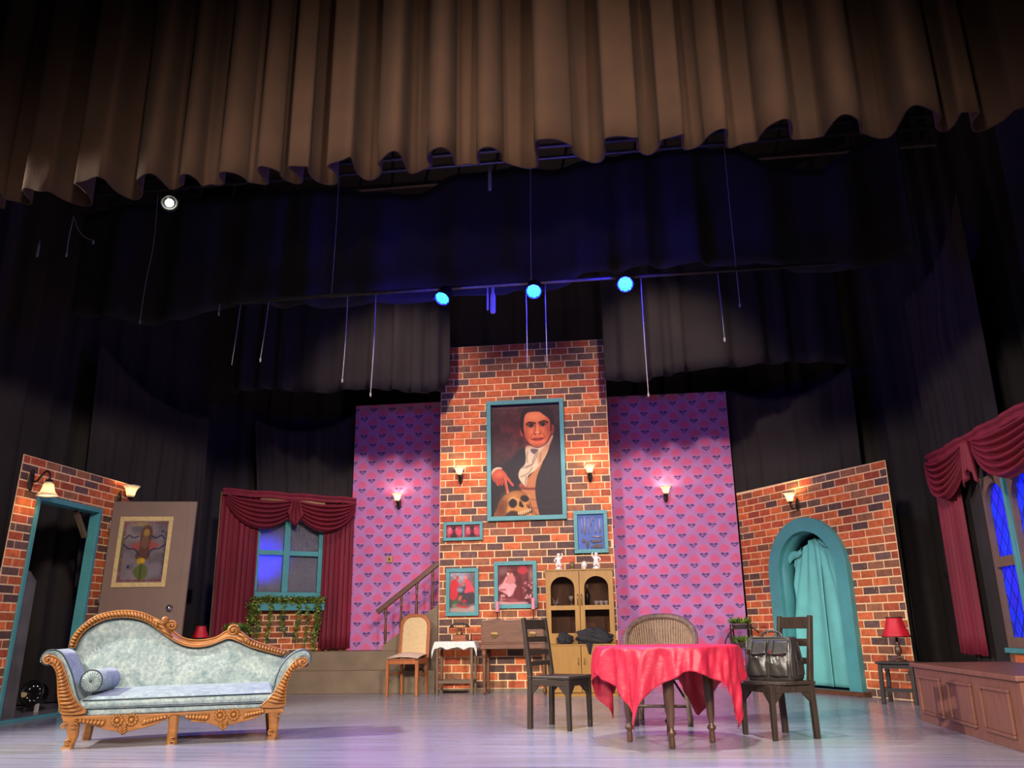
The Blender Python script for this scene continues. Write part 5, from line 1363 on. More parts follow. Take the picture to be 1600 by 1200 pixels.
# ================================================================== WALL SCONCES
def sconce(label, loc, rz, down=False, s=0.92, power=5.5):
    t_ = thing('wall_sconce', label, 'wall lamp', loc, rz, 'wall sconces on the set')
    t_.scale = (s, s, s)
    mb = MB(); mb.ball((0, -0.012, -0.02), (0.038, 0.016, 0.095), 14, 10); mb.ball((0, -0.02, 0.06), (0.022, 0.016, 0.03)); mb.ball((0, -0.02, -0.09), (0.018, 0.014, 0.03))
    for k in range(5):
        a = -0.9 + 0.45 * k; mb.tube([(0, -0.02, -0.02), (0.045 * math.sin(a), -0.018, 0.05 * math.cos(a))], [0.012, 0.004], 6)
    mb.build('backplate', M['iron'], t_, smooth=True)
    if down:
        pts = catmull([(0, -0.02, -0.02), (0, -0.07, -0.03), (0, -0.12, 0.03), (0, -0.17, 0.07), (0, -0.205, 0.03), (0, -0.205, -0.02)], 6); top = -0.02; sg = -1; y = -0.205
    else:
        pts = catmull([(0, -0.02, -0.03), (0, -0.06, -0.08), (0, -0.12, -0.09), (0, -0.15, -0.05), (0, -0.15, -0.01)], 6); top = -0.01; sg = 1; y = -0.15
    mb = MB(); mb.tube(pts, 0.010, 8); mb.build('arm', M['iron'], t_, smooth=True)
    mb = MB(); mb.lathe([(0.010, -0.01 * sg), (0.03, 0.005 * sg), (0.038, 0.03 * sg), (0.034, 0.036 * sg)], (0, y, top), 14); mb.build('cup', M['iron'], t_, smooth=True)
    prof = [(0.034, 0.02), (0.046, 0.05), (0.052, 0.085), (0.062, 0.115), (0.085, 0.145), (0.098, 0.155)]
    mb = MB(); mb.lathe([(r_, z_ * sg) for r_, z_ in prof], (0, y, top), 20, caps=False, fl=lambda a, z: 1 + 0.05 * math.cos(6 * a) * (abs(z) / 0.155))
    mb.build('shade', M['shade'], t_, smooth=True, solid=0.003)
    mb = MB(); mb.ball((0, y, top + 0.085 * sg), (0.024, 0.024, 0.032)); mb.build('bulb', M['bulb'], t_, smooth=True)
    d = bpy.data.lights.new('sconce_glow', 'POINT'); d.energy = power; d.color = (1.0, 0.64, 0.36); d.shadow_soft_size = 0.03
    o_ = bpy.data.objects.new('sconce_glow', d); COL.objects.link(o_); o_.parent = t_; o_.location = (0, y, top + 0.135 * sg)
    return t_
def wall_pt(A, ang, px, py, off):
    x, z = trace(A, ang, px, py, off); a = R(ang)
    return (A[0] + x * math.cos(a) - off * math.sin(a), A[1] + x * math.sin(a) + off * math.cos(a), z)
sconce('wall sconce with frosted bell shade turned down beside the open doorway', wall_pt(D1, 90, 47, 748, -0.012), R(90), True, 1.15, 3)
sconce('wall sconce half hidden behind the top of the open brown door', wall_pt(D1, 90, 185, 779, -0.012), R(90), False, 1.1, 3)
sconce('wall sconce on the pink wallpaper above the staircase', wall_pt((-4.33, 13.3), 0, 624, 786, -0.002), 0)
sconce('wall sconce on the brick chimney left of the portrait', wall_pt(CH, 0, 720, 746, -0.012), 0)
sconce('wall sconce on the brick chimney right of the portrait', wall_pt(CH, 0, 922, 743, -0.012), 0)
sconce('wall sconce on the pink wallpaper above the wicker armchair', wall_pt((-0.1, 13.3), 0, 1040, 775, -0.002), 0)
sconce('wall sconce on the brick flat above the teal arch', wall_pt(AA, AANG, 1247, 786, -0.012), R(AANG))
# switch on the wallpaper
p = wall_pt((-4.33, 13.3), 0, 609, 874, -0.002)
t_ = thing('light_switch', 'small square light switch on the pink wallpaper', 'switch', p)
mb = MB(); mb.bx(-0.05, 0.05, -0.03, 0, -0.05, 0.05); mb.build('switch_box', M['switch'], t_, bevel=0.004)
mb = MB(); mb.box((0, -0.034, 0.0), (0.03, 0.012, 0.045), rx=0.2); mb.build('toggle', M['brown_wood'], t_, bevel=0.003)

# ================================================================== CENTRE STAGE
# round table
TC = (0.345, 7.19)
tb = thing('round_table', 'round dark wooden table with turned legs under the red cloth', 'table', (TC[0], TC[1], 0))
mb = MB(); mb.lathe([(0.52, 0.69), (0.55, 0.695), (0.55, 0.712), (0.54, 0.72), (0.001, 0.72)], (0, 0, 0), 48); mb.build('table_top', M['table_wood'], tb, smooth=False)
mb = MB(); mb.lathe([(0.42, 0.60), (0.42, 0.689), (0.40, 0.689), (0.40, 0.60), (0.42, 0.60)], (0, 0, 0), 40, caps=False); mb.build('table_apron', M['table_wood'], tb, smooth=False)
for lx_, ly_ in ((-0.015, -0.40), (-0.325, -0.02), (0.315, -0.05), (0.01, 0.40)):
    mb = MB(); mb.lathe([(0.019, 0), (0.024, 0.01), (0.021, 0.07), (0.019, 0.085), (0.034, 0.10), (0.034, 0.115), (0.021, 0.13), (0.020, 0.15), (0.030, 0.20), (0.040, 0.42), (0.042, 0.50), (0.034, 0.52), (0.042, 0.54), (0.042, 0.688)], (lx_, ly_, 0), 16)
    mb.build('leg', M['table_wood'], tb, smooth=True)
# red satin cloth
mb = MB()
HS, RT = 0.83, 0.558
def cloth(u, v):
    th = 2 * PI * u
    k = math.radians(15.0)
    a = th - k
    a = (a + PI / 4) % (PI / 2) - PI / 4
    Rm = RT + 0.20 + 0.42 * ((1 / math.cos(a) - 1) / 0.4142) ** 1.05
    r = Rm * v
    if r <= RT:
        return (r * math.cos(th), r * math.sin(th), 0.7235 + 0.002 * math.sin(9 * th) * v)
    d = r - RT; D_ = Rm - RT
    bend = 0.02
    corner = max(0.0, (D_ - 0.22) / 0.40)
    fold = 0.030 * math.sin(9 * th + 0.7) + 0.022 * math.sin(17 * th + 2.1 + 3 * d) + 0.012 * math.sin(31 * th - 6 * d) + 0.006 * math.sin(53 * th + 22 * d)
    k2 = min(1, d / 0.07)
    rr = RT + 0.016 + fold * k2 * (0.5 + d * 1.3) + 0.10 * d * (1 - corner) - 0.05 * d * corner
    if d < bend:
        return ((RT + d * 0.8) * math.cos(th), (RT + d * 0.8) * math.sin(th), 0.7235 - d * 0.2)
    thf = th - 0.10 * d * math.sin(9 * th + 0.2)
    return (rr * math.cos(thf), rr * math.sin(thf), 0.7195 - (d - bend) * 0.985 + 0.012 * math.sin(13 * th) * k2)
vs = []
mb.grid(cloth, 320, 60, True)
tc = mb.build('tablecloth', M['satin'], smooth=True, solid=0.003, loc=(TC[0], TC[1], 0))
tag(tc, 'crimson satin cloth draped over the round table with hanging corners', 'tablecloth')

def dark_chair(label, loc, rz, w_, d_, seat, top, slats, roundf):
    t_ = thing('wooden_chair', label, 'chair', loc, rz, 'worn dark wooden chairs at the table')
    for sy in (-1, 1):
        mb = MB(); y = sy * w_ / 2
        mb.bar((-d_ / 2, y, 0), (-d_ / 2 + 0.01, y, seat), 0.042, 0.046); mb.bar((-d_ / 2 + 0.01, y, seat), (-d_ / 2 - 0.055, y, top), 0.042, 0.044, 0.036, 0.036)
        mb.build('rear_post', M['dark_wood'], t_, bevel=0.004)
        mb = MB(); mb.bar((d_ / 2, y, 0), (d_ / 2 - 0.005, y, seat - 0.028), 0.036, 0.036, 0.044, 0.044); mb.build('front_leg', M['dark_wood'], t_, bevel=0.004)
    if roundf:
        pts = [(-d_ / 2 - 0.02, -w_ / 2 - 0.03)] + [(0.02 + (d_ / 2 + 0.05) * math.sin(PI * k / 16), -(w_ / 2 + 0.04) * math.cos(PI * k / 16)) for k in range(17)] + [(-d_ / 2 - 0.02, w_ / 2 + 0.03)]
    else:
        pts = [(-d_ / 2 + 0.03, -w_ / 2 - 0.01), (d_ / 2 + 0.03, -w_ / 2 - 0.035), (d_ / 2 + 0.045, 0), (d_ / 2 + 0.03, w_ / 2 + 0.035), (-d_ / 2 + 0.03, w_ / 2 + 0.01)]
    mb = MB(); mb.slab(pts, seat - 0.026, seat); mb.build('seat', M['dark_wood'], t_, bevel=0.006)
    for sy in (-1, 1):
        mb = MB(); mb.bx(-d_ / 2 + 0.02, d_ / 2 - 0.025, sy * w_ / 2 - 0.012, sy * w_ / 2 + 0.012, seat - 0.085, seat - 0.0275); mb.build('seat_rail', M['dark_wood'], t_, bevel=0.003)
        for sx, dx in ((d_ / 2, -1), (-d_ / 2, 1)):
            mb = MB(); mb.prism([(sx + dx * 0.02, seat - 0.17), (sx + dx * 0.02, seat - 0.086), (sx + dx * 0.10, seat - 0.086), (sx + dx * 0.09, seat - 0.100)], sy * w_ / 2 - 0.010, sy * w_ / 2 + 0.010); mb.build('corner_bracket', M['dark_wood'], t_)
    for sx in (-1, 1):
        mb = MB(); mb.bx(sx * d_ / 2 - 0.012, sx * d_ / 2 + 0.012, -w_ / 2 + 0.025, w_ / 2 - 0.025, seat - 0.085, seat - 0.0275); mb.build('seat_rail', M['dark_wood'], t_, bevel=0.003)
    for sy in (-1, 1):
        mb = MB(); Mx = Matrix.Rotation(PI / 2, 4, 'Z')
        mb.prism([(sy * (w_ / 2 - 0.02), seat - 0.17), (sy * (w_ / 2 - 0.02), seat - 0.086), (sy * (w_ / 2 - 0.10), seat - 0.086), (sy * (w_ / 2 - 0.09), seat - 0.100)], -d_ / 2 - 0.010, -d_ / 2 + 0.010, Mx); mb.build('corner_bracket', M['dark_wood'], t_)
    for z0, z1 in slats:
        xa = -d_ / 2 + 0.01 - 0.065 * ((z0 + z1) / 2 - seat) / (top - seat)
        mb = MB(); mb.bx(xa - 0.010, xa + 0.010, -w_ / 2 + 0.018, w_ / 2 - 0.018, z0, z1); mb.build('slat', M['dark_wood'], t_, bevel=0.003)
    return t_
dark_chair('worn dark ladder back chair with empty seat left of the red table', (-0.60, 8.13, 0), R(-26), 0.385, 0.41, 0.455, 0.97, [(0.865, 0.955), (0.75, 0.80), (0.635, 0.68), (0.54, 0.58)], False)
dark_chair('worn dark wooden chair with rounded seat holding the black leather bag', (1.24, 7.50, 0), R(203), 0.44, 0.38, 0.435, 0.945, [(0.84, 0.935), (0.70, 0.76), (0.56, 0.61)], True)

# black leather bag on the chair
bag = thing('leather_bag', 'black leather bag with two buckled front pockets on a chair', 'bag', (1.245, 7.49, 0.4355), R(-33))
BW, BD, BH = 0.41, 0.26, 0.36
mb = MB()
def bagb(u, v):
    k = [(-1, -1), (1, -1), (1, 1), (-1, 1)]
    a = 2 * PI * u; c, s_ = math.cos(a), math.sin(a)
    p_ = 0.32
    x = math.copysign(abs(c) ** p_, c); y = math.copysign(abs(s_) ** p_, s_)
    tz = v
    wy = BD / 2 * (1.0 - 0.50 * max(0, tz - 0.15) ** 1.3); wx = BW / 2 * (1.0 - 0.07 * tz)
    e = 1.0 if 0.04 < v < 0.96 else 0.94
    return (x * wx * e + 0.006 * math.sin(9 * v + 4 * u), y * wy * e, BH * 0.93 * tz + 0.008 * math.sin(5 * u * PI) * tz)
mb.grid(bagb, 56, 24, True)
mb.add([bagb(i / 56, 0) for i in range(56)], [tuple(range(55, -1, -1))]); mb.add([bagb(i / 56, 1) for i in range(56)], [tuple(range(56))])
body = mb.build('bag_body', M['leather'], bag, smooth=True)
mb = MB()
mb.tube(catmull([(-BW / 2 + 0.01, -BD / 2 + 0.0, 0.03), (-BW / 2 + 0.015, -BD / 2 + 0.015, 0.18), (-BW / 2 + 0.03, -BD / 2 + 0.055, 0.32), (0, -BD / 2 + 0.06, 0.335), (BW / 2 - 0.03, -BD / 2 + 0.055, 0.32), (BW / 2 - 0.012, -BD / 2 + 0.015, 0.18), (BW / 2 - 0.008, -BD / 2, 0.03)], 6), 0.007, 6)
mb.tube(catmull([(BW / 2 - 0.01, -0.03, 0.02), (BW / 2 - 0.01, -0.01, 0.18), (BW / 2 - 0.03, -0.02, 0.33)], 6), 0.007, 6)
mb.build('seam_piping', M['leather'], body, smooth=True)
for cx in (-0.097, 0.085):
    pk = MB()
    def pocket(u, v, cx=cx):
        x = cx + (u - 0.5) * 0.165; bul = math.sin(PI * u) ** 0.5 * math.sin(PI * (0.08 + 0.84 * v)) ** 0.5
        return (x, -BD / 2 + 0.062 * (0.85 * v * 0.5 + 0.02) * 1.6 - 0.034 * bul + 0.004 * math.sin(11 * u + 6 * v), 0.035 + 0.20 * v)
    pk.grid(pocket, 18, 14); pkt = pk.build('pocket', M['leather'], bag, smooth=True, solid=0.006)
    fp_ = MB()
    def flap(u, v, cx=cx): return (cx + (u - 0.5) * 0.172, -BD / 2 + 0.052 - 0.062 * v - 0.006 * math.sin(PI * u), 0.315 - 0.10 * v - 0.014 * math.sin(PI * u) * v)
    fp_.grid(flap, 12, 6); fp_.build('pocket_flap', M['leather'], pkt, smooth=True, solid=0.006)
    st = MB(); st.bar((cx - 0.045, -BD / 2 + 0.034, 0.325), (cx - 0.05, -BD / 2 - 0.022, 0.205), 0.03, 0.008, up=(0, 1, 0)); st.build('strap', M['leather'], pkt, bevel=0.003)
    bk = MB(); bk.box((cx - 0.05, -BD / 2 - 0.024, 0.225), (0.028, 0.006, 0.034)); bk.box((cx + 0.05, -BD / 2 - 0.012, 0.20), (0.012, 0.008, 0.02)); bk.build('buckle', M['chrome'], pkt)
mb = MB(); mb.tube(catmull([(-0.09, 0, 0.33), (-0.07, 0, 0.372), (0.0, -0.01, 0.388), (0.07, 0, 0.372), (0.09, 0, 0.33)], 7), 0.011, 8); mb.build('handle', M['leather'], bag, smooth=True)
mb = MB(); mb.tube(catmull([(-0.02, -0.03, 0.375), (0.0, -0.06, 0.34), (0.02, -0.04, 0.345), (0.05, -0.03, 0.37)], 5), 0.008, 6); mb.build('luggage_tag', M['brown_wood'], bag, smooth=True)
mb = MB(); mb.box((BW / 2 + 0.006, 0.02, 0.10), (0.012, 0.13, 0.12)); mb.bar((BW / 2 - 0.005, 0.03, 0.30), (BW / 2 + 0.012, 0.05, 0.14), 0.02, 0.008); mb.build('side_pocket', M['leather'], bag, bevel=0.006)

# wicker tub chair behind the table
wk = thing('wicker_armchair', 'round backed brown wicker armchair behind the red table', 'armchair', (0.36, 8.50, 0), R(-6))
def wr(a): return (0.325 * math.sin(a), 0.02 + 0.30 * math.cos(a))
def wtop(a):
    t_ = abs(a) / R(105)
    return 0.965 - 0.30 * t_ ** 2.2
def shell(u, v):
    a = R(-105) + R(210) * u; x, y = wr(a); k = 0.86 + 0.17 * v
    z = 0.42 + (wtop(a) - 0.42) * v
    return (x * k, y * k, z + 0.0)
mb = MB(); mb.grid(shell, 60, 10); mb.build('woven_shell', M['wicker'], wk, smooth=True, solid=0.012)
mb = MB()
for i in range(43):
    u = i / 42; pts = [shell(u, v) for v in (0, 0.25, 0.5, 0.75, 1.0)]
    mb.tube([(p[0] * 0.975, p[1] * 0.975, p[2]) for p in pts], 0.0075, 5)
mb.build('upright_canes', M['wicker_pale'], wk, smooth=True, kind='stuff')
mb = MB()
rim = [shell(i / 60, 1.0) for i in range(61)]
mb.tube(rim, 0.028, 10)
for i in range(120):
    u = i / 120; p0 = shell(u, 1.0); p1 = shell(min(u + 0.012, 1), 1.0)
    mb.tube([(p0[0], p0[1] - 0.026, p0[2] - 0.010), (p0[0] * 0.5 + p1[0] * 0.5, p0[1] - 0.02, p0[2] + 0.024), (p1[0], p1[1] + 0.01, p1[2] + 0.03)], 0.006, 5)
mb.build('braided_rim', M['wicker'], wk, smooth=True)
for sx in (-1, 1):
    p = shell(0 if sx < 0 else 1, 1.0)
    mb = MB(); mb.tube(catmull([(p[0], p[1], p[2]), (p[0] * 0.99, p[1] - 0.09, p[2] - 0.015), (p[0] * 0.97, p[1] - 0.15, p[2] - 0.07), (p[0] * 0.95, p[1] - 0.15, 0.46)], 6), 0.027, 10); mb.build('arm', M['wicker_pale'], wk, smooth=True)
mb = MB(); mb.lathe([(0.001, 0.40), (0.30, 0.40), (0.325, 0.415), (0.325, 0.44), (0.30, 0.455), (0.001, 0.465)], (0, -0.03, 0), 32); mb.build('seat', M['wicker'], wk, smooth=True)
for sx, sy in ((-0.24, -0.26), (0.24, -0.26), (-0.23, 0.2), (0.23, 0.2)):
    mb = MB(); mb.tube([(sx * 0.9, sy * 0.9, 0.405), (sx, sy, 0.06), (sx * 1.02, sy * 1.02, 0.0)], [0.022, 0.022, 0.026], 10); mb.build('leg', M['wicker'], wk, smooth=True)
mb = MB(); mb.tube([(-0.236, -0.255, 0.17), (0.236, -0.255, 0.17)], 0.014, 8); mb.build('stretcher', M['wicker'], wk, smooth=True)
mb = MB(); mb.tube([(-0.232, -0.25, 0.2), (-0.10, 0.0, 0.385)], 0.011, 8); mb.build('brace', M['wicker'], wk, smooth=True)
mb = MB(); mb.tube([(0.232, -0.25, 0.2), (0.10, 0.0, 0.385)], 0.011, 8); mb.build('brace', M['wicker'], wk, smooth=True)

# ================================================================== ALONG THE BACK
# upholstered chair by the stairs
uc = thing('upholstered_chair', 'wooden chair with arched beige upholstered back beside the staircase', 'chair', (-3.01, 12.02, 0), R(-9))
for sx in (-1, 1):
    mb = MB(); mb.bar((sx * 0.22, -0.20, 0), (sx * 0.22, -0.20, 0.47), 0.034, 0.034, 0.048, 0.048); mb.build('front_leg', M['chair_wood'], uc, bevel=0.005)
    mb = MB(); mb.bar((sx * 0.19, 0.24, 0), (sx * 0.185, 0.20, 0.47), 0.034, 0.036, 0.04, 0.04); mb.build('rear_leg', M['chair_wood'], uc, bevel=0.005)
    mb = MB(); mb.bx(sx * 0.215 - 0.012, sx * 0.215 + 0.012, -0.178, 0.18, 0.42, 0.49); mb.build('seat_rail', M['chair_wood'], uc, bevel=0.003)
    mb = MB(); mb.bar((sx * 0.21, -0.18, 0.285), (sx * 0.195, 0.215, 0.285), 0.018, 0.022); mb.build('stretcher', M['chair_wood'], uc, bevel=0.003)
mb = MB(); mb.bx(-0.195, 0.195, -0.215, -0.19, 0.42, 0.49); mb.build('seat_rail', M['chair_wood'], uc, bevel=0.003)
mb = MB()
mb.grid(lambda u, v: ((u - 0.5) * 0.47 * (1 - 0.08 * v), -0.23 + 0.43 * v, 0.482 + 0.045 * v + 0.065 * (math.sin(PI * (0.06 + 0.88 * u)) * math.sin(PI * (0.1 + 0.8 * v))) ** 0.6), 16, 14)
mb.grid(lambda u, v: ((0.5 - u) * 0.47 * (1 - 0.08 * v), -0.23 + 0.43 * v, 0.478), 4, 4)
mb.build('seat', M['seat_cream'], uc, smooth=True)
def archo(hw, z0, z1, r, n=10):
    pts = [(-hw, z0), (-hw, z1 - r)] + [(-hw + r - r * math.cos(PI / 2 * k / n), z1 - r + r * math.sin(PI / 2 * k / n)) for k in range(1, n + 1)]
    pts += [(hw - r + r * math.sin(PI / 2 * k / n), z1 - r + r * math.cos(PI / 2 * k / n)) for k in range(n + 1)] + [(hw, z0)]
    return pts
bo_ = archo(0.235, 0.49, 1.10, 0.17); bi_ = archo(0.188, 0.49, 1.055, 0.14)
Mb = Matrix.Translation((0, 0.19, 0.47)) @ Matrix.Rotation(R(-7), 4, 'X') @ Matrix.Translation((0, 0, -0.47))
mb = MB(); mb.prism(bo_ + bi_[::-1], -0.02, 0.02, Mb); mb.build('back_frame', M['chair_wood'], uc, bevel=0.006)
mb = MB(); mb.prism(archo(0.188, 0.52, 1.054, 0.139), -0.012, 0.012, Mb); mb.build('backrest', M['beige'], uc, bevel=0.008)
mb = MB(); mb.prism([(-0.188, 0.50), (0.188, 0.50), (0.188, 0.519), (-0.188, 0.519)], -0.016, 0.016, Mb); mb.build('back_rail', M['chair_wood'], uc)

# side table with lace
lt = thing('side_table', 'narrow weathered wooden side table under the lace cloth', 'table', (-2.35, 12.19, 0))
mb = MB(); mb.bx(-0.28, 0.28, -0.17, 0.19, 0.68, 0.705); mb.build('table_top', M['grey_wood'], lt, bevel=0.004)
for sx in (-0.245, 0.245):
    for sy in (-0.145, 0.16):
        mb = MB(); mb.bar((sx, sy, 0), (sx, sy, 0.679), 0.034, 0.034); mb.build('leg', M['grey_wood'], lt, bevel=0.003)
    mb = MB(); mb.bx(sx - 0.012, sx + 0.012, -0.127, 0.142, 0.15, 0.19); mb.build('stretcher', M['grey_wood'], lt)
for sy in (-0.145, 0.16):
    mb = MB(); mb.bx(-0.227, 0.227, sy - 0.012, sy + 0.012, 0.15, 0.19); mb.build('stretcher', M['grey_wood'], lt)
    mb = MB(); mb.bx(-0.227, 0.227, sy - 0.012, sy + 0.012, 0.61, 0.679); mb.build('apron', M['grey_wood'], lt)
mb = MB()
def lacef(u, v):
    x = -0.37 + 0.76 * u
    y = -0.27 + 0.44 * v
    z = 0.7085
    xe, ye = x, y
    if y < -0.174: z -= (-0.174 - y) * 0.98 * (1 + 0.15 * math.sin(u * 21)) ; ye = -0.174 - 0.012 - 0.006 * math.sin(u * 30)
    if x < -0.285: z -= (-0.285 - x) * 1.5; xe = -0.285 - (-0.285 - x) * 0.45
    if x > 0.285: z -= (x - 0.285) * 0.9; xe = 0.285 + (x - 0.285) * 0.35
    if v == 0: z += 0.012 * abs(math.sin(u * PI * 6)) - 0.006
    return (xe, ye, z)
mb.grid(lacef, 60, 26)
lc = mb.build('lace_cloth', M['lace'], smooth=True, solid=0.003, loc=(-2.35, 12.19, 0)); tag(lc, 'white lace cloth with scalloped pattern draped under the old telephone', 'tablecloth')
# telephone
ph = thing('telephone', 'antique wooden telephone with black handset on the lace cloth', 'telephone', (-2.31, 12.21, 0.711), R(6))
mb = MB(); mb.bx(-0.11, 0.11, -0.09, 0.09, 0, 0.022); mb.bx(-0.095, 0.095, -0.078, 0.078, 0.022, 0.075); mb.bx(-0.10, 0.10, -0.082, 0.082, 0.075, 0.087); mb.build('base', M['phone_wood'], ph, bevel=0.004)
mb = MB(); mb.lathe([(0.055, 0.087), (0.048, 0.10), (0.028, 0.12), (0.020, 0.17), (0.030, 0.18), (0.001, 0.185)], (0, 0.01, 0), 18); mb.build('pedestal', M['brass'], ph, smooth=True)
mb = MB()
for sx in (-1, 1): mb.tube(catmull([(0, 0.01, 0.175), (sx * 0.05, 0.01, 0.185), (sx * 0.06, 0.01, 0.22)], 5), 0.007, 6)
mb.build('cradle', M['brass'], ph, smooth=True)
mb = MB(); mb.lathe([(0.034, 0), (0.036, 0.006), (0.03, 0.012), (0.001, 0.014)], (0, -0.035, 0.115), 18, Matrix.Rotation(R(65), 4, 'X')); mb.build('dial', M['brass'], ph, smooth=True)
mb = MB(); mb.tube(catmull([(-0.115, 0.0, 0.205), (-0.08, 0.01, 0.236), (0, 0.01, 0.242), (0.08, 0.01, 0.236), (0.115, 0.0, 0.205)], 6), 0.013, 8)
for sx in (-1, 1): mb.lathe([(0.016, 0.0), (0.034, -0.018), (0.036, -0.03), (0.001, -0.03)], (sx * 0.112, -0.003, 0.215), 14)
mb.build('handset', M['black_plastic'], ph, smooth=True)
mb = MB(); mb.lathe([(0.03, 0), (0.03, 0.006), (0.006, 0.012), (0.006, 0.10), (0.001, 0.104)], (0, 0, 0), 12)
pl = mb.build('note_spike', M['iron'], smooth=True, loc=(-2.14, 12.20, 0.711)); tag(pl, 'small dark spike stand right of the old telephone', 'stand')

# writing desk
dk = thing('writing_desk', 'brown wooden box desk on turned legs with brass drop handles', 'desk', (-1.515, 12.25, 0))
mb = MB(); mb.bx(-0.46, 0.46, -0.20, 0.22, 0.665, 0.985); mb.build('desk_box', M['brown_wood'], dk, bevel=0.005)
mb = MB(); mb.bx(-0.44, 0.44, -0.207, -0.2005, 0.69, 0.965); mb.build('drop_front', M['brown_wood'], dk, bevel=0.003)
mb = MB(); mb.bx(-0.465, 0.465, -0.205, 0.225, 0.6, 0.664); mb.build('apron', M['brown_wood'], dk, bevel=0.004)
for sx in (-0.42, 0.42):
    for sy in (-0.165, 0.185):
        mb = MB(); mb.lathe([(0.016, 0), (0.024, 0.02), (0.026, 0.06), (0.018, 0.08), (0.022, 0.10), (0.030, 0.40), (0.022, 0.43), (0.034, 0.46), (0.022, 0.48), (0.034, 0.50), (0.034, 0.599)], (sx, sy, 0), 14); mb.build('leg', M['brown_wood'], dk, smooth=True)
for cx in (-0.27, 0.27):
    mb = MB(); mb.ball((cx, -0.209, 0.80), (0.06, 0.004, 0.028), 14, 8)
    mb.tube(catmull([(cx - 0.045, -0.212, 0.795), (cx - 0.03, -0.222, 0.765), (cx, -0.224, 0.755), (cx + 0.03, -0.222, 0.765), (cx + 0.045, -0.212, 0.795)], 5), 0.006, 6)
    mb.build('drop_handle', M['brass'], dk, smooth=True)
mb = MB(); mb.grid(lambda u, v: (-0.45 + 0.90 * u, -0.198 + 0.36 * v, 0.988 + 0.006 * math.sin(7 * u + 3 * v) ** 2), 14, 6)
pp = mb.build('paper_sheets', M['paper'], smooth=True, solid=0.003, loc=(-1.515, 12.25, 0)); tag(pp, 'loose pale paper lying along the top of the writing desk', 'paper')
for lab, px_, zb_ in (('pink pillar candle on a thin black stick, left of the pair', 777, (940, 956)), ('pink pillar candle on a thin black stick, right of the pair', 833, (934, 952))):
    x, zt = trace((0, 12.3), 0, px_, zb_[0]); zl = trace((0, 12.3), 0, px_, zb_[1])[1]
    t_ = thing('candlestick', lab, 'candle', (x, 12.3, 0.9975), 0, 'pink candles on the writing desk')
    mb = MB(); mb.lathe([(0.05, 0), (0.05, 0.008), (0.008, 0.016), (0.007, zl - 0.9975 - 0.012), (0.032, zl - 0.9975 - 0.008), (0.034, zl - 0.9975 - 0.001)], (0, 0, 0), 14); mb.build('stick', M['iron'], t_, smooth=True)
    mb = MB(); mb.lathe([(0.028, zl - 0.9975), (0.028, zt - 0.9975 - 0.004), (0.022, zt - 0.9975)], (0, 0, 0), 16); cn = mb.build('candle', M['pink_candle'], t_, smooth=False)
    mb = MB(); mb.tube([(0, 0, zt - 1.0), (0.002, 0, zt - 0.985)], 0.002, 5); mb.build('wick', M['iron'], cn)

# display cabinet
CB = (-1.02, 11.62)
cb = thing('display_cabinet', 'ochre wooden display cabinet with two arched glass doors', 'cabinet', (CB[0], CB[1], 0))
CW, ZL, ZT = 0.93, 0.66, 1.65
for (n_, a, m_) in (('side_panel', (0, 0.018, 0.02, 0.44, 0, ZL - 0.02), 'ochre'), ('side_panel', (CW - 0.018, CW, 0.02, 0.44, 0, ZL - 0.02), 'ochre'), ('base_panel', (0.018, CW - 0.018, 0.03, 0.44, 0.0, 0.05), 'ochre'), ('back_panel', (0.018, CW - 0.018, 0.42, 0.44, 0.05, ZT - 0.02), 'ochre_in'),
                    ('ledge', (-0.01, CW + 0.01, 0.0, 0.45, ZL - 0.02, ZL), 'ochre'), ('side_panel', (0, 0.018, 0.17, 0.42, ZL, ZT - 0.02), 'ochre'), ('side_panel', (CW - 0.018, CW, 0.17, 0.42, ZL, ZT - 0.02), 'ochre'), ('top_panel', (-0.012, CW + 0.012, 0.135, 0.45, ZT - 0.02, ZT), 'ochre'), ('shelf', (0.018, CW - 0.018, 0.19, 0.42, 1.148, 1.163), 'ochre_in')):
    mb = MB(); mb.bx(*a); mb.build(n_, M[m_], cb, bevel=0.002)
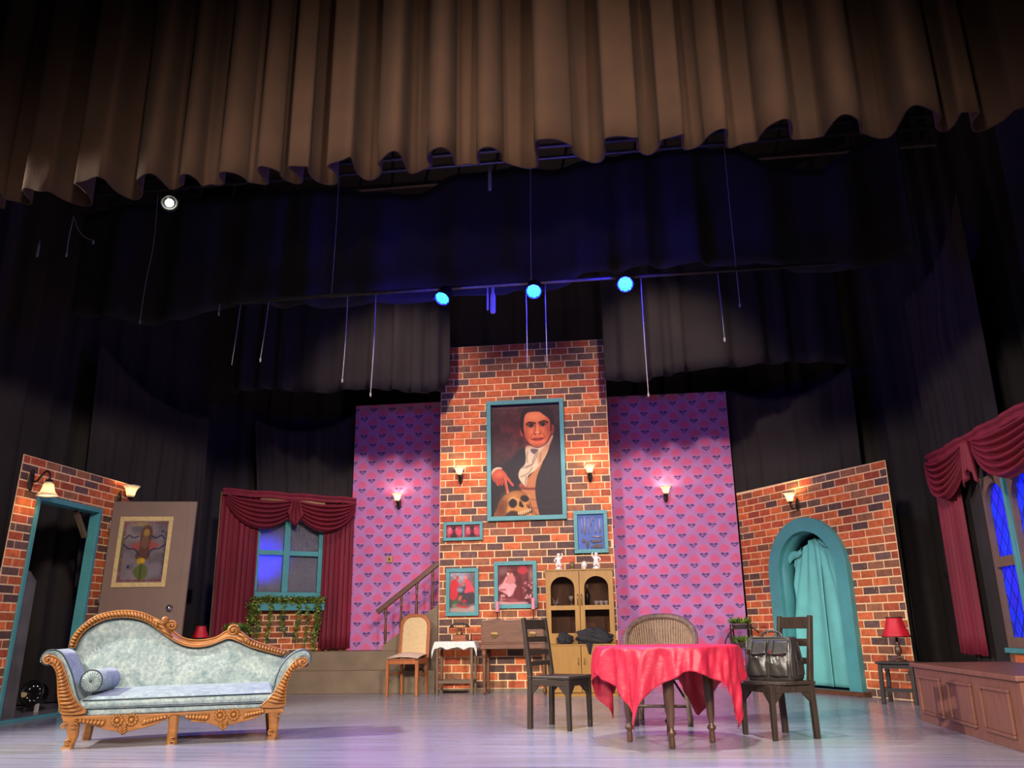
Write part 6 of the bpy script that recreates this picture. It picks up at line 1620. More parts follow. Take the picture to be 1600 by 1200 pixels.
for k in range(2):
    x0 = 0.004 + k * (CW / 2); x1 = x0 + CW / 2 - 0.008
    mb = MB(); mb.bx(x0, x1, 0.0, 0.019, 0.052, ZL - 0.022); ld = mb.build('lower_door', M['ochre'], cb, bevel=0.002)
    hx = x1 - 0.035 if k == 0 else x0 + 0.035
    mb = MB(); mb.tube([(hx, -0.002, 0.40), (hx, -0.02, 0.405), (hx, -0.02, 0.475), (hx, -0.002, 0.48)], 0.005, 6); mb.build('handle', M['brass'], ld, smooth=True)
    # upper door: frame with an arched opening above a square one
    L0, L1 = x0, x1; zb_, zt_ = ZL + 0.004, ZT - 0.023; cx = (x0 + x1) / 2; hw = 0.165
    sp = 1.40; zo = 1.165; z1_, z0_ = 1.105, 0.80
    fr = MB()
    fr.bx(L0, cx - hw, 0.150, 0.169, zb_, zt_); fr.bx(cx + hw, L1, 0.150, 0.169, zb_, zt_); fr.bx(cx - hw, cx + hw, 0.150, 0.169, zb_, z0_); fr.bx(cx - hw, cx + hw, 0.150, 0.169, z1_, zo)
    ar = [(cx - hw * math.cos(PI * i / 16), sp + hw * 0.92 * math.sin(PI * i / 16)) for i in range(17)]
    for i in range(16): fr.prism([ar[i], ar[i + 1], (ar[i + 1][0], zt_), (ar[i][0], zt_)], 0.150, 0.169)
    ud = fr.build('upper_door', M['ochre'], cb)
    mb = MB(); mb.prism([(cx - hw - 0.01, zo - 0.01), (cx + hw + 0.01, zo - 0.01)] + [(cx + (hw + 0.01) * math.cos(PI * i / 16), sp + (hw + 0.01) * 0.92 * math.sin(PI * i / 16)) for i in range(17)], 0.170, 0.173); mb.build('pane', M['glass'], ud)
    mb = MB(); mb.bx(cx - hw - 0.01, cx + hw + 0.01, 0.170, 0.173, z0_ - 0.01, z1_ + 0.01); mb.build('pane', M['glass'], ud)
    hx = x1 - 0.022 if k == 0 else x0 + 0.022
    mb = MB(); mb.tube([(hx, 0.148, 1.17), (hx, 0.125, 1.19), (hx, 0.122, 1.25), (hx, 0.125, 1.29), (hx, 0.148, 1.31)], [0.009, 0.006, 0.009, 0.006, 0.009], 8); mb.build('handle', M['brass'], ud, smooth=True)
def cabx(px_, py_, off): x, z = trace(CB, 0, px_, py_, off); return CB[0] + x, CB[1] + off, z
# inside the cabinet
def vessel(name, label, cat, loc, prof, mat, group=None, n=14):
    mb = MB(); mb.lathe(prof, (0, 0, 0), n); o_ = mb.build(name, mat, smooth=True, loc=loc); return tag(o_, label, cat, group)
goblet = [(0.03, 0), (0.03, 0.004), (0.005, 0.01), (0.005, 0.06), (0.02, 0.072), (0.036, 0.10), (0.036, 0.13), (0.033, 0.13), (0.018, 0.078), (0.001, 0.075)]
gx = cabx(893, 940, 0.29)
M['glassware'] = mat_plain('pale_glassware', rgb(206, 200, 192), 0.15, 0.05, 10)
vessel('goblet', 'pale stemmed goblet behind the left cabinet glass', 'glass', (gx[0], gx[1], 1.1635), goblet, M['glassware'])
gx = cabx(868, 945, 0.29)
t_ = thing('white_ornament', 'small white branching ornament behind the left cabinet glass', 'ornament', (gx[0], gx[1], 1.1635))
mb = MB(); mb.lathe([(0.03, 0), (0.03, 0.006), (0.008, 0.012), (0.001, 0.03)], (0, 0, 0), 12); mb.build('base', M['white_cer'], t_, smooth=True)
mb = MB()
for k in range(6):
    a = 2 * PI * k / 6 + 0.3; mb.tube(catmull([(0, 0, 0.012), (0.03 * math.cos(a), 0.02 * math.sin(a), 0.04), (0.055 * math.cos(a), 0.03 * math.sin(a), 0.05 + 0.03 * (k % 3))], 4), [0.006] * 8 + [0.003], 5)
mb.build('branches', M['white_cer'], t_, smooth=True)
gx = cabx(918, 940, 0.29)
t_ = thing('wine_bottle', 'dark wine bottle with pale top behind the right cabinet glass', 'bottle', (gx[0], gx[1], 1.1635))
mb = MB(); mb.lathe([(0.034, 0), (0.036, 0.006), (0.036, 0.15), (0.030, 0.175), (0.013, 0.20), (0.012, 0.235), (0.015, 0.238), (0.015, 0.245)], (0, 0, 0), 16); mb.build('bottle_body', M['black_plastic'], t_, smooth=True)
mb = MB(); mb.lathe([(0.0165, 0.235), (0.0165, 0.27), (0.014, 0.285), (0.001, 0.288)], (0, 0, 0), 12); mb.build('foil_cap', M['beige'], t_, smooth=True)
for px_, lab in ((932, 'white tea cup nearest the dark bottle in the cabinet'), (940, 'white tea cup in the middle of three in the cabinet'), (948, 'white tea cup nearest the right edge of the cabinet')):
    gx = cabx(px_, 943, 0.285); t_ = thing('tea_cup', lab, 'cup', (gx[0], gx[1], 1.1635), 0, 'tea cups in the cabinet')
    mb = MB(); mb.lathe([(0.018, 0), (0.018, 0.006), (0.030, 0.03), (0.034, 0.06), (0.031, 0.06), (0.026, 0.03), (0.001, 0.01)], (0, 0, 0), 16); mb.build('cup_body', M['white_cer'], t_, smooth=True)
    mb = MB(); mb.tube(catmull([(0.031, 0, 0.05), (0.05, 0, 0.045), (0.048, 0, 0.025), (0.028, 0, 0.02)], 4), 0.004, 6); mb.build('handle', M['white_cer'], t_, smooth=True)
# on top of the cabinet
def cherub(label, px_, lift):
    x, y, z = cabx(px_, 888, 0.28)
    t_ = thing('cherub_figurine', label, 'figurine', (x, y, ZT + 0.0005), 0, 'white cherub figurines on the cabinet')
    mb = MB(); mb.lathe([(0.05, 0), (0.055, 0.012), (0.046, 0.03), (0.03, 0.045), (0.001, 0.05)], (0, 0, 0), 14, fl=lambda a, z: 1 + 0.12 * math.sin(3 * a)); mb.build('base', M['white_cer'], t_, smooth=True)
    me_ = bpy.data.meshes.new('figure')
    J = {0: (0, 0, 0.10, .034), 1: (0, 0, 0.145, .030), 2: (0, 0, 0.175, .018), 3: (0.004, -0.004, 0.215, .030), 4: (0.006, -0.004, 0.235, .020),
         5: (-0.04, 0, 0.165, .013), 6: (-0.06, -0.01, 0.195 if lift < 0 else 0.13, .011), 7: (-0.042, -0.01, 0.232 if lift < 0 else 0.11, .009), 8: (0.04, 0, 0.165, .013), 9: (0.062, -0.01, 0.20 if lift > 0 else 0.135, .011), 10: (0.046, -0.012, 0.235 if lift > 0 else 0.11, .009),
         11: (-0.025, -0.01, 0.075, .022), 12: (-0.03, -0.03, 0.045, .014), 13: (0.03, -0.02, 0.07, .022), 14: (0.025, -0.035, 0.045, .014)}
    E_ = [(0, 1), (1, 2), (2, 3), (3, 4), (1, 5), (5, 6), (6, 7), (1, 8), (8, 9), (9, 10), (0, 11), (11, 12), (0, 13), (13, 14)]
    me_.from_pydata([J[i][:3] for i in range(15)], E_, [])
    o_ = bpy.data.objects.new('figure', me_); COL.objects.link(o_); o_.parent = t_
    me_.materials.append(M['white_cer'])
    md = o_.modifiers.new('skin', 'SKIN')
    if not me_.skin_vertices: bpy.context.view_layer.objects.active = o_
    for i, sv in enumerate(me_.skin_vertices[0].data if me_.skin_vertices else []): sv.radius = (J[i][3], J[i][3]); sv.use_root = (i == 0)
    sb_ = o_.modifiers.new('sub', 'SUBSURF'); sb_.levels = 1; sb_.render_levels = 1
    return t_
cherub('white cherub figurine at the left end of the cabinet top', 873, 1)
cherub('white cherub figurine shading its eyes at the right end of the cabinet top', 932, -1)
egg = [(0.001, 0), (0.020, 0.004), (0.026, 0.008), (0.016, 0.014), (0.030, 0.026), (0.040, 0.055), (0.036, 0.085), (0.024, 0.108), (0.001, 0.118)]
x, y, z = cabx(894, 884, 0.28); vessel('ornamental_egg', 'dark mottled ornamental egg on the cabinet top', 'ornament', (x, y, ZT + 0.0005), egg, M['egg_dark'], 'ornamental eggs')
x, y, z = cabx(913, 884, 0.28); vessel('ornamental_egg', 'pale ornamental egg on the cabinet top', 'ornament', (x, y, ZT + 0.0005), egg, M['white_cer'], 'ornamental eggs')
# cloth bundles on the ledge
def bundle(name, label, loc, sx, sy, sz_, seed, tail=None):
    rg = random.Random(seed); ph_ = [rg.uniform(0, 6) for _ in range(6)]
    t_ = thing(name, label, 'cloth', loc)
    mb = MB()
    def fn(u, v):
        a = 2 * PI * u; b_ = PI * (v - 0.5)
        k = 0.92 + 0.13 * math.sin(3 * a + ph_[0]) + 0.10 * math.sin(5 * a + ph_[1] + 5 * v) + 0.10 * math.sin(8 * b_ + ph_[2] + 3 * a) + 0.07 * math.sin(13 * a + 9 * v + ph_[3])
        z = sz_ * (0.42 + 0.5 * math.sin(b_) * (0.5 + 0.5 * k)) * (1 + 0.22 * math.cos(2 * a + ph_[4]))
        return (sx * math.cos(b_) ** 0.7 * math.cos(a) * k, sy * math.cos(b_) ** 0.7 * math.sin(a) * min(k, 1.0), max(z, 0.0))
    mb.grid(fn, 48, 22, True); mb.build('cloth_body', M['bundle'], t_, smooth=True)
    mb = MB()
    for k in range(5):
        a = ph_[k]; mb.tube(catmull([(sx * 0.8 * math.cos(a), sy * 0.5 * math.sin(a), sz_ * 0.5), (sx * 0.3 * math.cos(a + 1), -sy * 0.5, sz_ * 0.85), (sx * 0.7 * math.cos(a + 2.2), -sy * 0.4, sz_ * 0.55)], 6), sz_ * 0.10, 7)
    mb.build('folds', M['bundle'], t_, smooth=True)
    if tail:
        mb = MB(); mb.grid(lambda u, v: (tail[0] + (u - 0.5) * 0.09 * (1 - 0.7 * v), tail[1] - 0.008 * math.sin(5 * u), 0.02 - 0.14 * v - 0.02 * u), 6, 6); mb.build('hanging_end', M['bundle'], t_, smooth=True, solid=0.004)
    return t_
bundle('cloth_bundle', 'small black cloth bundle on the left of the cabinet ledge', (CB[0] + 0.245, CB[1] + 0.085, ZL + 0.0005), 0.115, 0.06, 0.15, 3)
bundle('cloth_bundle', 'large black cloth heap hanging over the right of the cabinet ledge', (CB[0] + 0.66, CB[1] + 0.085, ZL + 0.0005), 0.255, 0.062, 0.19, 5, (-0.08, -0.10))

# plant stand with two trays
ps = thing('plant_stand', 'thin black metal plant stand with two shelves and scrolls', 'plant stand', (1.70, 12.75, 0), R(-20))
def pz(py_): return trace((0, 12.75), 0, 1158, py_)[1]
zt1, zt2 = pz(982), pz(1011)
mb = MB()
for sx in (-0.13, 0.13):
    for sy in (-0.08, 0.08): mb.tube([(sx, sy, 0), (sx, sy, zt1 + 0.06 if sy < 0 else zt1 + 0.06)], 0.011, 6)
mb.build('uprights', M['iron'], ps)
for z in (zt1, zt2):
    mb = MB(); mb.bx(-0.15, 0.15, -0.10, 0.10, z - 0.012, z); mb.build('shelf', M['iron'], ps)
mb = MB()
spiral(mb, -0.17, 0.34, -0.08, 0.09, 1.6, 0.0, 1, 0.010); spiral(mb, 0.0, 0.22, -0.08, 0.10, 1.5, 2.0, -1, 0.010)
mb.tube([(0.02 + 0.30 * math.cos(a / 16 * PI + PI * 0.25), 0.09, 0.52 + 0.34 * math.sin(a / 16 * PI + PI * 0.25)) for a in range(17)], 0.010, 6)
mb.tube([(-0.13, -0.08, 0.06), (0.13, -0.08, 0.06)], 0.009, 6); mb.tube([(-0.05, -0.08, 0.06), (-0.05, -0.08, zt2 - 0.013)], 0.007, 6); mb.tube([(0.05, -0.08, 0.06), (0.05, -0.08, zt2 - 0.013)], 0.007, 6)
mb.build('scrolls', M['iron'], ps, smooth=True)
def succulent(label, loc, rz, rx, ry, hgt, n, seed, pot=0.055):
    rg = random.Random(seed); t_ = thing('potted_plant', label, 'plant', loc, rz)
    mb = MB(); mb.lathe([(0.7, 0), (0.9, pot - 0.005), (0.92, pot), (0.001, pot)], (0, 0, 0), 16, Matrix.Diagonal((rx, ry, 1, 1))); mb.build('tray', M['pot'], t_)
    mb = MB()
    for k in range(n):
        a = rg.uniform(0, 2 * PI); q = rg.random() ** 0.5; L = rg.uniform(0.05, 0.10) * hgt / 0.1; el = rg.uniform(0.25, 1.3)
        b0 = Vector((rx * 0.8 * q * math.cos(a), ry * 0.8 * q * math.sin(a), pot + 0.02 * rg.random()))
        az = a + rg.uniform(-0.9, 0.9); d = Vector((math.cos(az) * math.cos(el), math.sin(az) * math.cos(el), math.sin(el))); s_ = Vector((-math.sin(az), math.cos(az), 0)) * L * 0.2
        mb.mi = 0 if rg.random() < 0.6 else 1
        mb.add([b0, b0 + d * L * 0.5 + s_, b0 + d * L, b0 + d * L * 0.5 - s_, b0 + d * L * 0.45 + Vector((0, 0, L * 0.06))], [(0, 4, 1), (1, 4, 2), (2, 4, 3), (3, 4, 0)])
    mb.build('foliage', [M['leaf'], M['leaf2']], t_, kind='stuff')
    return t_
succulent('leafy green plant on the upper shelf of the metal stand', (1.70, 12.75, zt1 + 0.0005), 0, 0.15, 0.09, 0.11, 240, 1)
succulent('leafy green plant on the lower shelf of the metal stand', (1.70, 12.75, zt2 + 0.0005), 0, 0.16, 0.09, 0.11, 240, 2)

# right: small table, lamp, chest
rt = thing('side_table', 'small black wooden side table under the red lamp by the brick wall', 'table', (3.10, 10.42, 0), R(-32))
TZ = trace((3.10, 10.3), 0, 1400, 1034)[1]
mb = MB(); mb.bx(-0.21, 0.21, -0.17, 0.17, TZ - 0.025, TZ); mb.build('table_top', M['black_wood'], rt, bevel=0.004)
for sx in (-0.165, 0.165):
    for sy in (-0.13, 0.13):
        mb = MB(); mb.bar((sx * 1.05, sy * 1.05, 0), (sx, sy, TZ - 0.026), 0.042, 0.042); mb.build('leg', M['black_wood'], rt, bevel=0.003)
    mb = MB(); mb.bx(sx - 0.01, sx + 0.01, -0.108, 0.108, 0.13, 0.17); mb.build('stretcher', M['black_wood'], rt)
    mb = MB(); mb.bx(sx - 0.01, sx + 0.01, -0.108, 0.108, TZ - 0.075, TZ - 0.0265); mb.build('apron', M['black_wood'], rt)
for sy in (-0.13, 0.13):
    mb = MB(); mb.bx(-0.143, 0.143, sy - 0.01, sy + 0.01, TZ - 0.075, TZ - 0.0265); mb.build('apron', M['black_wood'], rt)
mb = MB(); mb.bx(-0.143, 0.143, -0.14, -0.12, 0.13, 0.17); mb.build('stretcher', M['black_wood'], rt)
def table_lamp(label, loc, s=1.0):
    t_ = thing('table_lamp', label, 'lamp', loc); t_.scale = (s, s, s)
    mb = MB(); mb.lathe([(0.075, 0), (0.075, 0.012), (0.05, 0.022), (0.018, 0.035), (0.016, 0.06), (0.034, 0.085), (0.042, 0.12), (0.030, 0.16), (0.016, 0.18), (0.028, 0.195), (0.014, 0.21), (0.013, 0.30), (0.001, 0.302)], (0, 0, 0), 18); mb.build('base', M['table_wood'], t_, smooth=True)
    sf = lambda a, z: 1 + 0.05 * abs(math.cos(3 * a)) - 0.03
    mb = MB(); mb.lathe([(0.145, 0.265), (0.128, 0.30), (0.098, 0.38), (0.082, 0.45), (0.080, 0.48)], (0, 0, 0), 36, caps=False, fl=lambda a, z: 1 + 0.07 * abs(math.sin(3 * a))); sh = mb.build('shade', M['lamp_red'], t_, smooth=True, solid=0.004)
    mb = MB()
    for z, r_ in ((0.265, 0.147), (0.48, 0.082)): mb.tube([((r_ * (1 + 0.07 * abs(math.sin(3 * a))) * math.cos(a)), (r_ * (1 + 0.07 * abs(math.sin(3 * a))) * math.sin(a)), z) for a in [2 * PI * k / 48 for k in range(48)]], 0.006, 6, close=True)
    mb.build('trim', M['iron'], sh, smooth=True)
    mb = MB()
    for k in range(3): a = 2 * PI * k / 3; mb.tube([(0, 0, 0.30), (0.082 * math.cos(a), 0.082 * math.sin(a), 0.472)], 0.003, 5)
    mb.build('shade_carrier', M['brass'], sh)
    return t_
table_lamp('red scalloped table lamp on the black table by the arch wall', (3.12, 10.42, TZ + 0.0005), 1.0)
ch = thing('wooden_chest', 'long red brown wooden chest with three raised panels at right', 'chest', (2.72, 8.72, 0), R(-90))
CL, CDp, CHt = 2.24, 0.85, 0.51
mb = MB(); mb.bx(0.03, CL - 0.02, 0.0, CDp, 0.0, CHt - 0.04); mb.build('chest_body', M['chest_wood'], ch, bevel=0.004)
mb = MB(); mb.bx(0.0, CL, -0.03, CDp + 0.02, CHt - 0.039, CHt); mb.build('chest_lid', M['chest_wood'], ch, bevel=0.008)
cz_ = lambda px_, py_: trace((2.72, 8.72), -90, px_, py_)
for (x0, x1) in ((0.16, 0.68), (0.86, 1.36), (1.53, 2.04)):
    z0, z1 = 0.075, 0.405
    pn = MB(); pn.bx(x0 + 0.026, x1 - 0.026, -0.006, -0.0005, z0 + 0.026, z1 - 0.026); pnl = pn.build('panel', M['chest_wood'], ch, bevel=0.002)
    for (a, b_, c, d) in ((x0, x1, z0, z0 + 0.025), (x0, x1, z1 - 0.025, z1), (x0, x0 + 0.025, z0 + 0.0255, z1 - 0.0255), (x1 - 0.025, x1, z0 + 0.0255, z1 - 0.0255)):
        mb = MB(); mb.bx(a, b_, -0.022, -0.0005, c, d); mb.build('moulding', M['chest_wood'], pnl, bevel=0.006)

# behind the sofa: lamp and plant on a low table
LX = trace((0, 11.0), 0, 314, 985); PX = trace((0, 11.0), 0, 368, 988)
st_ = thing('side_table', 'low dark side table mostly hidden behind the sofa', 'table', ((LX[0] + PX[0]) / 2, 11.0, 0))
bt = 0.62; wd_ = PX[0] - LX[0] + 0.3
mb = MB(); mb.bx(-wd_ / 2, wd_ / 2, -0.2, 0.2, bt - 0.03, bt); mb.build('table_top', M['black_wood'], st_)
for sx in (-1, 1):
    for sy in (-0.16, 0.16): mb = MB(); mb.bar((sx * (wd_ / 2 - 0.04), sy, 0), (sx * (wd_ / 2 - 0.04), sy, bt - 0.031), 0.04, 0.04); mb.build('leg', M['black_wood'], st_)
table_lamp('red table lamp showing above the back of the sofa', (LX[0], 11.0, bt + 0.0005), (trace((0, 11.0), 0, 314, 978)[1] - bt) / 0.48)
succulent('green bushy plant showing above the right end of the sofa', (PX[0], 11.0, bt + 0.0005), 0, 0.15, 0.12, 0.13, 420, 3, trace((0, 11.0), 0, 368, 988)[1] - bt)

# planter under the left window
pb = thing('window_planter', 'teal window box with long trailing vines under the left window', 'planter', (W1[0], W1[1], 0), R(W1A))
mb = MB(); mb.bx(0.60, 1.66, -0.17, -0.012, 1.185, 1.29); mb.build('planter_box', M['teal'], pb, bevel=0.004)
rgv = random.Random(9)
def leaf(mb, p, s_, rg):
    az = rg.uniform(0, 2 * PI); el = rg.uniform(-1.2, 0.6)
    d = Vector((math.cos(az) * math.cos(el), math.sin(az) * math.cos(el), math.sin(el))); q = d.cross(Vector((0.3, 0.2, 1))).normalized() * s_ * 0.42
    mb.mi = 0 if rg.random() < 0.45 else 1
    p = Vector(p); mb.add([p, p + d * s_ * 0.5 + q, p + d * s_, p + d * s_ * 0.5 - q], [(0, 1, 2, 3)])
mb = MB()
for k in range(1500):
    x = rgv.uniform(0.52, 1.68); leaf(mb, (x, rgv.uniform(-0.19, -0.03), 1.285 + rgv.random() ** 1.3 * 0.11), rgv.uniform(0.03, 0.05), rgv)
mb.build('foliage', [M['leaf'], M['leaf2']], pb, kind='stuff')
def wv(zx, zy): return trace(W1, W1A, 370 + zx / 9.23, 910 + zy / 9.23, -0.19)
for (zx, zy, wd_, dens) in ((165, 790, 0.05, 190), (225, 560, 0.05, 120), (275, 830, 0.05, 130), (455, 880, 0.04, 150), (655, 760, 0.035, 110), (865, 840, 0.04, 140), (1000, 900, 0.035, 110), (1120, 990, 0.05, 200), (1160, 760, 0.04, 130)):
    x, z = wv(zx, zy); mb = MB(); xt = x + rgv.uniform(-0.02, 0.02); off = rgv.uniform(0, 6)
    stem = [(xt + (x - xt) * t_ + 0.02 * math.sin(5 * t_ + off), -0.185 - 0.012 * math.sin(4 * t_), 1.31 + (z - 1.31) * t_) for t_ in [k / 12 for k in range(13)]]
    mb.tube(stem, 0.004, 5)
    for k in range(int(dens * 1.6)):
        t_ = rgv.random(); i = min(11, int(t_ * 12)); p = Vector(stem[i]).lerp(Vector(stem[i + 1]), t_ * 12 - i)
        leaf(mb, p + Vector((rgv.gauss(0, wd_ * 0.42), rgv.uniform(-0.025, 0.02), rgv.uniform(-0.02, 0.02))), rgv.uniform(0.028, 0.048), rgv)
    mb.build('vine', [M['leaf'], M['leaf2']], pb)

# in the doorway
bd = thing('black_board', 'tall scuffed black board standing inside the open doorway', 'board', (-6.80, 8.2, 0), R(90))
bq = [trace((-6.80, 8.2), 90, *q) for q in ((24, 1106), (57, 908), (48, 893), (41, 890))]
mb = MB(); mb.prism([(0.0, 0), (bq[0][0], 0), bq[1], bq[2], bq[3], (0.1, bq[3][1])], 0, 0.02); mb.build('sheet', M['board'], bd, bevel=0.002)
mb = MB(); mb.bar((0.1, 0.03, 0.0), (0.16, 0.03, bq[3][1] - 0.1), 0.04, 0.02); mb.build('batten', M['black_wood'], bd)
p = wall_pt((-7.05, 9.75), 0, 52, 1095, 0)
fx = thing('floor_light', 'black round stage light resting on the floor inside the doorway', 'stage light', (p[0], 9.75, 0))
Mr = Matrix.Rotation(R(78), 4, 'X')
mb = MB(); mb.lathe([(0.001, -0.16), (0.08, -0.15), (0.13, -0.08), (0.14, 0.02), (0.15, 0.05), (0.13, 0.05), (0.12, 0.0)], (0, 0, 0.21), 24, Mr, caps=False); mb.build('housing', M['black_plastic'], fx, smooth=True)
mb = MB(); mb.lathe([(0.001, 0.0), (0.12, 0.005)], (0, 0, 0.21), 20, Mr, caps=False); mb.build('lens_plate', M['black_plastic'], fx)
mb = MB()
for k in range(10):
    a = 2 * PI * k / 10; q = Mr @ Vector((0.085 * math.cos(a), 0.085 * math.sin(a), 0.012)); mb.ball((q.x, q.y, q.z + 0.21), 0.018, 8, 6)
mb.build('lenses', M['chrome'], fx, smooth=True)
q = Mr @ Vector((-0.10, -0.02, 0.03)); mb = MB(); mb.lathe([(0.03, 0), (0.03, 0.02), (0.001, 0.022)], (q.x, q.y, q.z + 0.21), 14, Mr); mb.build('badge', M['beige'], fx)
for sx in (-0.08, 0.09):
    mb = MB(); mb.bar((sx, -0.05, 0.0), (sx * 0.9, -0.03, 0.10), 0.05, 0.02); mb.build('foot', M['steel'], fx)

# ================================================================== FLYS: battens, lamps, cords
def batten(label, y, z, x0, x1, r):
    mb = MB(); mb.tube([(x0, y, z), (x1, y, z)], r, 10)
    return tag(mb.build('batten_pipe', M['steel'], smooth=True), label, 'pipe', 'lighting battens')
batten('steel batten pipe just under the brown border hem', 9.12, 6.50, -6.8, 4.2, 0.026)
batten('thin steel batten pipe in the dark above the black border', 9.3, 6.78, -6.8, 4.2, 0.03)
batten('dark batten pipe carrying the three blue lamps', 9.05, 4.80, -4.6, 2.6, 0.022)
for k, x in enumerate((-5.6, -3.3, -2.1, -0.95, 0.6, 2.0, 3.2)):
    pass
M['fly_grey'] = mat_plain('dusty_fly_metal', rgb(84, 72, 70), 0.6, 0.3, 4)
gr = thing('fly_grid', 'dusty metal ladder truss in the dark above the black border', 'truss', (0, 10.4, 7.0))
mb = MB(); mb.bx(-7, 4.5, -0.03, 0.03, 0.0, 0.06); mb.build('lower_chord', M['fly_grey'], gr)
mb = MB(); mb.bx(-7, 4.5, -0.03, 0.03, 0.9, 0.96); mb.build('upper_chord', M['fly_grey'], gr)
for k in range(24):
    mb = MB(); mb.bar((-6.9 + 0.49 * k, 0, 0.061), (-6.9 + 0.49 * k + (0.2 if k % 2 else 0), 0, 0.899), 0.035, 0.035); mb.build('strut', M['fly_grey'], gr)
# blue lamps
def par(label, px_, py_, aim):
    x, z = trace((0, 8.9), 0, px_, py_)
    t_ = thing('stage_lamp', label, 'stage light', (x, 8.9, z), 0, 'blue stage lamps on the batten')
    d = (Vector(aim) - Vector((x, 8.9, z))).normalized()
    Mx = d.to_track_quat('Z', 'Y').to_matrix().to_4x4()
    mb = MB(); mb.lathe([(0.001, -0.20), (0.05, -0.19), (0.085, -0.14), (0.09, 0.0), (0.094, 0.012), (0.088, 0.012), (0.084, -0.004)], (0, 0, 0), 24, Mx, caps=False); mb.build('housing', M['black_plastic'], t_, smooth=True)
    mb = MB(); mb.lathe([(0.001, -0.006), (0.086, -0.006)], (0, 0, 0), 20, Mx, caps=False); mb.build('face_plate', M['black_plastic'], t_)
    mb = MB()
    for i in range(-6, 7):
        for j in range(-6, 7):
            a, b_ = i * 0.0135 + (j % 2) * 0.0067, j * 0.0125
            if math.hypot(a, b_) < 0.079 and math.hypot(a, b_) > 0.012: mb.ball((a, b_, -0.002), (0.0062, 0.0062, 0.004), 6, 4, Mx)
    mb.build('led_array', M['led'], t_, kind='stuff')
    mb = MB(); mb.tube([(-0.105, 0.0, 0.0), (-0.105, 0.04, 0.09), (0.0, 0.10, 0.115), (0.105, 0.04, 0.09), (0.105, 0.0, 0.0)], 0.008, 6); mb.build('yoke', M['iron'], t_)
    mb = MB(); mb.tube([(0, 0.10, 0.115), (0, 0.13, 4.80 - z + 0.01)], 0.012, 6); mb.build('clamp', M['iron'], t_)
    l = spot('blue_beam', (0, 0, 0), (0, 0, -1), 520, (0.10, 0.10, 1.0), 80, 0.8, 0.08)
    l.parent = t_; l.location = d * 0.03; l.rotation_euler = d.to_track_quat('-Z', 'Y').to_euler()
    g = bpy.data.lights.new('blue_spill', 'POINT'); g.energy = 62; g.color = (0.03, 0.03, 1.0); g.shadow_soft_size = 0.08
    o_ = bpy.data.objects.new('blue_spill', g); COL.objects.link(o_); o_.parent = t_; o_.location = d * 0.14
    return t_
par('left blue stage lamp hanging above the chimney', 691, 466, (-3.4, 5.8, 0))
par('middle blue stage lamp half covered by the black border', 834, 455, (-0.8, 5.0, 0.3))
par('right and brightest blue stage lamp on the batten', 977, 444, (0.2, 3.5, 1.2))
x, z = trace((0, 8.6), 0, 265, 318)
wl_ = thing('stage_lamp', 'white stage lamp glaring at the upper left under the border', 'stage light', (x, 8.6, z))
dn = (Vector((-1.5, 4.0, 0.5)) - Vector((x, 8.6, z))).normalized(); Mx = dn.to_track_quat('Z', 'Y').to_matrix().to_4x4()
mb = MB(); mb.lathe([(0.001, -0.24), (0.06, -0.23), (0.10, -0.12), (0.105, 0.0), (0.10, 0.0), (0.06, -0.10)], (0, 0, 0), 20, Mx, caps=False); mb.build('housing', M['black_plastic'], wl_, smooth=True)
mb = MB(); mb.lathe([(0.001, -0.02), (0.05, -0.022)], (0, 0, 0), 16, Mx, caps=False); mb.build('lens', M['white_led'], wl_)
mb = MB(); mb.tube([(-0.12, 0.0, 0.0), (-0.12, 0.05, 0.12), (0, 0.1, 0.17), (0.12, 0.05, 0.12), (0.12, 0, 0)], 0.009, 6); mb.build('yoke', M['iron'], wl_)
mb = MB(); mb.tube([(0, 0.10, 0.17), (0, 0.50, 6.48 - z)], 0.012, 6); mb.build('clamp', M['iron'], wl_)

def cord(label, y, pts, r=0.004, end=True, mat='string'):
    P3 = [(lambda q: (q[0], y, q[1]))(trace((0, y), 0, *p_)) for p_ in pts]
    if y == 9.05: P3[0] = (P3[0][0], y, 4.785)
    if y == 9.12: P3[0] = (P3[0][0], y, 6.485)
    x0, z0 = P3[0][0], P3[0][2]; t_ = thing('loose_rope', label, 'cord', (x0, y, z0), 0, 'loose cords hanging from the battens')
    L3 = [(p_[0] - x0, 0.0, p_[2] - z0) for p_ in P3]
    mb = MB(); mb.tube(catmull(L3, 5) if len(L3) > 2 else L3, r, 6); mb.build('line', M[mat], t_, smooth=True)
    if end:
        e = L3[-1]; mb = MB(); mb.ball((e[0], 0, e[2] - 0.02), (0.013, 0.013, 0.03), 8, 6); mb.build('knot', M[mat], t_, smooth=True)
    return t_
cord('long thin pale cord hanging below the white stage lamp', 9.12, [(247, 300), (240, 380), (228, 440), (219, 500)], 0.004)
cord('pale cord hanging left of centre across the black border', 9.12, [(530, 272), (525, 360), (518, 460)])
cord('pale cord hanging straight down above the middle blue lamp', 9.12, [(829, 262), (829, 350), (830, 434)])
cord('long pale cord hanging right of the brightest blue lamp across the border', 9.12, [(1132, 235), (1142, 340), (1156, 474)])
cord('pale cord hanging above the left pink wallpaper, left of two', 9.05, [(543, 470), (540, 530), (535, 592)], 0.006)
cord('pale cord hanging above the left pink wallpaper, right of two', 9.05, [(587, 468), (584, 540), (579, 614)], 0.006)
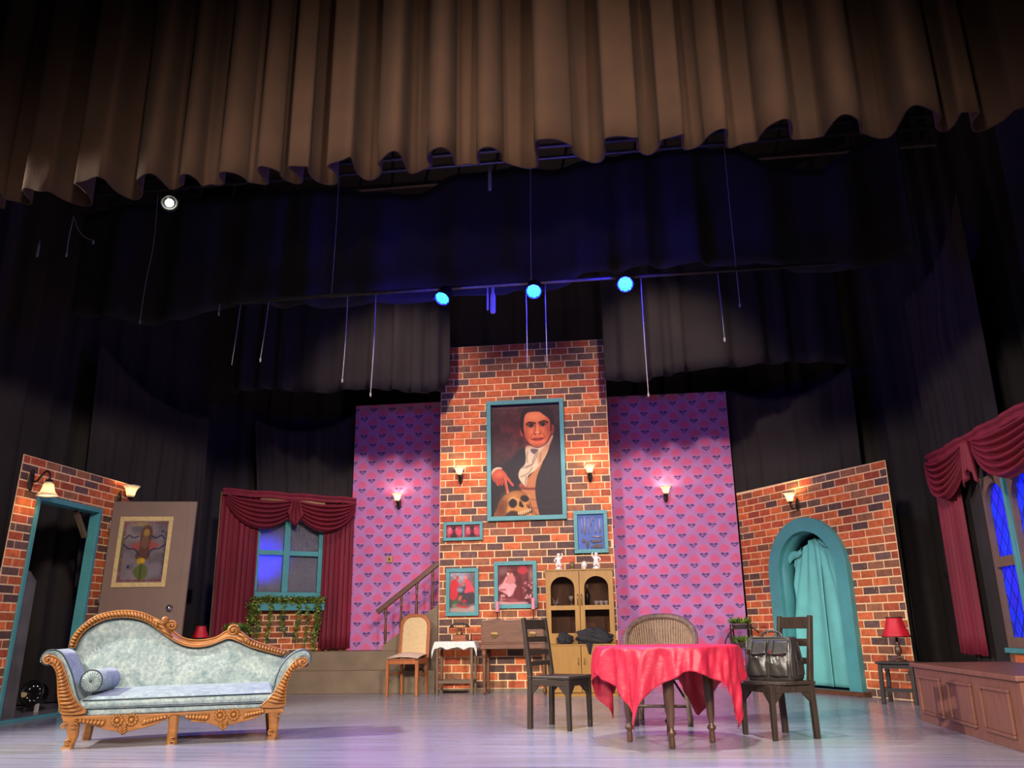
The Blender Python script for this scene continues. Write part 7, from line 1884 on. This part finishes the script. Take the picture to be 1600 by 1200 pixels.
cord('pale cord hanging just left of the middle blue lamp onto the chimney top', 9.05, [(822, 452), (823, 500), (824, 574)], 0.005, False)
cord('pale cord hanging just right of the middle blue lamp onto the chimney top', 9.05, [(852, 450), (853, 500), (855, 572)], 0.005, False)
cord('pale cord hanging to the top of the right pink wallpaper', 9.05, [(1002, 446), (1007, 530), (1013, 614)], 0.006)
cord('thin cord hanging beneath the right part of the black border', 9.05, [(1120, 415), (1126, 470), (1132, 528)], 0.004)
cord('short pale cord slanting below the left end of the lamp batten', 9.05, [(420, 473), (414, 515), (407, 560)], 0.005)
cord('dark thin cord at the left end of the lamp batten', 9.05, [(376, 480), (369, 525), (362, 570)], 0.004, False)
cord('short pale cord hanging in the dark at the far left', 8.4, [(115, 338), (108, 370), (104, 396)], 0.006)
cord('curled pale cord beside the short cord at the far left', 8.4, [(115, 338), (122, 358), (132, 370), (146, 376)], 0.006)
cord('stub of cord hanging from the batten left of the swag', 9.05, [(343, 478), (342, 488)], 0.006)
def hung(label, y, top, bot, wd_, mat):
    a, b_ = trace((0, y), 0, *top), trace((0, y), 0, *bot)
    if y == 9.05: a = (a[0], 4.78)
    if y == 9.12: a = (a[0], 6.48)
    L = a[1] - b_[1]
    mb = MB(); mb.lathe([(0.001, 0), (wd_ * 0.3, -0.01 * L), (wd_ * 0.25, -0.2 * L), (wd_ * 0.5, -0.35 * L), (wd_ * 0.5, -0.95 * L), (wd_ * 0.3, -L), (0.001, -L)], (0, 0, 0), 10, Matrix.Diagonal((1, 0.6, 1, 1)))
    return tag(mb.build('hanging_bundle', M[mat], smooth=True, loc=(a[0], y, a[1])), label, 'bundle')
hung('pale wrapped bundle hanging between the left and middle blue lamps', 9.05, (770, 448), (770, 490), 0.062, 'string')
hung('small pale rag hanging beside the wrapped bundle on the batten', 9.05, (762, 462), (762, 485), 0.025, 'string')
hung('pale strip hanging from the upper batten above the blue lamps', 9.12, (765, 250), (765, 298), 0.045, 'string')
hung('short pale strip dangling in the dark at the far left edge', 8.4, (62, 374), (54, 402), 0.035, 'string')
